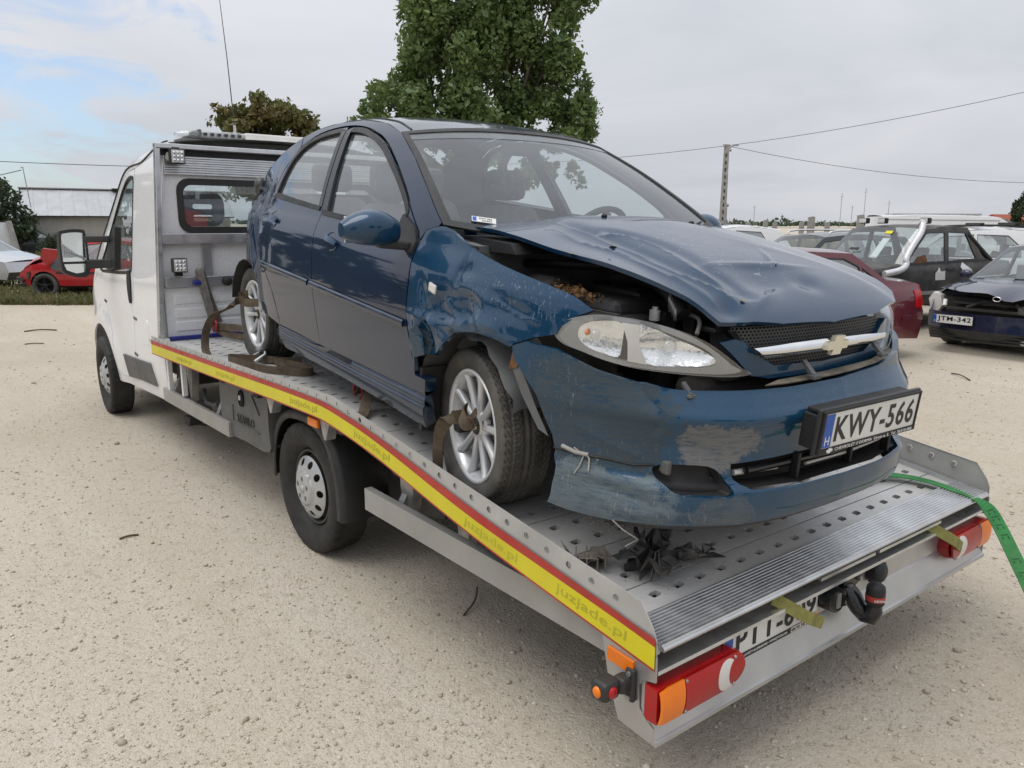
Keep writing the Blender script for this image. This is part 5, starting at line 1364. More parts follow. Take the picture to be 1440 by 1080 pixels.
folded('torn_liner', ([(.30, -.835, .60), (.345, -.828, .60), (.42, -.815, .48), (.47, -.80, .40), (.44, -.82, .42), (.36, -.835, .52)], [(0, 1, 5), (1, 2, 5), (2, 4, 5), (2, 3, 4)]), M_greypl)
mb = MB(); mb.box((0, 0, 0), (.052, .008, .034), .006)
rp_ = mb.build('side_repeater', M_lwhite, car); rp_.location = (-.186, -.860, .789); rp_.rotation_euler = (0, R(12), 0)
for q in range(14):   # dried mud flecks on the wing
    pass
# ---- roof
RT = PC([-2.95, -2.66, -2.42, -2.192, -2.05, -1.80, -1.50, -1.20, -.965], [.99, 1.170, 1.30, 1.374, 1.412, 1.442, 1.448, 1.424, 1.372])
def roof_fn(u, s_):
    zt = RT(u); w_ = wid(u, zt)
    fwd = np.clip((u + 1.25) / .285, 0, 1)
    return np.stack([u + .055 * (1 - s_ * s_) * fwd ** 2, s_ * w_, zt + .040 * (1 - np.abs(s_) ** 2.4)], -1)
def grid_fn(fn, U, S_): return np.stack([fn(np.full_like(S_, u), S_) for u in U], 0)
gridm('roof', grid_fn(roof_fn, np.linspace(-2.20, -.965, 30), np.linspace(-1, 1, 41)), M_blue, car, (0, 0, 1))
hg = link('tailgate', None, car)
gridm('tailgate_glass', grid_fn(roof_fn, np.linspace(-2.84, -2.30, 10), np.linspace(-.86, .86, 21)), M_glass, hg, (0, 0, 1))
for a, b in ((-2.30, -2.20),): gridm('tailgate_frame', grid_fn(roof_fn, np.linspace(a, b, 3), np.linspace(-1, 1, 21)), M_blue, hg, (0, 0, 1))
for s0, s1 in ((-1, -.86), (.86, 1)): gridm('tailgate_frame', grid_fn(roof_fn, np.linspace(-2.90, -2.30, 8), np.linspace(s0, s1, 4)), M_blue, hg, (0, 0, 1))
mb = MB(); P = []
for (x, z) in crv([(-2.85, 1.04), (-3.05, .97), (-3.28, .90), (-3.40, .72), (-3.39, .42), (-3.2, .28)], 3):
    P.append([Vector((x - .14 * (1 - (k / 8) ** 2), float(wid(x, z)) * k / 8, z)) for k in range(-8, 9)])
mb.loft(P, False); mb.build('tailgate_skin', M_blue, hg)
mb = MB(); mb.ball((-2.66, -.700, 1.085), (.05, .035, .06), 9, 6); mb.tube([(-2.60, -.715, 1.08), (-2.68, -.70, 1.02), (-2.64, -.745, .90), (-2.60, -.80, .76)], .016, 6); mb.build('torn_trim', M_torn, car)
for sgn in (-1, 1):
    tlp = [(-3.02, .955), (-2.90, 1.0), (-2.99, .84), (-3.27, .70), (-3.30, .86), (-3.20, .915)]
    panel('tail_lamp', tlp, side(sgn, .004), M_lred, car, (0, sgn, 0), (), .04, .02)
# roof drip moulding, darker line between roof and side
for sgn in (-1, 1):
    mb = MB(); X = np.linspace(-2.15, -.99, 24)
    mb.tube([(x, sgn * (float(wid(x, RT(x))) - .060), float(RT(x)) + .0105) for x in X], .0055, 6); mb.build('roof_moulding', M_seal, car)
# ---- windscreen
EX = PC([0, .32, .65, 1], [-.302, -.51, -.733, -.972]); EZ = PC([0, .32, .65, 1], [1.014, 1.140, 1.262, 1.370])
def ws(sl_, t):
    xe = EX(t); ze = EZ(t); ye = wid(xe, ze) - .004; a = np.abs(sl_) ** 2.3
    xc_ = -.06 - .845 * t; zc_ = .955 + .457 * t; bul = .022 * np.sin(np.pi * np.clip(t, 0, 1)) * (1 - a)
    return np.stack([xc_ + (xe - xc_) * a + bul * .45, sl_ * ye, zc_ + (ze - zc_) * a + bul * .9], -1)
wsh = panel('windscreen', [(-.985, .0), (.985, .0), (.985, 1), (-.985, 1)], ws, M_screen, car, (.5, 0, .8), (), .08, .003)
panel('windscreen_seal', [(-1.0, -.02), (1.0, -.02), (1.0, 1.0), (-1.0, 1.0)], lambda u, v: ws(u, v) + np.array([.003, 0, .006]), M_seal, wsh, (.5, 0, .8), [[(-.955, .035), (.955, .035), (.958, .962), (-.958, .962)]], .06, .008)
panel('sun_band', [(-.955, .885), (.955, .885), (.957, .962), (-.957, .962)], lambda u, v: ws(u, v) + np.array([.001, 0, .002]), glass('sun_band_glass', (.50, .56, .60), .16), wsh, (.5, 0, .8), (), .08, .001)
q = ws(np.array([-.80]), np.array([.075]))[0]; q2 = ws(np.array([-.76]), np.array([.075]))[0]; q3 = ws(np.array([-.80]), np.array([.12]))[0]
Ms = frame_M(Vector(q) + Vector((.004, 0, .008)), Vector(q2) - Vector(q), Vector(q3) - Vector(q))
mb = MB(); mb.box((0, 0, 0), (.095, .034, .0012), .0, Ms); st_ = mb.build('toll_sticker', M_plate, car)
mb = MB(); mb.box((-.037, 0, .001), (.015, .026, .0012), .0, Ms); mb.build('sticker_stripe', M_eublue, st_)
text('sticker_text', 'KWY 566', .010, Ms @ Matrix.Translation((.006, .006, .001)), M_text, st_, .05, .0006); text('sticker_text', 'MATRICA', .008, Ms @ Matrix.Translation((.012, -.008, .001)), M_text, st_, .04, .0006)
# wipers
for (s0, t0, s1, t1) in ((-.62, .02, .02, .06), (.20, .03, .80, .05)):
    mb = MB(); pth = [Vector(ws(np.array([s0 + (s1 - s0) * k / 6]), np.array([t0 + (t1 - t0) * k / 6]))[0]) + Vector((.012, 0, .016)) for k in range(7)]
    mb.tube(pth, .006, 6); mb.build('wiper', M_black, car)
mb = MB(); mb.prism([(-.30, .97), (.02, .965), (.05, .93), (-.30, .92)], -.66, .66); mb.build('scuttle', M_plastic, car)
# ---- mirrors
for sgn in (-1, 1):
    mr = link('door_mirror', None, car)
    panel('mirror_sail', [(-.60, 1.035), (-.475, .985), (-.435, .938), (-.43, .895), (-.47, .895), (-.60, .93), (-.63, .965)], side(sgn, .012), M_plastic, mr, (0, sgn, 0), (), .03, .02)
    rings = []
    for k in range(9):
        t = k / 8; c = math.sin(math.pi * (.12 + .83 * t)) ** .5
        y = sgn * (.855 + .215 * t)
        rx, rz = .062 * c + .01, .074 * c * (1 - .10 * t)
        rings.append([Vector((-.505 - .03 * t + (rx * math.cos(a) * (1.15 if math.cos(a) > 0 else .55)), y, .975 + .010 * math.sin(math.pi * t) + rz * math.copysign(abs(math.sin(a)) ** .75, math.sin(a)))) for a in np.linspace(0, 2 * math.pi, 25)[:-1]])
    mb = MB(); mb.loft(rings, True, True); mb.build('mirror_shell', M_blue_f, mr)
    mb = MB(); mb.box((-.545, sgn * .965, .975), (.008, .17, .10), .003); mb.build('mirror_glass', M_mirror, mr)
    mb = MB(); mb.bar((-.49, sgn * .80, .915), (-.51, sgn * .93, .925), .06, .035, .01, (0, 0, 1)); mb.build('mirror_foot', M_plastic, mr)
# ---- bonnet, buckled
ZB = PC([-.40, -.15, 0, .2, .4, .6, .75, .85, .895, .93], [1.05, 1.046, 1.032, 1.002, .966, .925, .880, .828, .790, .745])
c1 = crv([(-.10, -.40), (.19, -.407), (.41, -.416), (.58, -.425), (.706, -.398), (.82, -.359)], 3)
c2 = crv([(.12, -.37), (.22, -.303), (.39, -.288), (.586, -.333), (.703, -.337), (.80, -.35)], 3)
c3 = crv([(.0, -.47), (.21, -.492), (.35, -.454), (.53, -.463), (.69, -.445), (.81, -.447)], 3)
def bonnet_z(x, y):
    z = ZB(x) - .040 * np.abs(y / .66) ** 2.2
    # pressed shoulder lines of the undamaged side
    sh = np.abs(y) - (.30 + .16 * (x + .15)); z = z - .012 / (1 + np.exp(-sh / .02)) + .010
    env = lambda t, a=.12: np.clip(t / a, 0, 1) * np.clip((1 - t) / a, 0, 1)
    s1, t1 = seg_d(x, y, c1); s2, t2 = seg_d(x, y, c2); s3, t3 = seg_d(x, y, c3)
    z = z + .012 * np.exp(-np.abs(s1) / .022) * env(t1) - .012 * np.exp(-((s1 - .045) / .030) ** 2) * env(t1)
    z = z + .010 * np.exp(-np.abs(s2) / .016) * env(t2) - .011 * np.exp(-((s2 - .05) / .035) ** 2) * env(t2)
    z = z + .008 * np.exp(-np.abs(s3) / .014) * env(t3)
    g = lambda cx, cy, sx, sy, a, r=0.: a * np.exp(-((((x - cx) * math.cos(r) + (y - cy) * math.sin(r)) / sx) ** 2 + ((-(x - cx) * math.sin(r) + (y - cy) * math.cos(r)) / sy) ** 2))
    z = z + g(.50, -.60, .22, .08, .020) - g(.70, -.12, .085, .16, .026, .2) + g(.60, -.02, .022, .17, .012, -.15) - g(.74, .06, .05, .06, .015, .5)
    z = z + g(.80, -.22, .015, .10, .010, .4) - g(.82, -.42, .035, .05, .016) + g(.52, .12, .012, .12, .006, .9) + g(.15, .0, .5, .5, .004) + g(.45, .28, .16, .05, .004, .5)
    return z
bon = [(-.29, -.665), (-.21, -.645), (0, -.632), (.22, -.622), (.352, -.608), (.51, -.580), (.63, -.530), (.724, -.504), (.80, -.496), (.845, -.488), (.868, -.41), (.893, -.25), (.905, 0), (.893, .25), (.845, .45), (.775, .545),
       (.66, .615), (.5, .645), (.2, .665), (-.15, .69), (-.29, .70), (-.22, .45), (-.15, .15), (-.135, 0), (-.16, -.2), (-.22, -.45)]
bo = panel('bonnet', bon, lambda u, v: np.stack([u, v, bonnet_z(u, v)], -1), M_blue_h, car, (0, 0, 1), (), .0135, .014)
for (x, y) in ((-.105, -.115), (-.045, .335)):
    mb = MB(); mb.ball((x, y, float(bonnet_z(np.array([x]), np.array([y]))[0]) + .004), (.012, .014, .009), 10, 6); mb.build('washer_nozzle', M_black, car)
for (x, y, r_) in ((.30, -.43, .012), (.80, -.34, .010), (.31, -.625, .012), (.62, .05, .006)):
    z = float(bonnet_z(np.array([x]), np.array([y]))[0]); mb = MB()
    mb.add([(x - r_, y - r_ * .4, z + .002), (x + r_ * .8, y - r_ * .8, z + .006), (x + r_, y + r_, z + .003), (x - r_ * .6, y + r_ * .9, z + .005)], [(0, 1, 2, 3)])
    lf = mb.build('fallen_leaf', mat('yellow_leaf', (.42, .33, .10), .7) if 'yellow_leaf' not in MATS else MATS['yellow_leaf'], car)
    lf.parent = None; lf.matrix_world = car.matrix_world.copy()
    tag(lf, {0: 'small yellow dead leaf lying on the middle of the buckled bonnet', 1: 'small yellow dead leaf near the front edge of the blue bonnet', 2: 'pale dead leaf caught at the raised right edge of the bonnet', 3: 'tiny yellow leaf scrap in the bonnet dent'}[[.30, .80, .31, .62].index(x)], 'leaf', 'dead leaves on the blue bonnet')
# ---- engine bay
eb = link('engine_bay', None, car)
mb = MB(); mb.box((-.30, 0, .70), (.03, 1.40, .52)); mb.box((.14, -.60, .62), (.80, .02, .34)); mb.box((.14, .60, .64), (.80, .02, .36)); mb.box((.20, 0, .30), (.9, 1.1, .03)); mb.build('bulkhead', M_under, eb)
mb = MB(); mb.box((.30, -.02, .62), (.46, .72, .36), .05); mb.box((.22, -.18, .80), (.30, .34, .06), .03); mb.box((.60, .1, .62), (.05, .9, .40), .01); mb.build('engine', M_plastic, eb)
mb = MB(); mb.box((.40, -.50, .74), (.24, .20, .17), .03); mb.box((.10, -.53, .78), (.22, .18, .16), .05); mb.build('air_box', M_black, eb)
mb = MB(); mb.prism([(.74, .61), (.80, .61), (.80, .74), (.76, .765), (.72, .755)], -.38, .38); mb.build('front_panel', M_under, eb)
mb = MB(); mb.box((.735, 0, .765), (.075, .84, .018), .006); mb.build('slam_panel', M_plastic, eb)
for (x, y, z) in ((.615, -.52, .80), (.745, -.36, .785)):
    mb = MB(); mb.cyl((x, y, z - .02), (x, y, z + .012), .017, 10); mb.cyl((x, y, z + .012), (x, y, z + .022), .010, 6); mb.build('rubber_stop', M_steel, eb)
mb = MB(); mb.tube(crv([(.25, -.36, .86), (.42, -.38, .88), (.56, -.42, .86), (.66, -.44, .80)], 5), .024, 10); mb.tube(crv([(-.1, -.5, .88), (.15, -.46, .90), (.40, -.30, .90), (.62, -.2, .84)], 5), .016, 8); mb.build('coolant_hose', M_black, eb)
mb = MB()
for k in range(4): mb.lathe([(.024, 0), (.028, .003), (.028, .010), (.024, .013)], 12, Matrix.Translation((.60 + .012 * k, -.43 - .003 * k, .835 - .011 * k)) @ Matrix.Rotation(R(40), 4, 'Z') @ Matrix.Rotation(R(90), 4, 'Z'))
mb.build('spring_clip', M_steel, eb)
mb = MB(); mb.tube(crv([(.58, -.42, .80), (.66, -.40, .795), (.71, -.42, .785), (.73, -.45, .75)], 4), .007, 6); mb.build('pale_wire', M_concrete, eb)
mb = MB(); mb.loft([[Vector((x, -.725, z)), Vector((x, -.67, z - .02)), Vector((x, -.655, z - .10))] for x, z in ((-.25, .965), (.0, .905), (.25, .86), (.45, .82))], False); mb.build('wing_flange', M_black, eb)
v = []; fq = []
for k in range(260):
    c = np.array([.30, -.605, .830]) + rng.normal(0, 1, 3) * np.array([.062, .032, .010]); s_ = rng.uniform(.005, .014)
    a = rng.normal(0, 1, 3); a /= np.linalg.norm(a); b = np.cross(a, rng.normal(0, 1, 3)); b /= np.linalg.norm(b)
    v += [c + a * s_, c + b * s_ * .6, c - a * s_, c - b * s_ * .6]; i = len(v) - 4; fq.append((i, i + 1, i + 2, i + 3))
tag(link('leaf_litter', mesh_np('leaf_litter', v, fq, False), eb, None, M_leaf_dry), 'brown dry leaves blown under the bonnet edge', None, None, 'stuff')
# ---- nose: headlights, grille
NYX = PC([0, .2, .4, .52, .6, .68, .74, .79, .83, .855, .87], [.90, .893, .862, .805, .74, .645, .53, .38, .2, 0, -.2])
def nose(off=0., lean=.30):
    return lambda y, z: np.stack([NYX(np.abs(y)) + off - lean * np.clip(z - .70, -.1, .2) ** 1 * np.clip(z - .68, 0, 1) * 3, y, z], -1)
lampo = [(-.757, .696), (-.768, .722), (-.761, .751), (-.748, .778), (-.715, .799), (-.676, .801), (-.622, .794), (-.561, .775), (-.502, .746), (-.437, .699), (-.399, .670), (-.362, .650), (-.424, .643), (-.552, .648), (-.651, .655), (-.700, .666), (-.736, .684)]
def sm(poly, n=4): return crv(poly, n, True)
def inset(poly, d): return gapin(poly, d)
for sgn in (-1, 1):
    mirr = [(y * -sgn, z) for y, z in lampo]
    o3 = (.6, sgn * .6, 0)
    hl = link('headlight', None, car)
    LP = sm(mirr)
    panel('lamp_lens', LP, nose(.008), M_clear, hl, o3, (), .02, .010)
    # housing bowl: dark surround and bright reflectors set behind the lens
    surr = lambda y, z: nose(-.028)(y, z)
    rf = [(-.738, .731), (-.730, .765), (-.700, .787), (-.672, .786), (-.640, .784), (-.612, .779), (-.559, .756), (-.478, .716), (-.452, .676), (-.525, .662), (-.624, .665), (-.671, .672), (-.704, .687), (-.728, .704)]
    RF = sm([(y * -sgn, z) for y, z in rf])
    panel('lamp_housing', sm([(y * .998, z) for y, z in mirr]), surr, mat('lamp_grey', (.30, .305, .31), .3, .4) if 'lamp_grey' not in MATS else MATS['lamp_grey'], hl, o3, [RF], .03, .02)
    def bowl(c, r_, dep):
        return lambda y, z: nose(-.026)(y, z) - np.stack([dep * np.clip(1 - ((y - c[0]) / r_[0]) ** 2 - ((z - c[1]) / r_[1]) ** 2, 0, 1), 0 * y, 0 * y], -1)
    cell1 = sm([(y * -sgn, z) for y, z in [(-.736, .731), (-.728, .763), (-.700, .784), (-.668, .782), (-.662, .730), (-.674, .680), (-.703, .690), (-.727, .706)]])
    cell2 = sm([(y * -sgn, z) for y, z in [(-.640, .781), (-.612, .777), (-.560, .753), (-.480, .715), (-.455, .678), (-.525, .665), (-.622, .668), (-.640, .72)]])
    if sgn > 0: panel('lamp_bright_sheet', sm([(y * .997, z) for y, z in mirr]), nose(-.004), MATS.get('lamp_silver') or mat('lamp_silver', (.62, .64, .66), .22, .4, .08, 20), hl, o3, (), .02, .05)  # silver sheet added behind the far lens to make that lamp look bright
    M_refl = MATS.get('reflector') or mat('reflector', (.92, .93, .94), .22, .95, .03, 40, 1.0, 24)
    panel('reflector', cell1, bowl((-sgn * -.70, .732), (.05, .06), .03), M_refl, hl, o3, (), .010, .006)
    panel('reflector', cell2, bowl((-sgn * -.55, .715), (.10, .06), .05), M_refl, hl, o3, (), .010, .006)
    panel('chrome_divider', [(y * -sgn, z) for y, z in [(-.672, .786), (-.640, .783), (-.640, .72), (-.622, .666), (-.660, .671), (-.662, .73)]], nose(-.018), M_lwhite, hl, o3, (), .02, .012)
    mb = MB(); q = nose(-.05)(np.array([-sgn * -.56]), np.array([.718]))[0]; mb.ball(q, (.02, .028, .028)); q = nose(-.05)(np.array([-sgn * -.705]), np.array([.735]))[0]; mb.ball(q, (.014, .016, .018)); mb.build('bulb', M_clear, hl)
    mb = MB(); q = nose(-.034)(np.array([-sgn * -.722]), np.array([.742]))[0]; mb.ball(q, (.007, .008, .009)); mb.build('amber_bulb', M_amber, hl)
    mb = MB(); mb.box((.50, sgn * .56, .72), (.16, .20, .13), .03); mb.build('lamp_back', M_black, hl)
gr = link('grille', None, car)
ge = .0
gout = [(-.452, .742), (-.405, .752), (-.372, .743), (-.352, .722), (-.30, .688), (-.245, .662), (0, .655), (.245, .662), (.30, .688), (.37, .74), (.42, .76), (.47, .745), (.44, .69), (.36, .640), (.26, .622), (-.08, .618), (-.26, .622), (-.335, .636), (-.405, .700)]
panel('grille_frame', gout, nose(-.018), M_blue_b, gr, (1, 0, 0), (), .02, .03)
mesh_bg = [(-.40, .772), (.42, .772), (.37, .735), (.29, .675), (.22, .652), (-.22, .652), (-.29, .675), (-.36, .735)]
panel('grille_back', mesh_bg, nose(-.055), M_black, gr, (1, 0, 0), (), .05, .0)
# honeycomb wire mesh
v = []; fq = []; rcell = .0085
row = 0; zc = .648
def ingr(y, z): return bool(inside(np.array([[y, z]]), [np.array([(-.40, .780), (.42, .780), (.36, .735), (.29, .670), (.22, .655), (-.22, .655), (-.29, .670), (-.355, .735)])])[0])
mbg = MB()
NX_ = lambda y, z: Vector(nose(-.035)(np.array([y]), np.array([z]))[0])
while zc < .78:
    y = -.42 + (rcell * .87 if row % 2 else 0)
    while y < .42:
        if ingr(y, zc):
            pts = [(y + rcell * 1.0 * math.sin(a), zc + rcell * .78 * math.cos(a)) for a in np.linspace(0, 2 * math.pi, 7)[:-1]]
            inn = [(y + rcell * .74 * math.sin(a), zc + rcell * .55 * math.cos(a)) for a in np.linspace(0, 2 * math.pi, 7)[:-1]]
            A_ = [NX_(*p) for p in pts]; B_ = [NX_(*p) for p in inn]; b0 = len(mbg.v)
            mbg.add(A_ + B_, [(i, (i + 1) % 6, 6 + (i + 1) % 6, 6 + i) for i in range(6)])
        y += rcell * 1.74
    zc += rcell * 1.18; row += 1
tag(mbg.build('grille_mesh', M_greypl, gr), 'black honeycomb mesh behind the chrome bar', None, None, 'stuff')
bar = [(-.358, .727), (-.20, .733), (-.05, .734), (.20, .730), (.348, .722), (.352, .692), (.20, .695), (-.05, .696), (-.20, .697), (-.312, .694)]
panel('chrome_bar', bar, lambda y, z: nose(.0)(y, z) + np.stack([.012 * np.clip(1 - ((z - .713) / .021) ** 2, 0, 1), 0 * y, 0 * y], -1), M_chrome, gr, (1, 0, 0), (), .01, .03)
cr_ = [(-.052, -.013), (-.024, -.013), (-.031, -.030), (.017, -.030), (.024, -.013), (.052, -.013), (.058, .013), (.030, .013), (.035, .030), (-.015, .030), (-.022, .013), (-.047, .013)]
mb = MB(); mb.prism([(y + .005, z + .714) for y, z in cr_], .905, .922, 'yz'); eo = mb.build('emblem', M_gold, gr)
# ---- front bumper, knocked forward and scraped
BZ = PC([.15, .18, .215, .26, .308, .318, .34, .40, .46, .50, .520, .526, .57, .61, .66, .70], [.060, .085, .104, .113, .113, .104, .072, .064, .074, .088, .0985, .0985, .073, .050, .038, .030])
BCREASE = [([(-.655, .64), (-.64, .58), (-.625, .52), (-.63, .46)], -.010, .010), ([(-.775, .60), (-.74, .55), (-.72, .47)], -.008, .016), ([(-.76, .47), (-.70, .42), (-.64, .39)], .007, .014),
           ([(-.74, .30), (-.68, .27), (-.62, .25)], -.008, .010), ([(-.66, .32), (-.64, .26), (-.60, .21)], .007, .010), ([(-.56, .26), (-.50, .23), (-.44, .20)], -.005, .010), ([(-.72, .24), (-.70, .20), (-.66, .18)], -.007, .008)]
def bump_fn(y, z, e=0.):
    near = np.clip((-y - .45) / .25, 0, 1)
    sc = 1 + .010 * near
    off_ = BZ(z) * (1 - .55 * np.clip((np.abs(y) - .60) / .2, 0, 1)) + e
    # dents on the struck corner
    g = lambda cy, cz, sy, sz, a: a * np.exp(-(((y - cy) / sy) ** 2 + ((z - cz) / sz) ** 2))
    off_ = off_ - g(-.70, .50, .06, .10, .012) - g(-.635, .56, .018, .05, .010) + g(-.76, .58, .03, .06, .008) - g(-.56, .44, .06, .03, .010) - g(-.72, .27, .05, .03, .012) + g(-.66, .22, .04, .02, .008) - g(-.60, .33, .02, .04, .010)
    for pts_, a_, w_ in BCREASE:
        q_, t_ = seg_d(y, z, pts_); off_ = off_ + a_ * np.exp(-np.abs(q_) / w_) * np.clip(t_ / .15, 0, 1) * np.clip((1 - t_) / .15, 0, 1)
    off_ = off_ + .0025 * np.sin(z * 70 + y * 40) * near * np.exp(-((z - .27) / .08) ** 2)
    yy = y * (1 + .020 * (np.abs(y) > 9))
    return np.stack([NYX(np.abs(y)) + off_, yy * (1 + .035 * np.clip((np.abs(y) - .5) / .3, 0, 1)), z], -1)
# sheet coordinates: use arc parameter s so the wrap-around corners stay even
sY = np.linspace(0, .868, 400); sX = NYX(sY); sS = np.concatenate([[0], np.cumsum(np.hypot(np.diff(sY), np.diff(sX)))])
def s2y(s_): return np.sign(s_) * np.interp(np.abs(s_), sS, sY)
def y2s(y): return math.copysign(float(np.interp(abs(y), sY, sS)), y)
def bfn(e=0.): return lambda s_, z: bump_fn(s2y(s_), z, e)
def YS(poly): return [(y2s(y), z) for y, z in poly]
btop = [(-.800, .688), (-.77, .684), (-.72, .640), (-.65, .617), (-.587, .610), (-.42, .612), (-.25, .611), (0, .614), (.25, .628), (.42, .652), (.52, .676), (.60, .690), (.70, .696), (.80, .69)]
lipb = [(.845, .24), (.80, .22), (.60, .215), (.225, .214), (-.10, .208), (-.393, .205), (-.573, .196), (-.695, .176), (-.752, .174), (-.774, .180)]
rarch = [(-.774, .180), (-.770, .30), (-.766, .363), (-.770, .41), (-.795, .545), (-.812, .635), (-.812, .668)]
larch = [(.80, .69), (.855, .60), (.850, .45), (.848, .30), (.845, .24)]
fogR = sm([(-.628, .362), (-.613, .318), (-.589, .298), (-.485, .296), (-.465, .312), (-.471, .348), (-.51, .380), (-.601, .380)], 3)
fogL = [(-y, z) for y, z in fogR]
intk = crv([(-.448, .388), (-.442, .340), (-.405, .316)], 3) + [(-.20, .312), (.2, .312), (.405, .318), (.442, .34), (.448, .388)] + [(.2, .398), (-.198, .398)]
fb = panel('front_bumper', YS(btop) + YS(larch)[1:] + YS(lipb)[1:] + YS(rarch)[1:], bfn(), M_blue_b, car, (1, 0, 0), [YS(fogR), YS(fogL), YS(intk)], .012, .020)
# inner edges of the openings, dark cavities
for pg in (fogR, fogL):
    panel('fog_cavity', YS([(y * 1.0, z) for y, z in pg]), bfn(-.055), M_black, fb, (1, 0, 0), (), .03, .0)
panel('intake_cavity', YS(intk), bfn(-.09), M_black, fb, (1, 0, 0), (), .05, .0)
for pg in (fogR, fogL, intk):
    n = len(pg); A0 = bump_fn(np.array([p[0] for p in pg]), np.array([p[1] for p in pg]), -.015); A1 = bump_fn(np.array([p[0] for p in pg]), np.array([p[1] for p in pg]), -.092)
    mb = MB(); mb.add([tuple(p) for p in A0] + [tuple(p) for p in A1], [(i, (i + 1) % n, n + (i + 1) % n, n + i) for i in range(n)]); mb.build('opening_wall', M_plastic, fb)
mb = MB(); mb.tube([(.93, -.40, .365), (.955, 0, .365), (.93, .40, .365)], .013, 8); mb.build('intake_bar', M_gloss, fb)
mb = MB(); mb.tube([(.945, -.12, .342), (.95, .1, .345), (.93, .36, .35)], .006, 6); mb.tube([(.90, -.42, .352), (.93, -.25, .352)], .010, 6); mb.build('bright_strip', M_lwhite, fb)
for y in (-.19, .10, .33):
    mb = MB(); mb.box((.955, y, .355), (.03, .014, .085), .003); mb.build('intake_post', M_black, fb)
mb = MB(); mb.box((.80, -.606, .370), (.03, .022, .045), .007); mb.tube([(.79, -.61, .39), (.785, -.612, .36), (.80, -.59, .345)], .008, 6); mb.build('broken_lamp_mount', M_greypl, fb)
mb = MB(); mb.tube(crv([(.78, -.55, .35), (.80, -.53, .31), (.84, -.50, .305), (.86, -.47, .33)], 3), .008, 6); mb.box((.77, -.54, .345), (.03, .04, .03), .008); mb.build('broken_lamp_stub', M_torn, fb)
# the gap behind the bumper: foam, retaining plate, clips
panel('retaining_plate', YS([(-.33, .614), (-.25, .632), (0, .640), (.25, .655), (.42, .678), (.50, .695), (.44, .662), (.25, .632), (0, .618), (-.25, .614)]), lambda s_, z: bump_fn(s2y(s_), z * 0 + .62 + .3 * (z - .62) + .03 * np.clip(s2y(s_), 0, 1), -.012 - 1.3 * np.clip(z - .612 - .1 * np.clip(s2y(s_), 0, 1), 0, .06)), M_brkt, fb, (0, 0, 1), (), .02, .004)
for (y, z) in ((-.13, .665), (.27, .695), (-.56, .63)):
    q = Vector(bump_fn(np.array([y]), np.array([z - .03]), -.005)[0]); s_ = .55 if y < -.5 else .72
    mb = MB(); mb.prism([(q.x - .055 * s_, q.z + .045 * s_), (q.x - .050 * s_, q.z + .055 * s_), (q.x + .004, q.z + .004), (q.x + .02 * s_, q.z + .002), (q.x + .02 * s_, q.z - .012), (q.x - .004, q.z - .008)], q.y - .014 * s_, q.y + .014 * s_)
    mb.box((q.x + .008, q.y, q.z - .006), (.03 * s_, .055 * s_, .020 * s_), .003)
    mb.build('bumper_clip', M_greypl, fb)
mb = MB(); mb.box((.70, 0, .52), (.14, .86, .15), .03); mb.box((.42, -.60, .50), (.2, .16, .2), .03); mb.box((.42, .60, .50), (.2, .16, .2), .03); mb.build('crash_beam', M_under, car)
# skirt joint on the struck corner: torn seam with a dangling tie
mb = MB(); sp = [(-.768, .370), (-.74, .366), (-.705, .371), (-.66, .366), (-.625, .376)]
mb.tube([Vector(bump_fn(np.array([y]), np.array([z]), .002)[0]) for y, z in sp], .004, 6); mb.build('split_seam', M_black, fb)
mb = MB()
q = lambda y, z, e: Vector(bump_fn(np.array([y]), np.array([z]), e)[0])
mb.tube([q(-.745, .385, .004), q(-.735, .368, .012), q(-.742, .33, .010), q(-.75, .305, .006)], .003, 5); mb.tube([q(-.73, .378, .005), q(-.728, .36, .012), q(-.733, .325, .014)], .0035, 5)
mb.tube([q(-.76, .382, .006), q(-.745, .372, .010), q(-.728, .372, .008)], .007, 6); mb.build('cable_tie', M_concrete, fb)
mb = MB(); mb.tube([q(-.69, .178, 0), q(-.67, .15, .01), q(-.64, .125, .02), q(-.655, .09, .03)], .0028, 5); mb.build('hanging_thread', M_concrete, fb)
# under-tray edge below the lip
panel('lip_edge', YS([(y, z + .004) for y, z in lipb[::-1] if y > -.75] + [(y, z - .020) for y, z in lipb if y > -.75]), bfn(-.012), M_plastic, fb, (1, 0, 0), (), .03, .02)
# number plate and its deep black holder
pc = Vector((1.062, .030, .497)); pxv = Vector((-.0, 1, 0)); pzv = Vector((.05, 0, 1)).normalized()
Mp = frame_M(pc, pxv, pzv)
mb = MB(); mb.box((0, -.004, -.015), (.560, .148, .016), .005, Mp); plh = mb.build('plate_holder', M_plastic, car)
mb = MB()
mb.box((.0, .054, -.045), (.51, .014, .055), .004, Mp); mb.box((-.258, -.01, -.046), (.014, .110, .060), .004, Mp); mb.box((.27, -.01, -.045), (.016, .12, .060), .004, Mp)
mb.build('holder_base', M_black, plh)
mb = MB(); mb.box((0, .0, -.004), (.52, .110, .004), .0, Mp); pla = mb.build('number_plate', M_plate, car)
mb = MB(); mb.box((-.236, 0, -.0015), (.044, .106, .001), 0, Mp); mb.build('blue_band', M_eublue, pla)
text('plate_number', 'KWY-566', .082, Mp @ Matrix.Translation((.022, .0, -.0018)), M_text, pla, .445, .001, 1.12)
text('country_letter', 'H', .028, Mp @ Matrix.Translation((-.236, -.032, -.0008)), M_wtext, pla, .022, .0006)
mb = MB()
for k in range(12):
    a = k * math.pi / 6; mb.box((-.236 + .013 * math.cos(a), .020 + .013 * math.sin(a), -.0006), (.0032, .0032, .0006), 0, Mp @ Matrix.Identity(4))
mb.build('star_ring', mat('star_blue', (.10, .16, .40), .5), pla)
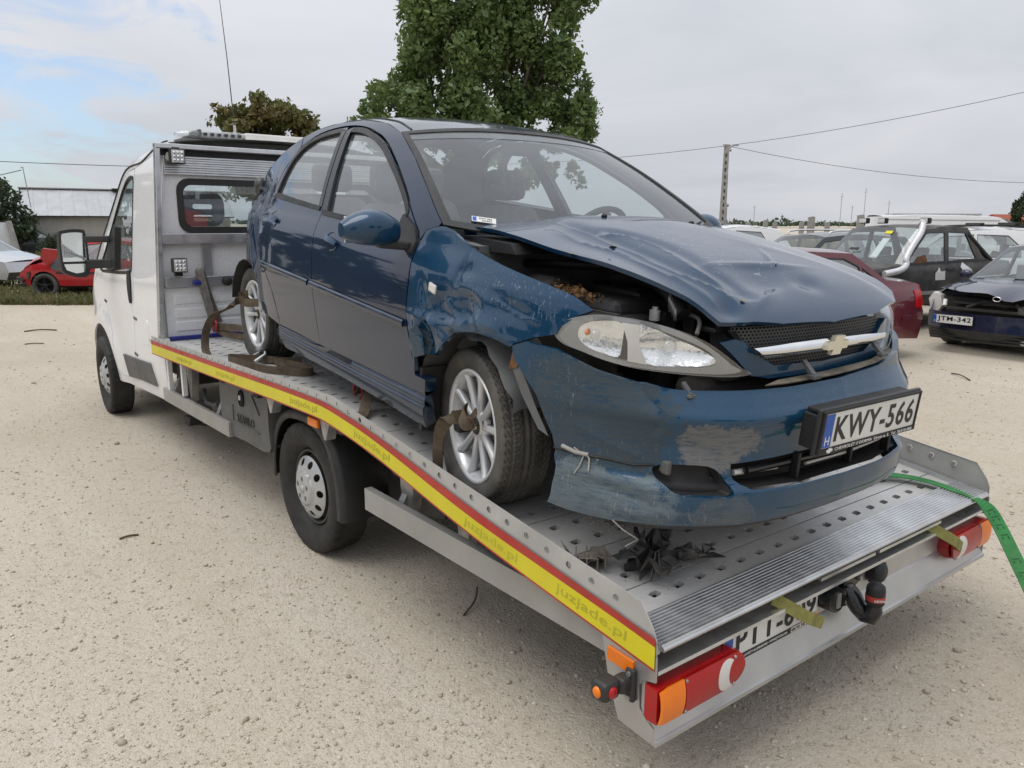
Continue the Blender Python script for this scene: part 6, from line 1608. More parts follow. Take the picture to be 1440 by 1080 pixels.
for x0, y0, w_, h_ in ((0, .0605, .545, .008), (0, -.064, .545, .017), (-.266, 0, .010, .12), (.266, 0, .010, .12)):
    mb = MB(); mb.box((x0, y0, -.003), (w_, h_, .010), .002, Mp); mb.build('holder_frame', M_black, plh)
text('dealer_lettering', 'CHEVROLET // DORMA  Orosz u. 5.  Tel. 76/510-400', .010, Mp @ Matrix.Translation((.030, -.064, .0024)), M_wtext, plh, .44, .0005)
bt = [(-.016, -.004), (-.007, -.004), (-.009, -.008), (.006, -.008), (.008, -.004), (.016, -.004), (.018, .004), (.009, .004), (.011, .008), (-.005, .008), (-.007, .004), (-.014, .004)]
mb = MB(); mb.add([tuple(Mp @ Vector((-.218 + x, -.064 + y, .0026))) for x, y in bt], [list(range(12))]); mb.build('dealer_emblem', M_wtext, plh)
# ---- floor, interior
mb = MB(); mb.box((-1.45, 0, .24), (2.6, 1.50, .04)); mb.box((-2.7, 0, .40), (1.2, 1.0, .25)); mb.build('floor_pan', M_under, car)
mb = MB(); mb.prism([(-.32, .55), (-.30, .94), (-.12, .945), (-.12, .5)], -.70, .70); mb.prism([(-.62, .60), (-.60, .84), (-.46, .93), (-.28, .955), (-.12, .94), (-.3, .55)], -.70, .70); mb.build('dashboard', M_trim, car)
for sgn in (-1, 1):
    mb = MB(); mb.prism([(-2.2, .35), (-2.2, .98), (-.55, .93), (-.45, .35)], sgn * .735, sgn * .745); mb.build('door_lining', M_trim, car)
stw = link('steering_wheel', None, car, (-.70, .37, .90)); stw.rotation_euler = (0, R(-64), 0)
mb = MB(); rg = []
for k in range(28):
    a = 2 * math.pi * k / 28; c = Vector((math.cos(a), math.sin(a), 0)); rg.append([c * .185 + c * .016 * math.cos(b) + Vector((0, 0, .016 * math.sin(b))) for b in np.linspace(0, 6.283, 9)[:-1]])
mb.loft(rg, True, False, True, True); mb.build('rim', M_black, stw)
mb = MB(); mb.ball((0, 0, -.01), (.07, .06, .03)); mb.bar((-.02, -.17, 0), (-.02, .17, 0), .035, .02, .006); mb.bar((0, 0, 0), (.17, .0, 0), .05, .02, .006, (0, 1, 0)); mb.build('hub', M_black, stw)
def seat(x, y, w_, name):
    s_ = link(name, None, car, (x, y, .0))
    mb = MB(); mb.box((.12, 0, .46), (.50, w_, .16), .05); mb.build('seat_base', M_seat, s_)
    mb = MB(); rr_ = []
    for t, wd, dp in ((0, .9, .16), (.25, 1, .15), (.7, .95, .12), (.95, .8, .10), (1, .6, .06)):
        cx, cz = -.14 - .20 * t, .48 + .56 * t
        rr_.append([Vector((cx + dp / 2 * math.cos(a), w_ / 2 * wd * math.copysign(abs(math.sin(a)) ** .6, math.sin(a)), cz + .10 * t * math.cos(a) * 0)) for a in np.linspace(0, 6.283, 17)[:-1]])
    mb.loft(rr_, True, True); mb.build('backrest', M_seat, s_)
    mb = MB(); mb.box((-.36, 0, 1.155), (.09, .26, .17), .04); mb.build('headrest', M_seat, s_)
seat(-1.15, -.36, .50, 'front_seat'); seat(-1.15, .36, .50, 'front_seat')
seat(-2.05, -.33, .52, 'rear_seat'); seat(-2.05, .33, .52, 'rear_seat')
mb = MB(); mb.box((-.87, .0, 1.33), (.04, .22, .065), .015); mb.build('rear_view_mirror', M_black, car)
mb = MB(); mb.prism([(-2.35, .90), (-2.85, .86), (-2.85, .83), (-2.35, .86)], -.62, .62); mb.build('parcel_shelf', M_trim, car)
# ---- wheels
def alloy(loc, sgn, steer=0., flat=0., name='front_wheel'):
    w = link(name, None, car, loc); w.rotation_euler = (0, 0, steer + (math.pi if sgn > 0 else 0))
    t = MB(); nA, ys = 300, np.linspace(-.086, .086, 35)
    prof = [(.212, -.070), (.216, -.082), (.235, -.094), (.262, -.100), (.283, -.097), (.292, -.090)]
    rings = []
    for k in range(nA):
        a = 2 * math.pi * k / nA; ring = list(prof)
        for y in ys:
            u = (k / nA * 60 + 5.2 * abs(abs(y) / .086) ** 1.5 * 1.6) % 1.0
            g = .008 if (u < .26 and abs(y) > .012) else 0
            if abs(abs(y) - .012) < .004 or abs(abs(y) - .060) < .003: g = .008
            ring.append((.3005 - .0085 * abs(y / .086) ** 2.6 - g, y))
        ring += [(r, -y) for r, y in prof[::-1]]
        pr = []
        for (r, y) in ring:
            p = Vector((r * math.cos(a), y, r * math.sin(a)))
            if flat and p.z < -flat:
                ex = -flat - p.z; p.z = -flat + .002 * (r < .3); p.y += math.copysign(ex * .9, p.y) if abs(y) > .05 else 0
            if flat and p.z < -.16 and abs(y) > .06:
                p.y += math.copysign(.016 * math.sin(min(1, (-.16 - p.z) / (flat - .16)) * math.pi * .75), p.y)
            pr.append(p)
        rings.append(pr)
    t.loft(rings, False, False, True, True); t.build('tyre', M_tyrecar, w)
    b = MB(); b.lathe([(.205, -.068), (.214, -.076), (.217, -.085), (.212, -.090), (.203, -.086), (.196, -.078), (.187, -.06), (.178, .0), (.180, .07), (.205, .08)], 60); rim = b.build('rim', M_rim, w)
    ns = 10
    for k in range(ns):
        a = 2 * math.pi * k / ns + .16; c, s_ = math.cos(a), math.sin(a); rr = []
        for r, y, wd, th in ((.040, -.062, .030, .034), (.075, -.066, .022, .032), (.13, -.068, .024, .028), (.175, -.072, .030, .024), (.200, -.080, .036, .014)):
            def pt(dx, dy): return Vector((r * c - dx * s_, y + dy, r * s_ + dx * c))
            rr.append([pt(-wd / 2, th), pt(-wd / 2, .006), pt(-wd * .28, -.001), pt(wd * .28, -.001), pt(wd / 2, .006), pt(wd / 2, th)])
        sp_ = MB(); sp_.loft(rr, True, False, True); sp_.build('spoke', M_rim, w)
    hb = MB(); hb.lathe([(.066, .02), (.066, -.050), (.060, -.060), (.034, -.066)], 30); hb.build('hub', M_rim, w)
    cp = MB(); cp.lathe([(.033, -.066), (.031, -.071), (.02, -.074), (0, -.0745)], 20); cp.build('hub_cap', M_plastic, w)
    em = MB(); em.prism([(x * .42, z * .42) for x, z in cr_], -.078, -.0735); em.build('cap_emblem', M_gold, w)
    nt = MB()
    for k in range(4):
        a = k * math.pi / 2 + .5; nt.cyl((.05 * math.cos(a), -.062, .05 * math.sin(a)), (.05 * math.cos(a), -.050, .05 * math.sin(a)), .010, 8)
    nt.build('wheel_nut', M_black, w)
    dk = MB(); dk.cyl((0, -.015, 0), (0, .01, 0), .135, 28); dk.box((.10, -.01, .06), (.10, .05, .09), .01); dk.build('brake_disc', mat('brake_iron', (.06, .055, .05), .6, .4) if 'brake_iron' not in MATS else MATS['brake_iron'], w)
    return w
alloy((0, -.700, .292), -1, -.145, .276); alloy((0, .700, .292), 1, -.145, .276)
alloy((-2.6, -.700, .297), -1, 0, .297, 'rear_wheel'); alloy((-2.6, .700, .297), 1, 0, .297, 'rear_wheel')
mb = MB(); mb.cyl((0, -.62, .29), (0, .62, .29), .03); mb.cyl((-2.6, -.62, .29), (-2.6, .62, .29), .035); mb.box((0, 0, .30), (.4, .9, .06), .02); mb.build('axle', M_under, car)
for sgn in (-1, 1):
    mb = MB(); rr_ = []
    for a in np.linspace(R(10), R(170), 12):
        x, z = .345 * math.cos(a) - 2.6, .30 + .345 * math.sin(a); rr_.append([Vector((x, sgn * .83, z)), Vector((x, sgn * .55, z))])
    mb.loft(rr_, False); mb.build('arch_liner', M_under, car)
mb = MB(); mb.box((-2.20, -.75, .26), (.08, .02, .16), .01); mb.build('mud_flap', M_rubber, car)

# ================================================================== THE OTHER CARS IN THE YARD
def simple_wheel(par, x, y, r_, wd, sgn, m_rim, spokes=5, name='wheel'):
    w = link(name, None, par, (x, y, r_)); w.rotation_euler = (0, 0, math.pi if sgn > 0 else 0)
    mb = MB(); mb.lathe([(r_ * .66, -wd * .38), (r_ * .70, -wd * .46), (r_ * .86, -wd * .52), (r_ * .96, -wd * .45), (r_, -wd * .25), (r_, wd * .3), (r_ * .9, wd * .5), (r_ * .6, wd * .4)], 32); mb.build('tyre', M_tyrecar, w)
    mb = MB(); mb.lathe([(r_ * .70, -wd * .40), (r_ * .66, -wd * .44), (r_ * .60, -wd * .30), (r_ * .55, -wd * .02), (0, -wd * .05)], 28)
    for k in range(spokes):
        a = 2 * math.pi * k / spokes + .3; mb.bar((r_ * .1 * math.cos(a), -wd * .33, r_ * .1 * math.sin(a)), (r_ * .62 * math.cos(a), -wd * .38, r_ * .62 * math.sin(a)), wd * .10, r_ * .17, .006, (0, 1, 0))
    mb.lathe([(r_ * .2, -wd * .2), (r_ * .18, -wd * .40), (0, -wd * .42)], 16); mb.build('rim', m_rim, w)
    return w
def car_body(name, label, loc, ang, m, prof, W, wheels, wins, arch=1.16, sill=.22, tum=(.95, 1.0), roofw=.72, crown=.05, nose_r=.14, tail_r=.10, glass_m=None, group=None, cat='car', cut=None, taper=.10, rim=None, skip=(), seats=True, bend=None):
    """car from its side outline. prof: (x, z, part) clockwise from the lower front to the lower rear"""
    t = empty(name, loc, ang); tag(t, label, cat, group); glass_m = glass_m or M_glass
    X = [p[0] for p in prof]; x0, x1 = max(X), min(X); zt = max(p[1] for p in prof)
    zc = PC([0, .22, .45, .62, tum[0] - .12, tum[0], zt, zt + .2], [W * .93, W * .965, W * .995, W, W * .985, W * .93, W * roofw, W * roofw * .85])
    L_ = x0 - x1
    def wd(x, z):
        u = (x - (x0 + x1) / 2) / (L_ / 2); return zc(z) * (1 - taper * np.abs(u) ** 5 - .06 * taper * 3 * np.clip(np.abs(u) - .8, 0, 1))
    pts = [(p[0], p[1]) for p in prof]
    out_ = []
    for i in range(len(prof) - 1):
        seg = crv([pts[max(i - 1, 0)], pts[i], pts[i + 1], pts[min(i + 2, len(pts) - 1)]], 4)[4:8] if 0 < i < len(prof) - 2 and prof[i][2] == prof[i - 1][2] == prof[i + 1][2] else [pts[i]]
        out_ += seg
    out_.append(pts[-1])
    low = [(x1 + .0, sill)] if pts[-1][1] > sill + .02 else []
    bot = []
    for wx, r_ in sorted(wheels):
        R_ = r_ * arch; a = np.linspace(R(180), R(0), 13); bot += [(wx + R_ * math.cos(q), max(sill, r_ + R_ * math.sin(q))) for q in a]
    outline = out_ + bot
    for sgn in (-1, 1):
        f = lambda u, w, e=0.: np.stack([u, sgn * (wd(u, w) + e), w], -1)
        panel('body_side', outline, f, m, t, (0, sgn, 0), wins, .09, .02)
        for wn_ in wins:
            panel('side_window', wn_, lambda u, w: f(u, w, -.010), glass_m, t, (0, sgn, 0), (), .2, .004)
            panel('window_seal', gapin(wn_, -.016), lambda u, w: f(u, w, .004), M_seal, t, (0, sgn, 0), [wn_], .12, .008)
    names = []
    for p in prof[:-1]:
        if p[2] not in names: names.append(p[2])
    surf = {}
    for nm in names:
        if nm in skip: continue
        ii = [k for k, p in enumerate(prof[:-1]) if p[2] == nm]; pp = crv(pts[ii[0]:ii[-1] + 2], 4) if ii[-1] + 2 - ii[0] > 1 else pts[ii[0]:ii[-1] + 2]
        S_ = np.linspace(-1, 1, 17); P = []
        for x, z in pp:
            w_ = float(wd(x, z)); fx_ = nose_r if x > (x0 + x1) / 2 + L_ * .30 else (-tail_r if x < (x0 + x1) / 2 - L_ * .30 else (.10 if nm == 'windscreen' else -.05 if nm == 'rear_window' else 0))
            row = [[x + fx_ * (1 - abs(s_) ** 2.6), s_ * w_, z + (crown * (1 - abs(s_) ** 2.4) if nm in ('roof', 'windscreen', 'rear_window', 'bonnet', 'boot_lid') else 0)] for s_ in S_]
            P.append(row)
        P = np.array(P)
        if bend and nm in bend: P = bend[nm](P)
        surf[nm] = P
        mm = M_screen if nm == 'windscreen' else glass_m if nm == 'rear_window' else M_plastic if nm == 'lower_bumper' else m
        gridm(nm, P, mm, t, (.3 if nm not in ('rear_bumper',) else -1, 0, 1))
    for wx, r_ in wheels:
        for sgn in (-1, 1):
            simple_wheel(t, wx, sgn * (W - .105), r_, .20, sgn, rim or M_hubcap)
    mb = MB(); mb.box(((x0 + x1) / 2, 0, sill + .06), (L_ * .82, W * 1.5, .10)); mb.build('floor_pan', M_under, t)
    if seats:
        for sx in seats if isinstance(seats, (list, tuple)) else (.10, -.75):
            for sy in (-.36, .36):
                s_ = link('seat', None, t, (sx, sy * W / .87, 0)); mb = MB(); mb.bar((-.05, 0, .40), (-.22, 0, tum[0] + .06), .46, .12, .04, (0, 1, 0)); mb.box((.15, 0, .42), (.45, .46, .14), .04); mb.build('cushion', M_seat, s_)
                mb = MB(); mb.box((-.25, 0, tum[0] + .17), (.09, .24, .16), .03); mb.build('headrest', M_seat, s_)
        mb = MB(); mb.box((.85, 0, tum[0] - .14), (.40, W * 1.6, .25), .06); mb.build('dashboard', M_trim, t)
    return t, wd, surf
def patch(name, P, i0, i1, s0, s1, m, par, off_=.008):
    """piece lying on a body surface"""
    n = P.shape[1]; u = np.linspace(i0, i1, 9); s_ = np.linspace(s0, s1, 9); Q = np.zeros((9, 9, 3))
    for a, x in enumerate(u):
        i = min(int(x), len(P) - 2); f = x - i
        for b, y in enumerate(s_):
            k = (y + 1) / 2 * (n - 1); j = min(int(k), n - 2); g_ = k - j
            Q[a, b] = (P[i, j] * (1 - g_) + P[i, j + 1] * g_) * (1 - f) + (P[i + 1, j] * (1 - g_) + P[i + 1, j + 1] * g_) * f
    n_ = np.cross(P[-1, n // 2] - P[0, n // 2], P[len(P) // 2, -1] - P[len(P) // 2, 0]); n_ = n_ / (np.linalg.norm(n_) + 1e-9)
    c = P.mean((0, 1))
    if n_[0] * c[0] < 0: n_ = -n_
    o = gridm(name, Q + n_ * off_, m, par); md = o.modifiers.new('thickness', 'SOLIDIFY'); md.thickness = .012; md.offset = 0
    return o
def heading(px, deg):
    """angle of a car whose nose points deg degrees clockwise (seen from above) from facing the camera at that bearing"""
    d = -(view(px, 10) - Vector((3.752, -2.656, 0))); return math.atan2(d.y, d.x) + R(deg)

# -------- maroon saloon, seen from its rear left
px, D = 1150, 9.5
loc = view(1070, 9.9)
prof = [(2.2, .22, 'lower_bumper'), (2.28, .42, 'front_bumper'), (2.25, .66, 'bonnet'), (1.9, .80, 'bonnet'), (1.25, .93, 'windscreen'), (.45, 1.36, 'roof'), (.0, 1.42, 'roof'), (-.92, 1.385, 'rear_window'), (-1.46, 1.04, 'boot_lid'), (-1.75, 1.02, 'boot_lid'), (-2.12, .98, 'boot_face'), (-2.19, .68, 'rear_bumper'), (-2.25, .55, 'rear_bumper'), (-2.20, .25, 'rear_bumper')]
w1_ = [(1.02, .95), (.42, 1.29), (.02, 1.345), (-.13, 1.34), (-.10, .95)]; w2_ = [(-.19, 1.34), (-.75, 1.315), (-.98, 1.22), (-1.0, .97), (-.16, .95)]; w3_ = [(-1.04, 1.20), (-1.31, 1.03), (-1.08, .98)]
t, wd, sf = car_body('maroon_saloon', 'dark maroon saloon with its tail toward the navy wreck, beyond the blue bonnet', loc, math.atan2(-RGT.y, -RGT.x) + R(28), M_maroon, prof, .87, [(1.4, .30), (-1.22, .30)], [w1_, w2_, w3_], tum=(.95, 1))
for sgn in (-1, 1):
    panel('tail_lamp', [(-1.98, .90), (-2.14, .90), (-2.17, .66), (-2.02, .68)], lambda u, w: np.stack([u, sgn * (wd(u, w) + .008), w], -1), M_lred, t, (0, sgn, 0), (), .05, .02)
    panel('bumper_strip', [(-1.72, .52), (-2.2, .53), (-2.2, .59), (-1.72, .58)], lambda u, w: np.stack([u, sgn * (wd(u, w) + .012), w], -1), M_maroon, t, (0, sgn, 0), (), .05, .02)
P = sf['boot_face']
for s0, s1 in ((-1, -.62), (.62, 1)): patch('tail_lamp', P, .3, len(P) - 1.2, s0, s1, M_lred, t, .012)
P = sf['rear_bumper']; patch('number_plate', sf['boot_face'], 1.2, 2.8, -.3, .3, M_plate, t, .014)
patch('rear_moulding', P, 1.4, 3.2, -.95, .95, M_maroon, t, .02)

# -------- black off-roader with its snorkel
loc = view(1268, 13.8)
prof = [(2.05, .42, 'lower_bumper'), (2.12, .62, 'front_bumper'), (2.08, .95, 'bonnet'), (1.9, 1.02, 'bonnet'), (.98, 1.10, 'windscreen'), (.40, 1.66, 'roof'), (-.2, 1.71, 'roof'), (-.78, 1.69, 'rear_window'), (-1.22, 1.16, 'boot_lid'), (-1.5, 1.12, 'boot_lid'), (-2.1, 1.10, 'boot_face'), (-2.14, .8, 'rear_bumper'), (-2.12, .42, 'rear_bumper')]
w1_ = [(.88, 1.13), (.70, 1.30), (.38, 1.58), (.25, 1.60), (-.12, 1.60), (-.10, 1.14)]; w2_ = [(-.20, 1.14), (-.22, 1.61), (-.70, 1.59), (-.98, 1.17)]
t, wd, sf = car_body('black_off_roader', 'weathered black off-road car with a silver snorkel pipe and torn white stickers', loc, heading(1243, 0) - R(36), M_dullblack, prof, .86, [(1.30, .37), (-1.28, .37)], [w1_, w2_], tum=(1.10, 1), roofw=.80, sill=.45, crown=.03, seats=(.15, -.6))
sd_ = 1 if True else -1
SG = -1
for SG in (1,):
    sw_ = lambda x, z, e=0.: Vector((x, SG * (float(wd(x, z)) + e), z))
    mb = MB(); mb.tube(crv([sw_(1.55, .97, .03), sw_(1.20, 1.02, .05), sw_(1.02, 1.10, .06), sw_(1.00, 1.20, .06), sw_(.86, 1.36, .055), sw_(.60, 1.60, .05), sw_(.48, 1.74, .03), sw_(.50, 1.78, .0)], 4), .052, 10); mb.build('snorkel_pipe', M_rim, t)
    for cx, cz, pts in ((.08, .92, [(-.13, -.09), (.13, -.09), (.14, .02), (.05, .09), (.03, .12), (.0, .05), (-.12, .06)]), (-.62, .98, [(-.20, -.07), (-.05, -.03), (.05, -.05), (.13, .05), (.05, .14), (-.03, .08), (-.10, .04), (-.17, .0)])):
        panel('torn_sticker', [(cx + a, cz + b) for a, b in pts], lambda u, w: np.stack([u, SG * (wd(u, w) + .006), w], -1), M_plate, t, (0, SG, 0), (), .06, .004)
    panel('waist_trim', [(1.0, 1.115), (-1.3, 1.155), (-1.3, 1.125), (1.0, 1.085)], lambda u, w: np.stack([u, SG * (wd(u, w) + .010), w], -1), M_black, t, (0, SG, 0), (), .08, .012)
    panel('lower_trim', [(1.0, .66), (-.9, .66), (-.9, .60), (1.0, .60)], lambda u, w: np.stack([u, SG * (wd(u, w) + .012), w], -1), M_guard, t, (0, SG, 0), (), .08, .012)
    panel('door_handle', [(-.10, 1.03), (-.32, 1.035), (-.32, .995), (-.10, .99)], lambda u, w: np.stack([u, SG * (wd(u, w) + .014), w], -1), M_black, t, (0, SG, 0), (), .05, .016)
    panel('rust_patch', [(.75, 1.11), (.38, 1.13), (.42, 1.25), (.60, 1.22)], lambda u, w: np.stack([u, SG * (wd(u, w) + .006), w], -1), M_rust, t, (0, SG, 0), (), .08, .004)
    mb = MB(); mb.tube([sw_(-.78, 1.58, -.02), sw_(-1.45, 1.12, -.02)], .045, 8); mb.build('roll_bar', M_black, t)
mb = MB(); mb.box((.93, -.2, 1.33), (.006, .18, .05), 0, None, Matrix.Rotation(R(-44), 3, 'Y')); mb.build('work_lamp_bar', M_black, t)
for y in (.55, -.25, -.62):
    mb = MB(); mb.box((.18, y, 1.80), (.10, .17, .10), .02); l_ = mb.build('roof_lamp', M_black, t)
    mb = MB(); mb.box((.235, y, 1.80), (.01, .14, .075), .005); mb.build('lens', M_lwhite, l_)
P = sf['windscreen']
patch('yellow_sticker', P, 3.0, 3.4, .18, .36, M_yellow, t, .012); patch('paper_sheet', P, .8, 2.8, .15, .32, M_plate, t, -.05)
mb = MB(); mb.tube([(1.0, -.7, 1.13), (.98, .1, 1.16)], .012, 6); mb.build('wiper', M_black, t)

# -------- navy wreck, nose to the camera
loc = view(1499, 11.6)
hd_ = heading(1392, 0) - R(24)
def crumple(P):
    Q = P.copy(); n = P.shape[0]
    for i in range(n):
        f = 1 - i / (n - 1); s_ = np.linspace(-1, 1, P.shape[1])
        Q[i, :, 2] += f ** 2 * (.06 * np.exp(-((s_ + .9) / .3) ** 2) + .05 - .10 * np.exp(-((s_ - .30) / .22) ** 2)) + .02 * f * np.exp(-((s_ - .1) / .2) ** 2)
        Q[i, :, 0] -= f * .10 * np.abs(s_) ** 2
    return Q
prof = [(2.05, .18, 'lower_bumper'), (2.12, .34, 'front_bumper'), (2.10, .56, 'grille_gap'), (1.96, .74, 'bonnet'), (1.5, .86, 'bonnet'), (.98, .94, 'windscreen'), (.20, 1.40, 'roof'), (-.3, 1.45, 'roof'), (-1.0, 1.40, 'rear_window'), (-1.75, .98, 'boot_face'), (-1.95, .9, 'boot_face'), (-2.0, .6, 'rear_bumper'), (-1.95, .25, 'rear_bumper')]
w1_ = [(.82, .97), (.22, 1.31), (-.12, 1.36), (-.16, .97)]; w2_ = [(-.24, .97), (-.20, 1.36), (-.8, 1.33), (-1.25, 1.12), (-1.1, .98)]
t, wd, sf = car_body('navy_wreck', 'navy blue car with a crumpled bonnet and missing headlight at the right edge', loc, hd_, M_navy, prof, .87, [(1.33, .31), (-1.27, .31)], [w1_, w2_], tum=(.95, 1), nose_r=.20, skip=('grille_gap',), bend={'bonnet': crumple})
mb = MB(); mb.box((1.75, 0, .60), (.30, 1.46, .30), .03); mb.box((2.05, .0, .60), (.10, 1.1, .03)); mb.box((1.98, .1, .68), (.08, 1.2, .03)); mb.tube([(2.05, -.3, .62), (2.0, -.1, .72), (1.98, .2, .66)], .03, 6); mb.tube([(2.02, .3, .70), (2.05, .42, .60)], .025, 6); mb.build('exposed_core', M_under, t)
P = sf['front_bumper']; Q = sf['lower_bumper']
mb = MB()
for k in range(4): mb.box((2.262 - .004 * k, -.02, .20 + .04 * k), (.03, 1.25, .016), .003)
mb.build('lower_grille_bar', M_black, t)
for s0, s1 in ((.62, .86),): pass
lf = MB(); lf.ball((2.20, .52, .25), (.04, .055, .05)); lf.build('fog_lamp', M_chrome, t)
def lampn(y0, y1, nm='headlight', m=M_clear):
    mb = MB(); mb.prism(crv([(y0, .60), ((y0 + y1) / 2, .58), (y1, .62), (y1, .74), ((y0 + y1) / 2, .745), (y0, .68)], 3, True), 2.00, 2.14, 'yz'); o = mb.build(nm, m, t)
    mb = MB(); mb.ball((2.06, (y0 * .6 + y1 * .4), .665), (.05, .07, .055)); mb.ball((2.02, (y0 * .25 + y1 * .75), .67), (.05, .06, .05)); mb.build('reflector', M_chrome, o)
    return o
lampn(.40, .80)
mb = MB(); mb.prism([(-.82, .56), (-.72, .52), (-.66, .62), (-.70, .76), (-.80, .80), (-.86, .70)], 1.85, 1.99, 'yz'); mb.tube([(2.0, -.62, .70), (2.05, -.60, .62)], .03, 8); mb.build('broken_headlight', M_lwhite, t)
Mq = frame_M(Vector((2.345, -.33, .47)), (0, 1, 0), (.03, 0, 1))
mb = MB(); mb.box((0, 0, 0), (.52, .112, .006), 0, Mq); q_ = mb.build('number_plate', M_plate, t)
mb = MB(); mb.box((0, 0, -.004), (.54, .135, .006), .002, Mq); mb.build('plate_frame', M_black, q_)
mb = MB(); mb.box((-.237, 0, .0035), (.044, .106, .001), 0, Mq); mb.build('blue_band', M_eublue, q_)
text('plate_number', 'JTM-342', .080, Mq @ Matrix.Translation((.022, 0, .0045)), M_text, q_, .44, .001, 1.1); text('country_letter', 'H', .024, Mq @ Matrix.Translation((-.237, -.03, .0045)), M_wtext, q_, .02, .0006)
mb = MB(); mb.tube([Vector((2.24, .15 + .05 * math.cos(a), .78 + .03 * math.sin(a))) for a in np.linspace(0, 6.283, 13)], .006, 5); mb.build('emblem_ring', M_chrome, t)
for sgn in (-1, 1):
    mb = MB(); mb.ball((.72, sgn * .98, 1.0), (.06, .10, .07)); mb.bar((.74, sgn * .84, .96), (.73, sgn * .95, .98), .05, .03); mb.build('door_mirror', M_navy, t)
mb = MB(); mb.box((.45, -.25, 1.05), (.03, .28, .22), .02); mb.build('screen_unit', M_trim, t)

# -------- silver estate behind the off-roader
loc = view(1352, 17.5)
prof = [(2.2, .25, 'lower_bumper'), (2.25, .5, 'front_bumper'), (2.2, .8, 'bonnet'), (1.2, 1.05, 'windscreen'), (.5, 1.58, 'roof'), (-.6, 1.64, 'roof'), (-1.65, 1.58, 'rear_window'), (-2.02, 1.12, 'boot_face'), (-2.1, .8, 'boot_face'), (-2.15, .55, 'rear_bumper'), (-2.1, .3, 'rear_bumper')]
w1_ = [(1.0, 1.06), (.5, 1.46), (-.1, 1.52), (-.1, 1.06)]; w2_ = [(-.2, 1.06), (-.18, 1.52), (-.75, 1.50), (-.98, 1.28), (-1.0, 1.08)]; w3_ = [(-1.12, 1.10), (-1.08, 1.46), (-1.50, 1.43), (-1.80, 1.12)]
t, wd, sf = car_body('silver_estate', 'pale silver estate car with roof rails, mostly hidden behind the black off-roader', loc, math.atan2(-RGT.y, -RGT.x) - R(18), M_whitecar, prof, .89, [(1.4, .34), (-1.35, .34)], [w1_, w2_, w3_], tum=(1.06, 1), roofw=.76)
for sgn in (-1, 1):
    mb = MB(); mb.tube(crv([(.4, sgn * .62, 1.60), (.2, sgn * .63, 1.70), (-.9, sgn * .63, 1.72), (-1.5, sgn * .61, 1.64)], 4), .022, 6); mb.build('roof_rail', M_black, t)
mb = MB(); mb.box((-.25, 0, 1.75), (.08, 1.35, .05), .01); mb.box((-.9, 0, 1.76), (.08, 1.35, .05), .01); mb.build('load_bar', M_black, t)
# -------- white panel van
loc = view(1338, 24.5)
prof = [(2.45, .3, 'lower_bumper'), (2.5, .6, 'front_bumper'), (2.45, .95, 'bonnet'), (1.95, 1.18, 'windscreen'), (1.38, 1.72, 'roof'), (1.0, 1.93, 'roof'), (-1.0, 1.99, 'roof'), (-2.3, 1.96, 'boot_face'), (-2.4, 1.0, 'boot_face'), (-2.4, .4, 'rear_bumper'), (-2.35, .35, 'rear_bumper')]
w1_ = [(1.86, 1.18), (1.36, 1.64), (1.08, 1.70), (1.0, 1.66), (1.0, 1.14), (1.4, 1.12)]
t, wd, sf = car_body('white_panel_van', 'white panel van with a round emblem on its side, standing behind the off-roader', loc, math.atan2(RGT.y, RGT.x) - R(6), M_whitecar, prof, .95, [(1.5, .33), (-1.4, .33)], [w1_], tum=(1.15, 1), roofw=.86, cat='van', seats=(.9,))
for SG in (-1,):
    ct = (.72, 1.52)
    def ln(pts, r_=.014, nm='emblem'): 
        mb = MB(); mb.tube([Vector((x, SG * (float(wd(x, z)) + .008), z)) for x, z in pts], r_, 5); mb.build(nm, M_steel, t)
    ln([(ct[0] + .17 * math.cos(a), ct[1] + .17 * math.sin(a)) for a in np.linspace(0, 6.283, 25)])
    ln([(ct[0] - .07, ct[1] + .145), (ct[0], ct[1] + .02), (ct[0] + .07, ct[1] + .145)]); ln([(ct[0] - .13, ct[1] + .10), (ct[0] - .06, ct[1] - .13), (ct[0], ct[1] - .01), (ct[0] + .06, ct[1] - .13), (ct[0] + .13, ct[1] + .10)])
    panel('roof_joint', [(1.0, 1.86), (-2.2, 1.89), (-2.2, 1.865), (1.0, 1.835)], lambda u, w: np.stack([u, SG * (wd(u, w) + .01), w], -1), M_guard, t, (0, SG, 0), (), .15, .01)
    panel('door_joint', [(.96, 1.75), (.975, 1.75), (.975, .5), (.96, .5)], lambda u, w: np.stack([u, SG * (wd(u, w) + .004), w], -1), M_guard, t, (0, SG, 0), (), .15, .004)
mb = MB(); mb.box((1.75, -1.08, 1.22), (.12, .16, .24), .03); mb.build('door_mirror', M_black, t)
mb = MB(); mb.box((-.6, -.30, 2.03), (2.6, .05, .05)); mb.box((-.6, .3, 2.03), (2.6, .05, .05)); mb.build('roof_rail', M_steel, t)
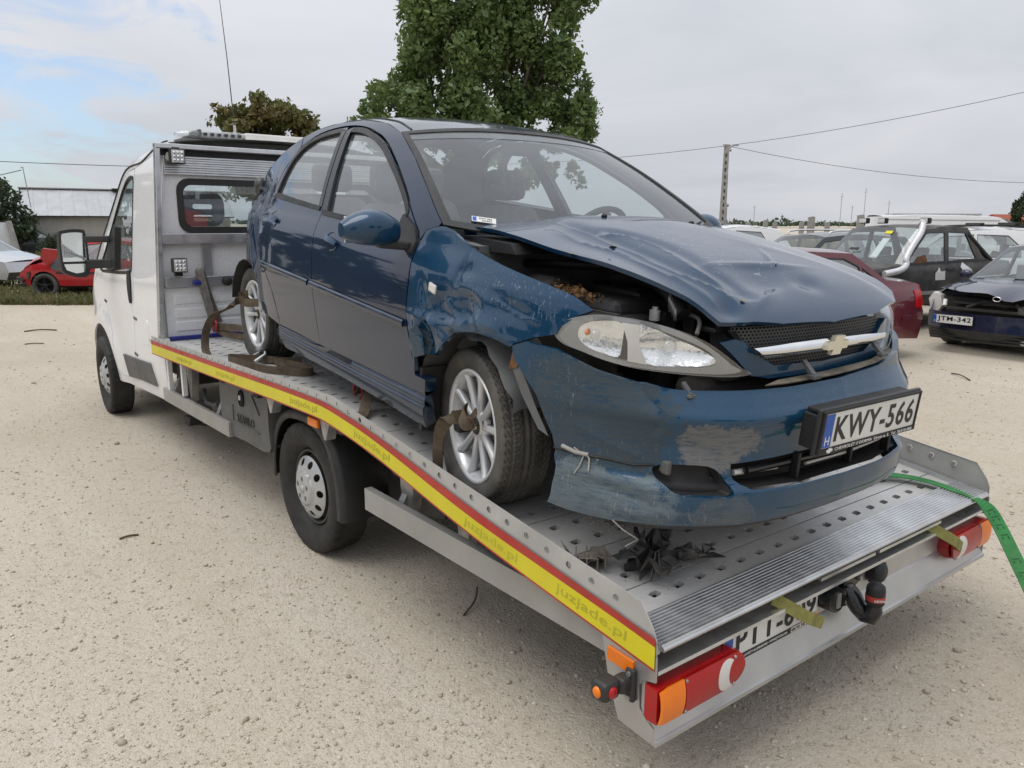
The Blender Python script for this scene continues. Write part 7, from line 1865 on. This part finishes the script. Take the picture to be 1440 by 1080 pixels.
# -------- dark estate
loc = view(1150, 16.8)
prof = [(2.1, .25, 'lower_bumper'), (2.2, .5, 'front_bumper'), (2.15, .75, 'bonnet'), (1.15, .98, 'windscreen'), (.40, 1.47, 'roof'), (-.6, 1.53, 'roof'), (-1.8, 1.47, 'rear_window'), (-2.2, 1.0, 'boot_face'), (-2.25, .7, 'boot_face'), (-2.3, .5, 'rear_bumper'), (-2.2, .25, 'rear_bumper')]
w1_ = [(.95, 1.0), (.40, 1.37), (-.1, 1.42), (-.12, 1.0)]; w2_ = [(-.2, 1.0), (-.18, 1.42), (-.9, 1.41), (-1.02, 1.02)]; w3_ = [(-1.1, 1.02), (-1.0, 1.40), (-1.65, 1.36), (-1.95, 1.04)]
t, wd, sf = car_body('dark_estate', 'dark grey estate car with silver roof rails behind the maroon saloon', loc, heading(1150, 0) - R(48), M_dgrey, prof, .88, [(1.35, .31), (-1.35, .31)], [w1_, w2_, w3_], tum=(1.0, 1))
for sgn in (-1, 1):
    mb = MB(); mb.tube(crv([(.25, sgn * .62, 1.52), (.05, sgn * .63, 1.60), (-1.4, sgn * .62, 1.60), (-1.6, sgn * .61, 1.52)], 4), .022, 6); mb.build('roof_rail', M_rim, t)
# -------- white car whose roof shows over the bonnet
loc = view(1012, 22)
prof = [(1.9, .25, 'lower_bumper'), (2.0, .5, 'front_bumper'), (1.95, .75, 'bonnet'), (1.05, .98, 'windscreen'), (.35, 1.58, 'roof'), (-.5, 1.66, 'roof'), (-1.5, 1.55, 'rear_window'), (-1.85, 1.05, 'boot_face'), (-1.9, .6, 'rear_bumper'), (-1.85, .25, 'rear_bumper')]
w1_ = [(.85, 1.02), (.35, 1.46), (-.1, 1.54), (-.1, 1.02)]; w2_ = [(-.2, 1.02), (-.18, 1.54), (-.9, 1.50), (-1.2, 1.05)]
car_body('white_hatchback', 'white car of which only the roof shows over the blue bonnet', loc, math.atan2(-RGT.y, -RGT.x) + R(10), M_whitecar, prof, .84, [(1.2, .3), (-1.2, .3)], [w1_, w2_])

# -------- red wreck on the left
loc = view(146, 18.6)
def smash(P):
    Q = P.copy(); n = P.shape[0]; s_ = np.linspace(-1, 1, P.shape[1])
    for i in range(n):
        f = 1 - i / (n - 1); Q[i, :, 2] += .10 * math.sin(math.pi * min(1, f * 1.2)) * (1 + .35 * np.sin(s_ * 7 + i)) - .05 * f + .03 * np.sin(s_ * 11 + i * 1.7) * f; Q[i, :, 0] -= .12 * f * (1 + np.sin(s_ * 4))
    return Q
prof = [(1.62, .30, 'lower_bumper'), (1.72, .46, 'front_bumper'), (1.66, .60, 'bonnet'), (1.45, .74, 'bonnet'), (.95, .86, 'windscreen'), (.25, 1.27, 'roof'), (-.4, 1.31, 'roof'), (-1.15, 1.22, 'rear_window'), (-1.65, .88, 'boot_face'), (-1.75, .6, 'rear_bumper'), (-1.7, .25, 'rear_bumper')]
w1_ = [(.72, .90), (.24, 1.19), (-.12, 1.23), (-.16, .88)]; w2_ = [(-.24, .88), (-.20, 1.23), (-.85, 1.19), (-1.2, .92)]
t, wd, sf = car_body('red_wreck', 'bright red crashed car with its crushed nose to the left, in the grass', loc, math.atan2(-RGT.y, -RGT.x) + R(4), M_redp, prof, .80, [(1.13, .285), (-1.2, .285)], [w1_, w2_], tum=(.90, 1), sill=.22, bend={'bonnet': smash}, skip=('lower_bumper',), rim=M_black)
for SG in (1,):
    panel('side_strip', [(.85, .60), (-1.0, .60), (-1.0, .56), (.85, .56)], lambda u, w: np.stack([u, SG * (wd(u, w) + .012), w], -1), M_seal, t, (0, SG, 0), (), .08, .014)
    mb = MB(); mb.add([(.98, SG * .80, .72), (.72, SG * .86, .98), (.62, SG * .90, 1.10), (1.02, SG * .88, 1.14), (1.12, SG * .84, .92)], [(0, 1, 2, 3, 4)]); o = mb.build('bent_wing', M_redp, t); md = o.modifiers.new('thickness', 'SOLIDIFY'); md.thickness = .03
    panel('grey_patch', crv([(.92, .66), (.95, .80), (.80, .92), (.58, .92), (.52, .70), (.70, .63)], 3, True), lambda u, w: np.stack([u, SG * (wd(u, w) + .02), w], -1), M_greypl, t, (0, SG, 0), (), .06, .02)
    panel('door_handle', [(-.0, .80), (-.17, .80), (-.17, .765), (0, .765)], lambda u, w: np.stack([u, SG * (wd(u, w) + .014), w], -1), M_black, t, (0, SG, 0), (), .05, .016)
    panel('side_repeater', [(.40, .605), (.30, .605), (.30, .575), (.40, .575)], lambda u, w: np.stack([u, SG * (wd(u, w) + .026), w], -1), M_lwhite, t, (0, SG, 0), (), .05, .01)
    mb = MB()
    for k in range(7):
        a = k * .9; mb.box((1.58 + .12 * math.cos(a * 2), SG * (.62 + .14 * math.sin(a * 3)), .30 + .045 * k), (.16, .12, .07), .01, None, Matrix.Rotation(a, 3, 'Y'))
    mb.build('crushed_front', M_torn, t)
    mb = MB(); mb.ball((1.56, SG * .62, .58), (.07, .10, .06)); mb.build('headlight', M_lwhite, t)
mb = MB(); mb.box((1.2, 0, .62), (.6, 1.2, .22), .05); mb.build('engine', M_under, t)
# -------- silver car, far left
loc = view(-62, 21)
prof = [(2.1, .25, 'lower_bumper'), (2.2, .45, 'front_bumper'), (2.12, .70, 'bonnet'), (1.1, .93, 'windscreen'), (.30, 1.36, 'roof'), (-.4, 1.42, 'roof'), (-1.1, 1.36, 'rear_window'), (-1.8, 1.0, 'boot_face'), (-1.95, .6, 'rear_bumper'), (-1.9, .25, 'rear_bumper')]
w1_ = [(.85, .95), (.28, 1.28), (-.1, 1.33), (-.1, .94)]; w2_ = [(-.2, .94), (-.18, 1.33), (-.9, 1.29), (-1.25, .98)]
t, wd, sf = car_body('silver_car', 'silver car cut by the left edge, its bonnet behind the red wreck', loc, math.atan2(RGT.y, RGT.x) - R(12), M_silver, prof, .86, [(1.35, .30), (-1.25, .30)], [w1_, w2_])
# -------- white van and grey car far left
loc = view(-70, 33)
prof = [(1.9, .3, 'lower_bumper'), (2.0, .6, 'front_bumper'), (1.9, .95, 'bonnet'), (1.3, 1.1, 'windscreen'), (.75, 1.62, 'roof'), (-.6, 1.70, 'roof'), (-1.85, 1.66, 'boot_face'), (-1.95, .9, 'boot_face'), (-1.95, .4, 'rear_bumper'), (-1.9, .3, 'rear_bumper')]
w1_ = [(1.1, 1.1), (.72, 1.52), (.25, 1.56), (.25, 1.1)]; w2_ = [(.15, 1.1), (.15, 1.56), (-.6, 1.56), (-.6, 1.1)]; w3_ = [(-.7, 1.1), (-.7, 1.56), (-1.5, 1.54), (-1.6, 1.1)]
car_body('white_small_van', 'small white van with dark side windows at the far left edge', loc, math.atan2(-RGT.y, -RGT.x), M_whitecar, prof, .84, [(1.2, .3), (-1.2, .3)], [w1_, w2_, w3_], tum=(1.1, 1), roofw=.85, cat='van')
loc = view(34, 36)
prof = [(1.9, .25, 'lower_bumper'), (2.0, .5, 'front_bumper'), (1.95, .75, 'bonnet'), (1.05, .95, 'windscreen'), (.35, 1.40, 'roof'), (-.5, 1.44, 'roof'), (-1.5, 1.38, 'rear_window'), (-1.85, 1.0, 'boot_face'), (-1.9, .6, 'rear_bumper'), (-1.85, .25, 'rear_bumper')]
w1_ = [(.85, .98), (.35, 1.31), (-.1, 1.35), (-.1, .98)]; w2_ = [(-.2, .98), (-.18, 1.35), (-.9, 1.32), (-1.2, 1.0)]
car_body('grey_hatchback', 'dark grey car beside the shed corner behind the leaning post', loc, math.atan2(RGT.y, RGT.x) + R(30), M_dgrey, prof, .84, [(1.2, .3), (-1.2, .3)], [w1_, w2_])

# ================================================================== STRAPS AND BROKEN PIECES
def CW(x, y, z): return car.matrix_world @ Vector((x, y, z))
def dz(x, y, h=0.): return Vector((x, y, zdeck(x - KS * (y + 1.083)) + h))
def strap(name, label, paths, m, w_=.048, th=.004, group=None, cat='strap', extra=None):
    t = empty(name, paths[0][0][0]); tag(t, label, cat, group); inv = Matrix.Translation(-Vector(paths[0][0][0]))
    for path, sd_ in paths:
        mb = MB(); p = crv([tuple(q) for q in path], 5)
        n = len(path); S_ = crv([tuple(q) for q in sd_], 5) if hasattr(sd_[0], '__len__') else sd_
        mb.ribbon(p, w_, th, S_); mb.v = [tuple(Vector(q) - Vector(paths[0][0][0])) for q in mb.v]; mb.build('webbing', m, t)
    if extra: extra(t)
    return t
def hook(t, c, m=M_redhook, s_=1., rot=0):
    mb = MB(); o = Vector(c) - t.location
    mb.tube([o + Vector((.05 * math.cos(a), .0, .045 * math.sin(a))) * s_ for a in np.linspace(R(-60), R(230), 9)], .010 * s_, 7); mb.box(o + Vector((0, 0, .055)) * s_, (.05 * s_, .045 * s_, .03 * s_), .006); mb.build('hook', m, t)
G = 'brown tie-down straps on the deck'
# loop through the rear wheel
strap('wheel_strap', 'brown strap arching from the blue car rear wheel down to the deck', [
    ([CW(-2.62, -.80, .37), CW(-2.66, -.86, .385), dz(-1.13, -.90, .33), dz(-1.32, -.93, .27), dz(-1.44, -.95, .15), dz(-1.45, -.96, .04), dz(-1.40, -.965, .008)],
     [(0, 0, 1), (0, .3, 1), (.3, 1, .3), (.4, 1, 0), (.5, .9, 0), (.5, .9, 0), (.4, .9, 0)]),
    ([CW(-2.66, -.805, .42), CW(-2.69, -.84, .41), CW(-2.66, -.845, .375), CW(-2.58, -.83, .375), CW(-2.48, -.80, .39)], (0, 0, 1))], M_strap, .050, .004, G)
strap('wheel_strap', 'dark strap stretched behind the rear wheel toward the headboard hook', [
    ([Vector((XW + .10, -.66, .975)), Vector((-1.95, -.62, .985)), Vector((-1.6, -.58, 1.0)), Vector((-1.3, -.55, 1.0))], (0, .2, 1)),
    ([Vector((XW + .10, -.66, .965)), Vector((-1.95, -.62, .93)), Vector((-1.6, -.58, .94)), Vector((-1.3, -.55, .98))], (0, .2, 1))], M_strap, .052, .004, G, extra=lambda t: hook(t, Vector((XW + .12, -.665, .985)), M_redhook, .9))
strap('hanging_strap', 'grey strap looped over the headboard rail behind the blue car', [
    ([Vector((XW + .075, -.665, .985)), Vector((XW + .075, -.70, 1.15)), Vector((XW + .075, -.735, 1.33)), Vector((XW + .07, -.745, 1.39)), Vector((XW + .06, -.725, 1.405)), Vector((XW + .055, -.70, 1.37)), Vector((XW + .055, -.66, 1.20)), Vector((XW + .06, -.60, 1.0))], (.8, .6, 0)),
    ([Vector((XW + .085, -.650, .99)), Vector((XW + .085, -.69, 1.18)), Vector((XW + .085, -.72, 1.36)), Vector((XW + .08, -.73, 1.40))], (.3, 1, 0))], M_strapg, .040, .006, extra=lambda t: (hook(t, Vector((XW + .09, -.655, .96)), M_redhook, .8), MB().box(Vector((XW + .06, -.745, 1.305)) - t.location, (.05, .07, .035), .008).build('blue_buckle', M_bluecap, t)))
def loopdeck(t):
    mb = MB(); o = -t.location
    mb.tube([o + dz(-.98, -.86, .02), o + dz(-.93, -.80, .06), o + dz(-.88, -.78, .09), o + dz(-.84, -.80, .06), o + dz(-.86, -.86, .02)], .012, 6); mb.box(o + dz(-.90, -.80, .085), (.06, .05, .02), .005); mb.box(o + dz(-1.06, -.72, .05), (.09, .07, .05), .01); mb.build('ratchet', M_steel, t)
strap('deck_strap', 'brown strap lying in a long flat loop beside the rear wheel', [
    ([dz(-.62, -.67, .03), dz(-.85, -.80, .03), dz(-1.02, -.90, .028), dz(-1.06, -.945, .028), dz(-.98, -.965, .028), dz(-.75, -.955, .026), dz(-.50, -.90, .026), dz(-.32, -.79, .026), dz(-.33, -.73, .026), dz(-.50, -.72, .026), dz(-.75, -.78, .028)], (0, 0, 1))], M_strap, .045, .004, G, extra=loopdeck)
strap('deck_strap', 'brown strap with red hook on the deck edge below the car side', [
    ([dz(.38, -.83, .03), dz(.45, -.83, .085), dz(.55, -.855, .09), dz(.61, -.91, .06), dz(.68, -.97, .02), dz(.72, -1.02, .012)], [(0, 1, 0), (.3, 1, 0), (.7, .7, 0), (.8, .6, 0), (.8, .6, 0), (.8, .6, 0)])], M_strap, .052, .004, G, extra=lambda t: (hook(t, dz(.40, -.84, .05), M_redhook, .9), MB().box(dz(.52, -.79, .03) - t.location, (.16, .06, .03), .01).build('strap_end', M_strap, t)))
strap('wheel_strap', 'brown strap tied round a spoke of the front wheel and hanging to the deck', [
    ([CW(-.02, -.80, .335), CW(-.04, -.835, .33), CW(-.10, -.850, .29), CW(-.15, -.845, .21), CW(-.17, -.835, .10), CW(-.165, -.828, .035), CW(-.14, -.830, .012)], [(.3, .2, 1), (.6, .2, .7), (1, .3, .2), (1, .2, 0), (1, .2, 0), (1, .3, 0), (1, .4, 0)]),
    ([CW(-.03, -.795, .36), CW(-.01, -.83, .35), CW(.03, -.84, .325), CW(.05, -.815, .335), CW(.02, -.80, .36)], (.3, .2, 1)),
    ([CW(-.14, -.83, .015), CW(-.11, -.84, .05), CW(-.09, -.83, .07), CW(-.10, -.82, .02)], (1, .3, 0))], M_strap, .052, .004, G)
strap('deck_strap', 'brown strap end lying on the deck behind the front wheel', [
    ([CW(-.20, -.82, .02), CW(-.30, -.83, .016), CW(-.38, -.81, .016), CW(-.46, -.78, .016), CW(-.52, -.74, .02)], (0, 1, .9))], M_strap, .045, .006, G)
# green strap from under the bumper over the rear lip to the ground
gpth = [dz(2.22, .66, .012), dz(2.30, .82, .010), dz(2.40, .90, .010), dz(2.50, .93, .008), Vector((2.60, .935, .585)), Vector((2.66, .93, .555)), Vector((2.72, .90, .50)), Vector((2.80, .84, .42)), Vector((2.90, .75, .33)), Vector((3.02, .63, .23)), Vector((3.2, .45, .12)), Vector((3.5, .2, .02))]
gs_ = [(-.3, .95, .0)] * 3 + [(-.25, .95, 0)] * 2 + [(.35, .75, .3)] * 7
gst = strap('green_strap', 'bright green printed lifting strap trailing from under the bumper over the deck lip', [(gpth, gs_)], M_green, .058, .0035)
# print on the strap
pp = crv([tuple(q) for q in gpth], 5); ss = crv(gs_, 5); o0 = Vector(gpth[0]); mb = MB()
for i in range(26, len(pp) - 8, 2):
    p = Vector(pp[i]); tt = (Vector(pp[i + 1]) - Vector(pp[i - 1])).normalized(); sd_ = Vector(ss[i]); sd_ = (sd_ - tt * sd_.dot(tt)).normalized(); nn = tt.cross(sd_)
    if nn.z < 0: nn = -nn
    for a, b, w_, h_ in ((-.008, 0, .005, .030), (.006, .012, .012, .006), (.006, -.012, .010, .006)):
        if (i // 2) % 6 == 5: continue
        c = p + tt * a + sd_ * b + nn * .0024 - o0; u_, v_ = tt * w_ / 2, sd_ * h_ / 2
        mb.add([c - u_ - v_, c + u_ - v_, c + u_ + v_, c - u_ + v_], [(0, 1, 2, 3)])
tag(mb.build('printed_marks', M_gprint, gst), None, None, None, 'stuff')
# olive strap ends sticking out of the rear channel
for (y, lab) in ((-.475, 'olive webbing end sticking out above the rear number plate'), (.58, 'olive webbing end sticking out beside the right tail light')):
    p0 = RP(y - .02, .548, .005); p1 = RP(y + .075, .478, .075); p2 = RP(y + .195, .412, .06)
    strap('webbing_end', lab, [([p0, p0.lerp(p1, .5), p1, p2], [(0, .35, .9)] * 4)], M_olive, .042, .010, 'olive webbing ends at the truck tail')
# torn black plastic on the deck
def debris(name, label, c, m, pieces, cat='plastic piece'):
    t = empty(name, c); tag(t, label, cat)
    for nm, v, f, th in pieces:
        mb = MB(); mb.add(v, f, False); o = mb.build(nm, m, t); md = o.modifiers.new('thickness', 'SOLIDIFY'); md.thickness = th; md.offset = 0
    return t
E3 = dz(2.24, -.735, .0)
def crumpled(nx, ny, w_, h_, seed, c=(0, 0), rot=0., up=.06, fold=2.2):
    """a torn sheet, folded and bent"""
    r_ = np.random.default_rng(seed); v = []; ph = r_.uniform(0, 6, 4)
    for i in range(nx):
        for j in range(ny):
            u, t_ = i / (nx - 1), j / (ny - 1); e_ = .018 * r_.normal() if i in (0, nx - 1) or j in (0, ny - 1) else .004 * r_.normal()
            x = (u - .5) * w_ + e_; y = (t_ - .5) * h_ + .018 * r_.normal() * (i in (0, nx - 1) or j in (0, ny - 1))
            z = up * (.35 + .65 * abs(math.sin(fold * math.pi * u + ph[0]))) * (.4 + .6 * abs(math.sin(1.6 * math.pi * t_ + ph[1]))) + .010 * math.sin(17 * t_ + 5 * u + ph[2]) * (j > 0)
            a = rot; v.append((c[0] + x * math.cos(a) - y * math.sin(a), c[1] + x * math.sin(a) + y * math.cos(a), max(.003, z)))
    f = [(i * ny + j, (i + 1) * ny + j, (i + 1) * ny + j + 1, i * ny + j + 1) for i in range(nx - 1) for j in range(ny - 1) if r_.random() > .06]
    return v, f
v1, f1 = crumpled(9, 11, .17, .20, 3, (.0, -.03), .3, .085); v2, f2 = crumpled(7, 8, .10, .15, 6, (.02, .12), -.5, .055, 1.6); v3, f3 = crumpled(6, 7, .07, .10, 8, (-.07, .02), 1.0, .12, 1.0)
ribs = []
for k in range(6):
    a = -2.5 + k * .36; r1 = .085 + .03 * math.sin(k * 2.3); ribs.append(('rib', [(.02 * math.cos(a), -.03 + .02 * math.sin(a), .02), (r1 * math.cos(a), -.03 + r1 * math.sin(a), .004), (r1 * 1.04 * math.cos(a), -.03 + r1 * 1.04 * math.sin(a), .028), (.025 * math.cos(a), -.03 + .025 * math.sin(a), .082)], [(0, 1, 2, 3)], .004))
debris('torn_arch_liner', 'crumpled piece of torn black plastic on the ramp end of the deck', E3, M_torn, [('shell', v1, f1, .003), ('shell', v2, f2, .003), ('flap', v3, f3, .003)] + ribs)
E4 = dz(2.09, -.955, .0)
v5, f5 = crumpled(7, 5, .15, .075, 14, (0, 0), .9, .055, 1.2)
rb = [('rib', [(x * math.cos(.9) + .03, x * math.sin(.9) - .03, .0), (x * math.cos(.9) - .03, x * math.sin(.9) + .03, .0), (x * math.cos(.9) - .03, x * math.sin(.9) + .03, .05), (x * math.cos(.9) + .03, x * math.sin(.9) - .03, .04)], [(0, 1, 2, 3)], .005) for x in (-.06, -.025, .01, .045, .07)]
debris('broken_bracket', 'dusty brown broken plastic bracket lying against the left rail', E4, M_brkt, [('plate', v5, f5, .004)] + rb)
mb = MB(); a, b = dz(1.93, -.54, .006), dz(2.03, -.50, .006); mb.bar(a, b, .010, .006); tag(mb.build('thin_rod', M_black), 'thin black rod lying between the deck slots near the left front wheel', 'rod')
# chips of dirt and broken paint on the deck
r_ = np.random.default_rng(51); v = []; f = []
for k in range(900):
    x = r_.uniform(1.1, 2.35); y = r_.uniform(-1.04, 1.0)
    if k < 380: x, y = 1.90 + r_.normal(0, .06), -.62 + r_.normal(0, .07)
    s_ = r_.uniform(.0015, .0045); p = dz(x, y, .001); a = r_.uniform(0, 6.28); b0 = len(v)
    v += [tuple(p + Vector((s_ * math.cos(a + q), s_ * math.sin(a + q), 0))) for q in (0, 2.1, 4.2)] + [tuple(p + Vector((0, 0, s_)))]
    f += [(b0, b0 + 1, b0 + 3), (b0 + 1, b0 + 2, b0 + 3), (b0 + 2, b0, b0 + 3)]
tag(link('dirt_chips', mesh_np('dirt_chips', v, np.array(f), False), None, None, M_stone), 'crumbs of sand and paint on the deck planks', None, None, 'stuff')
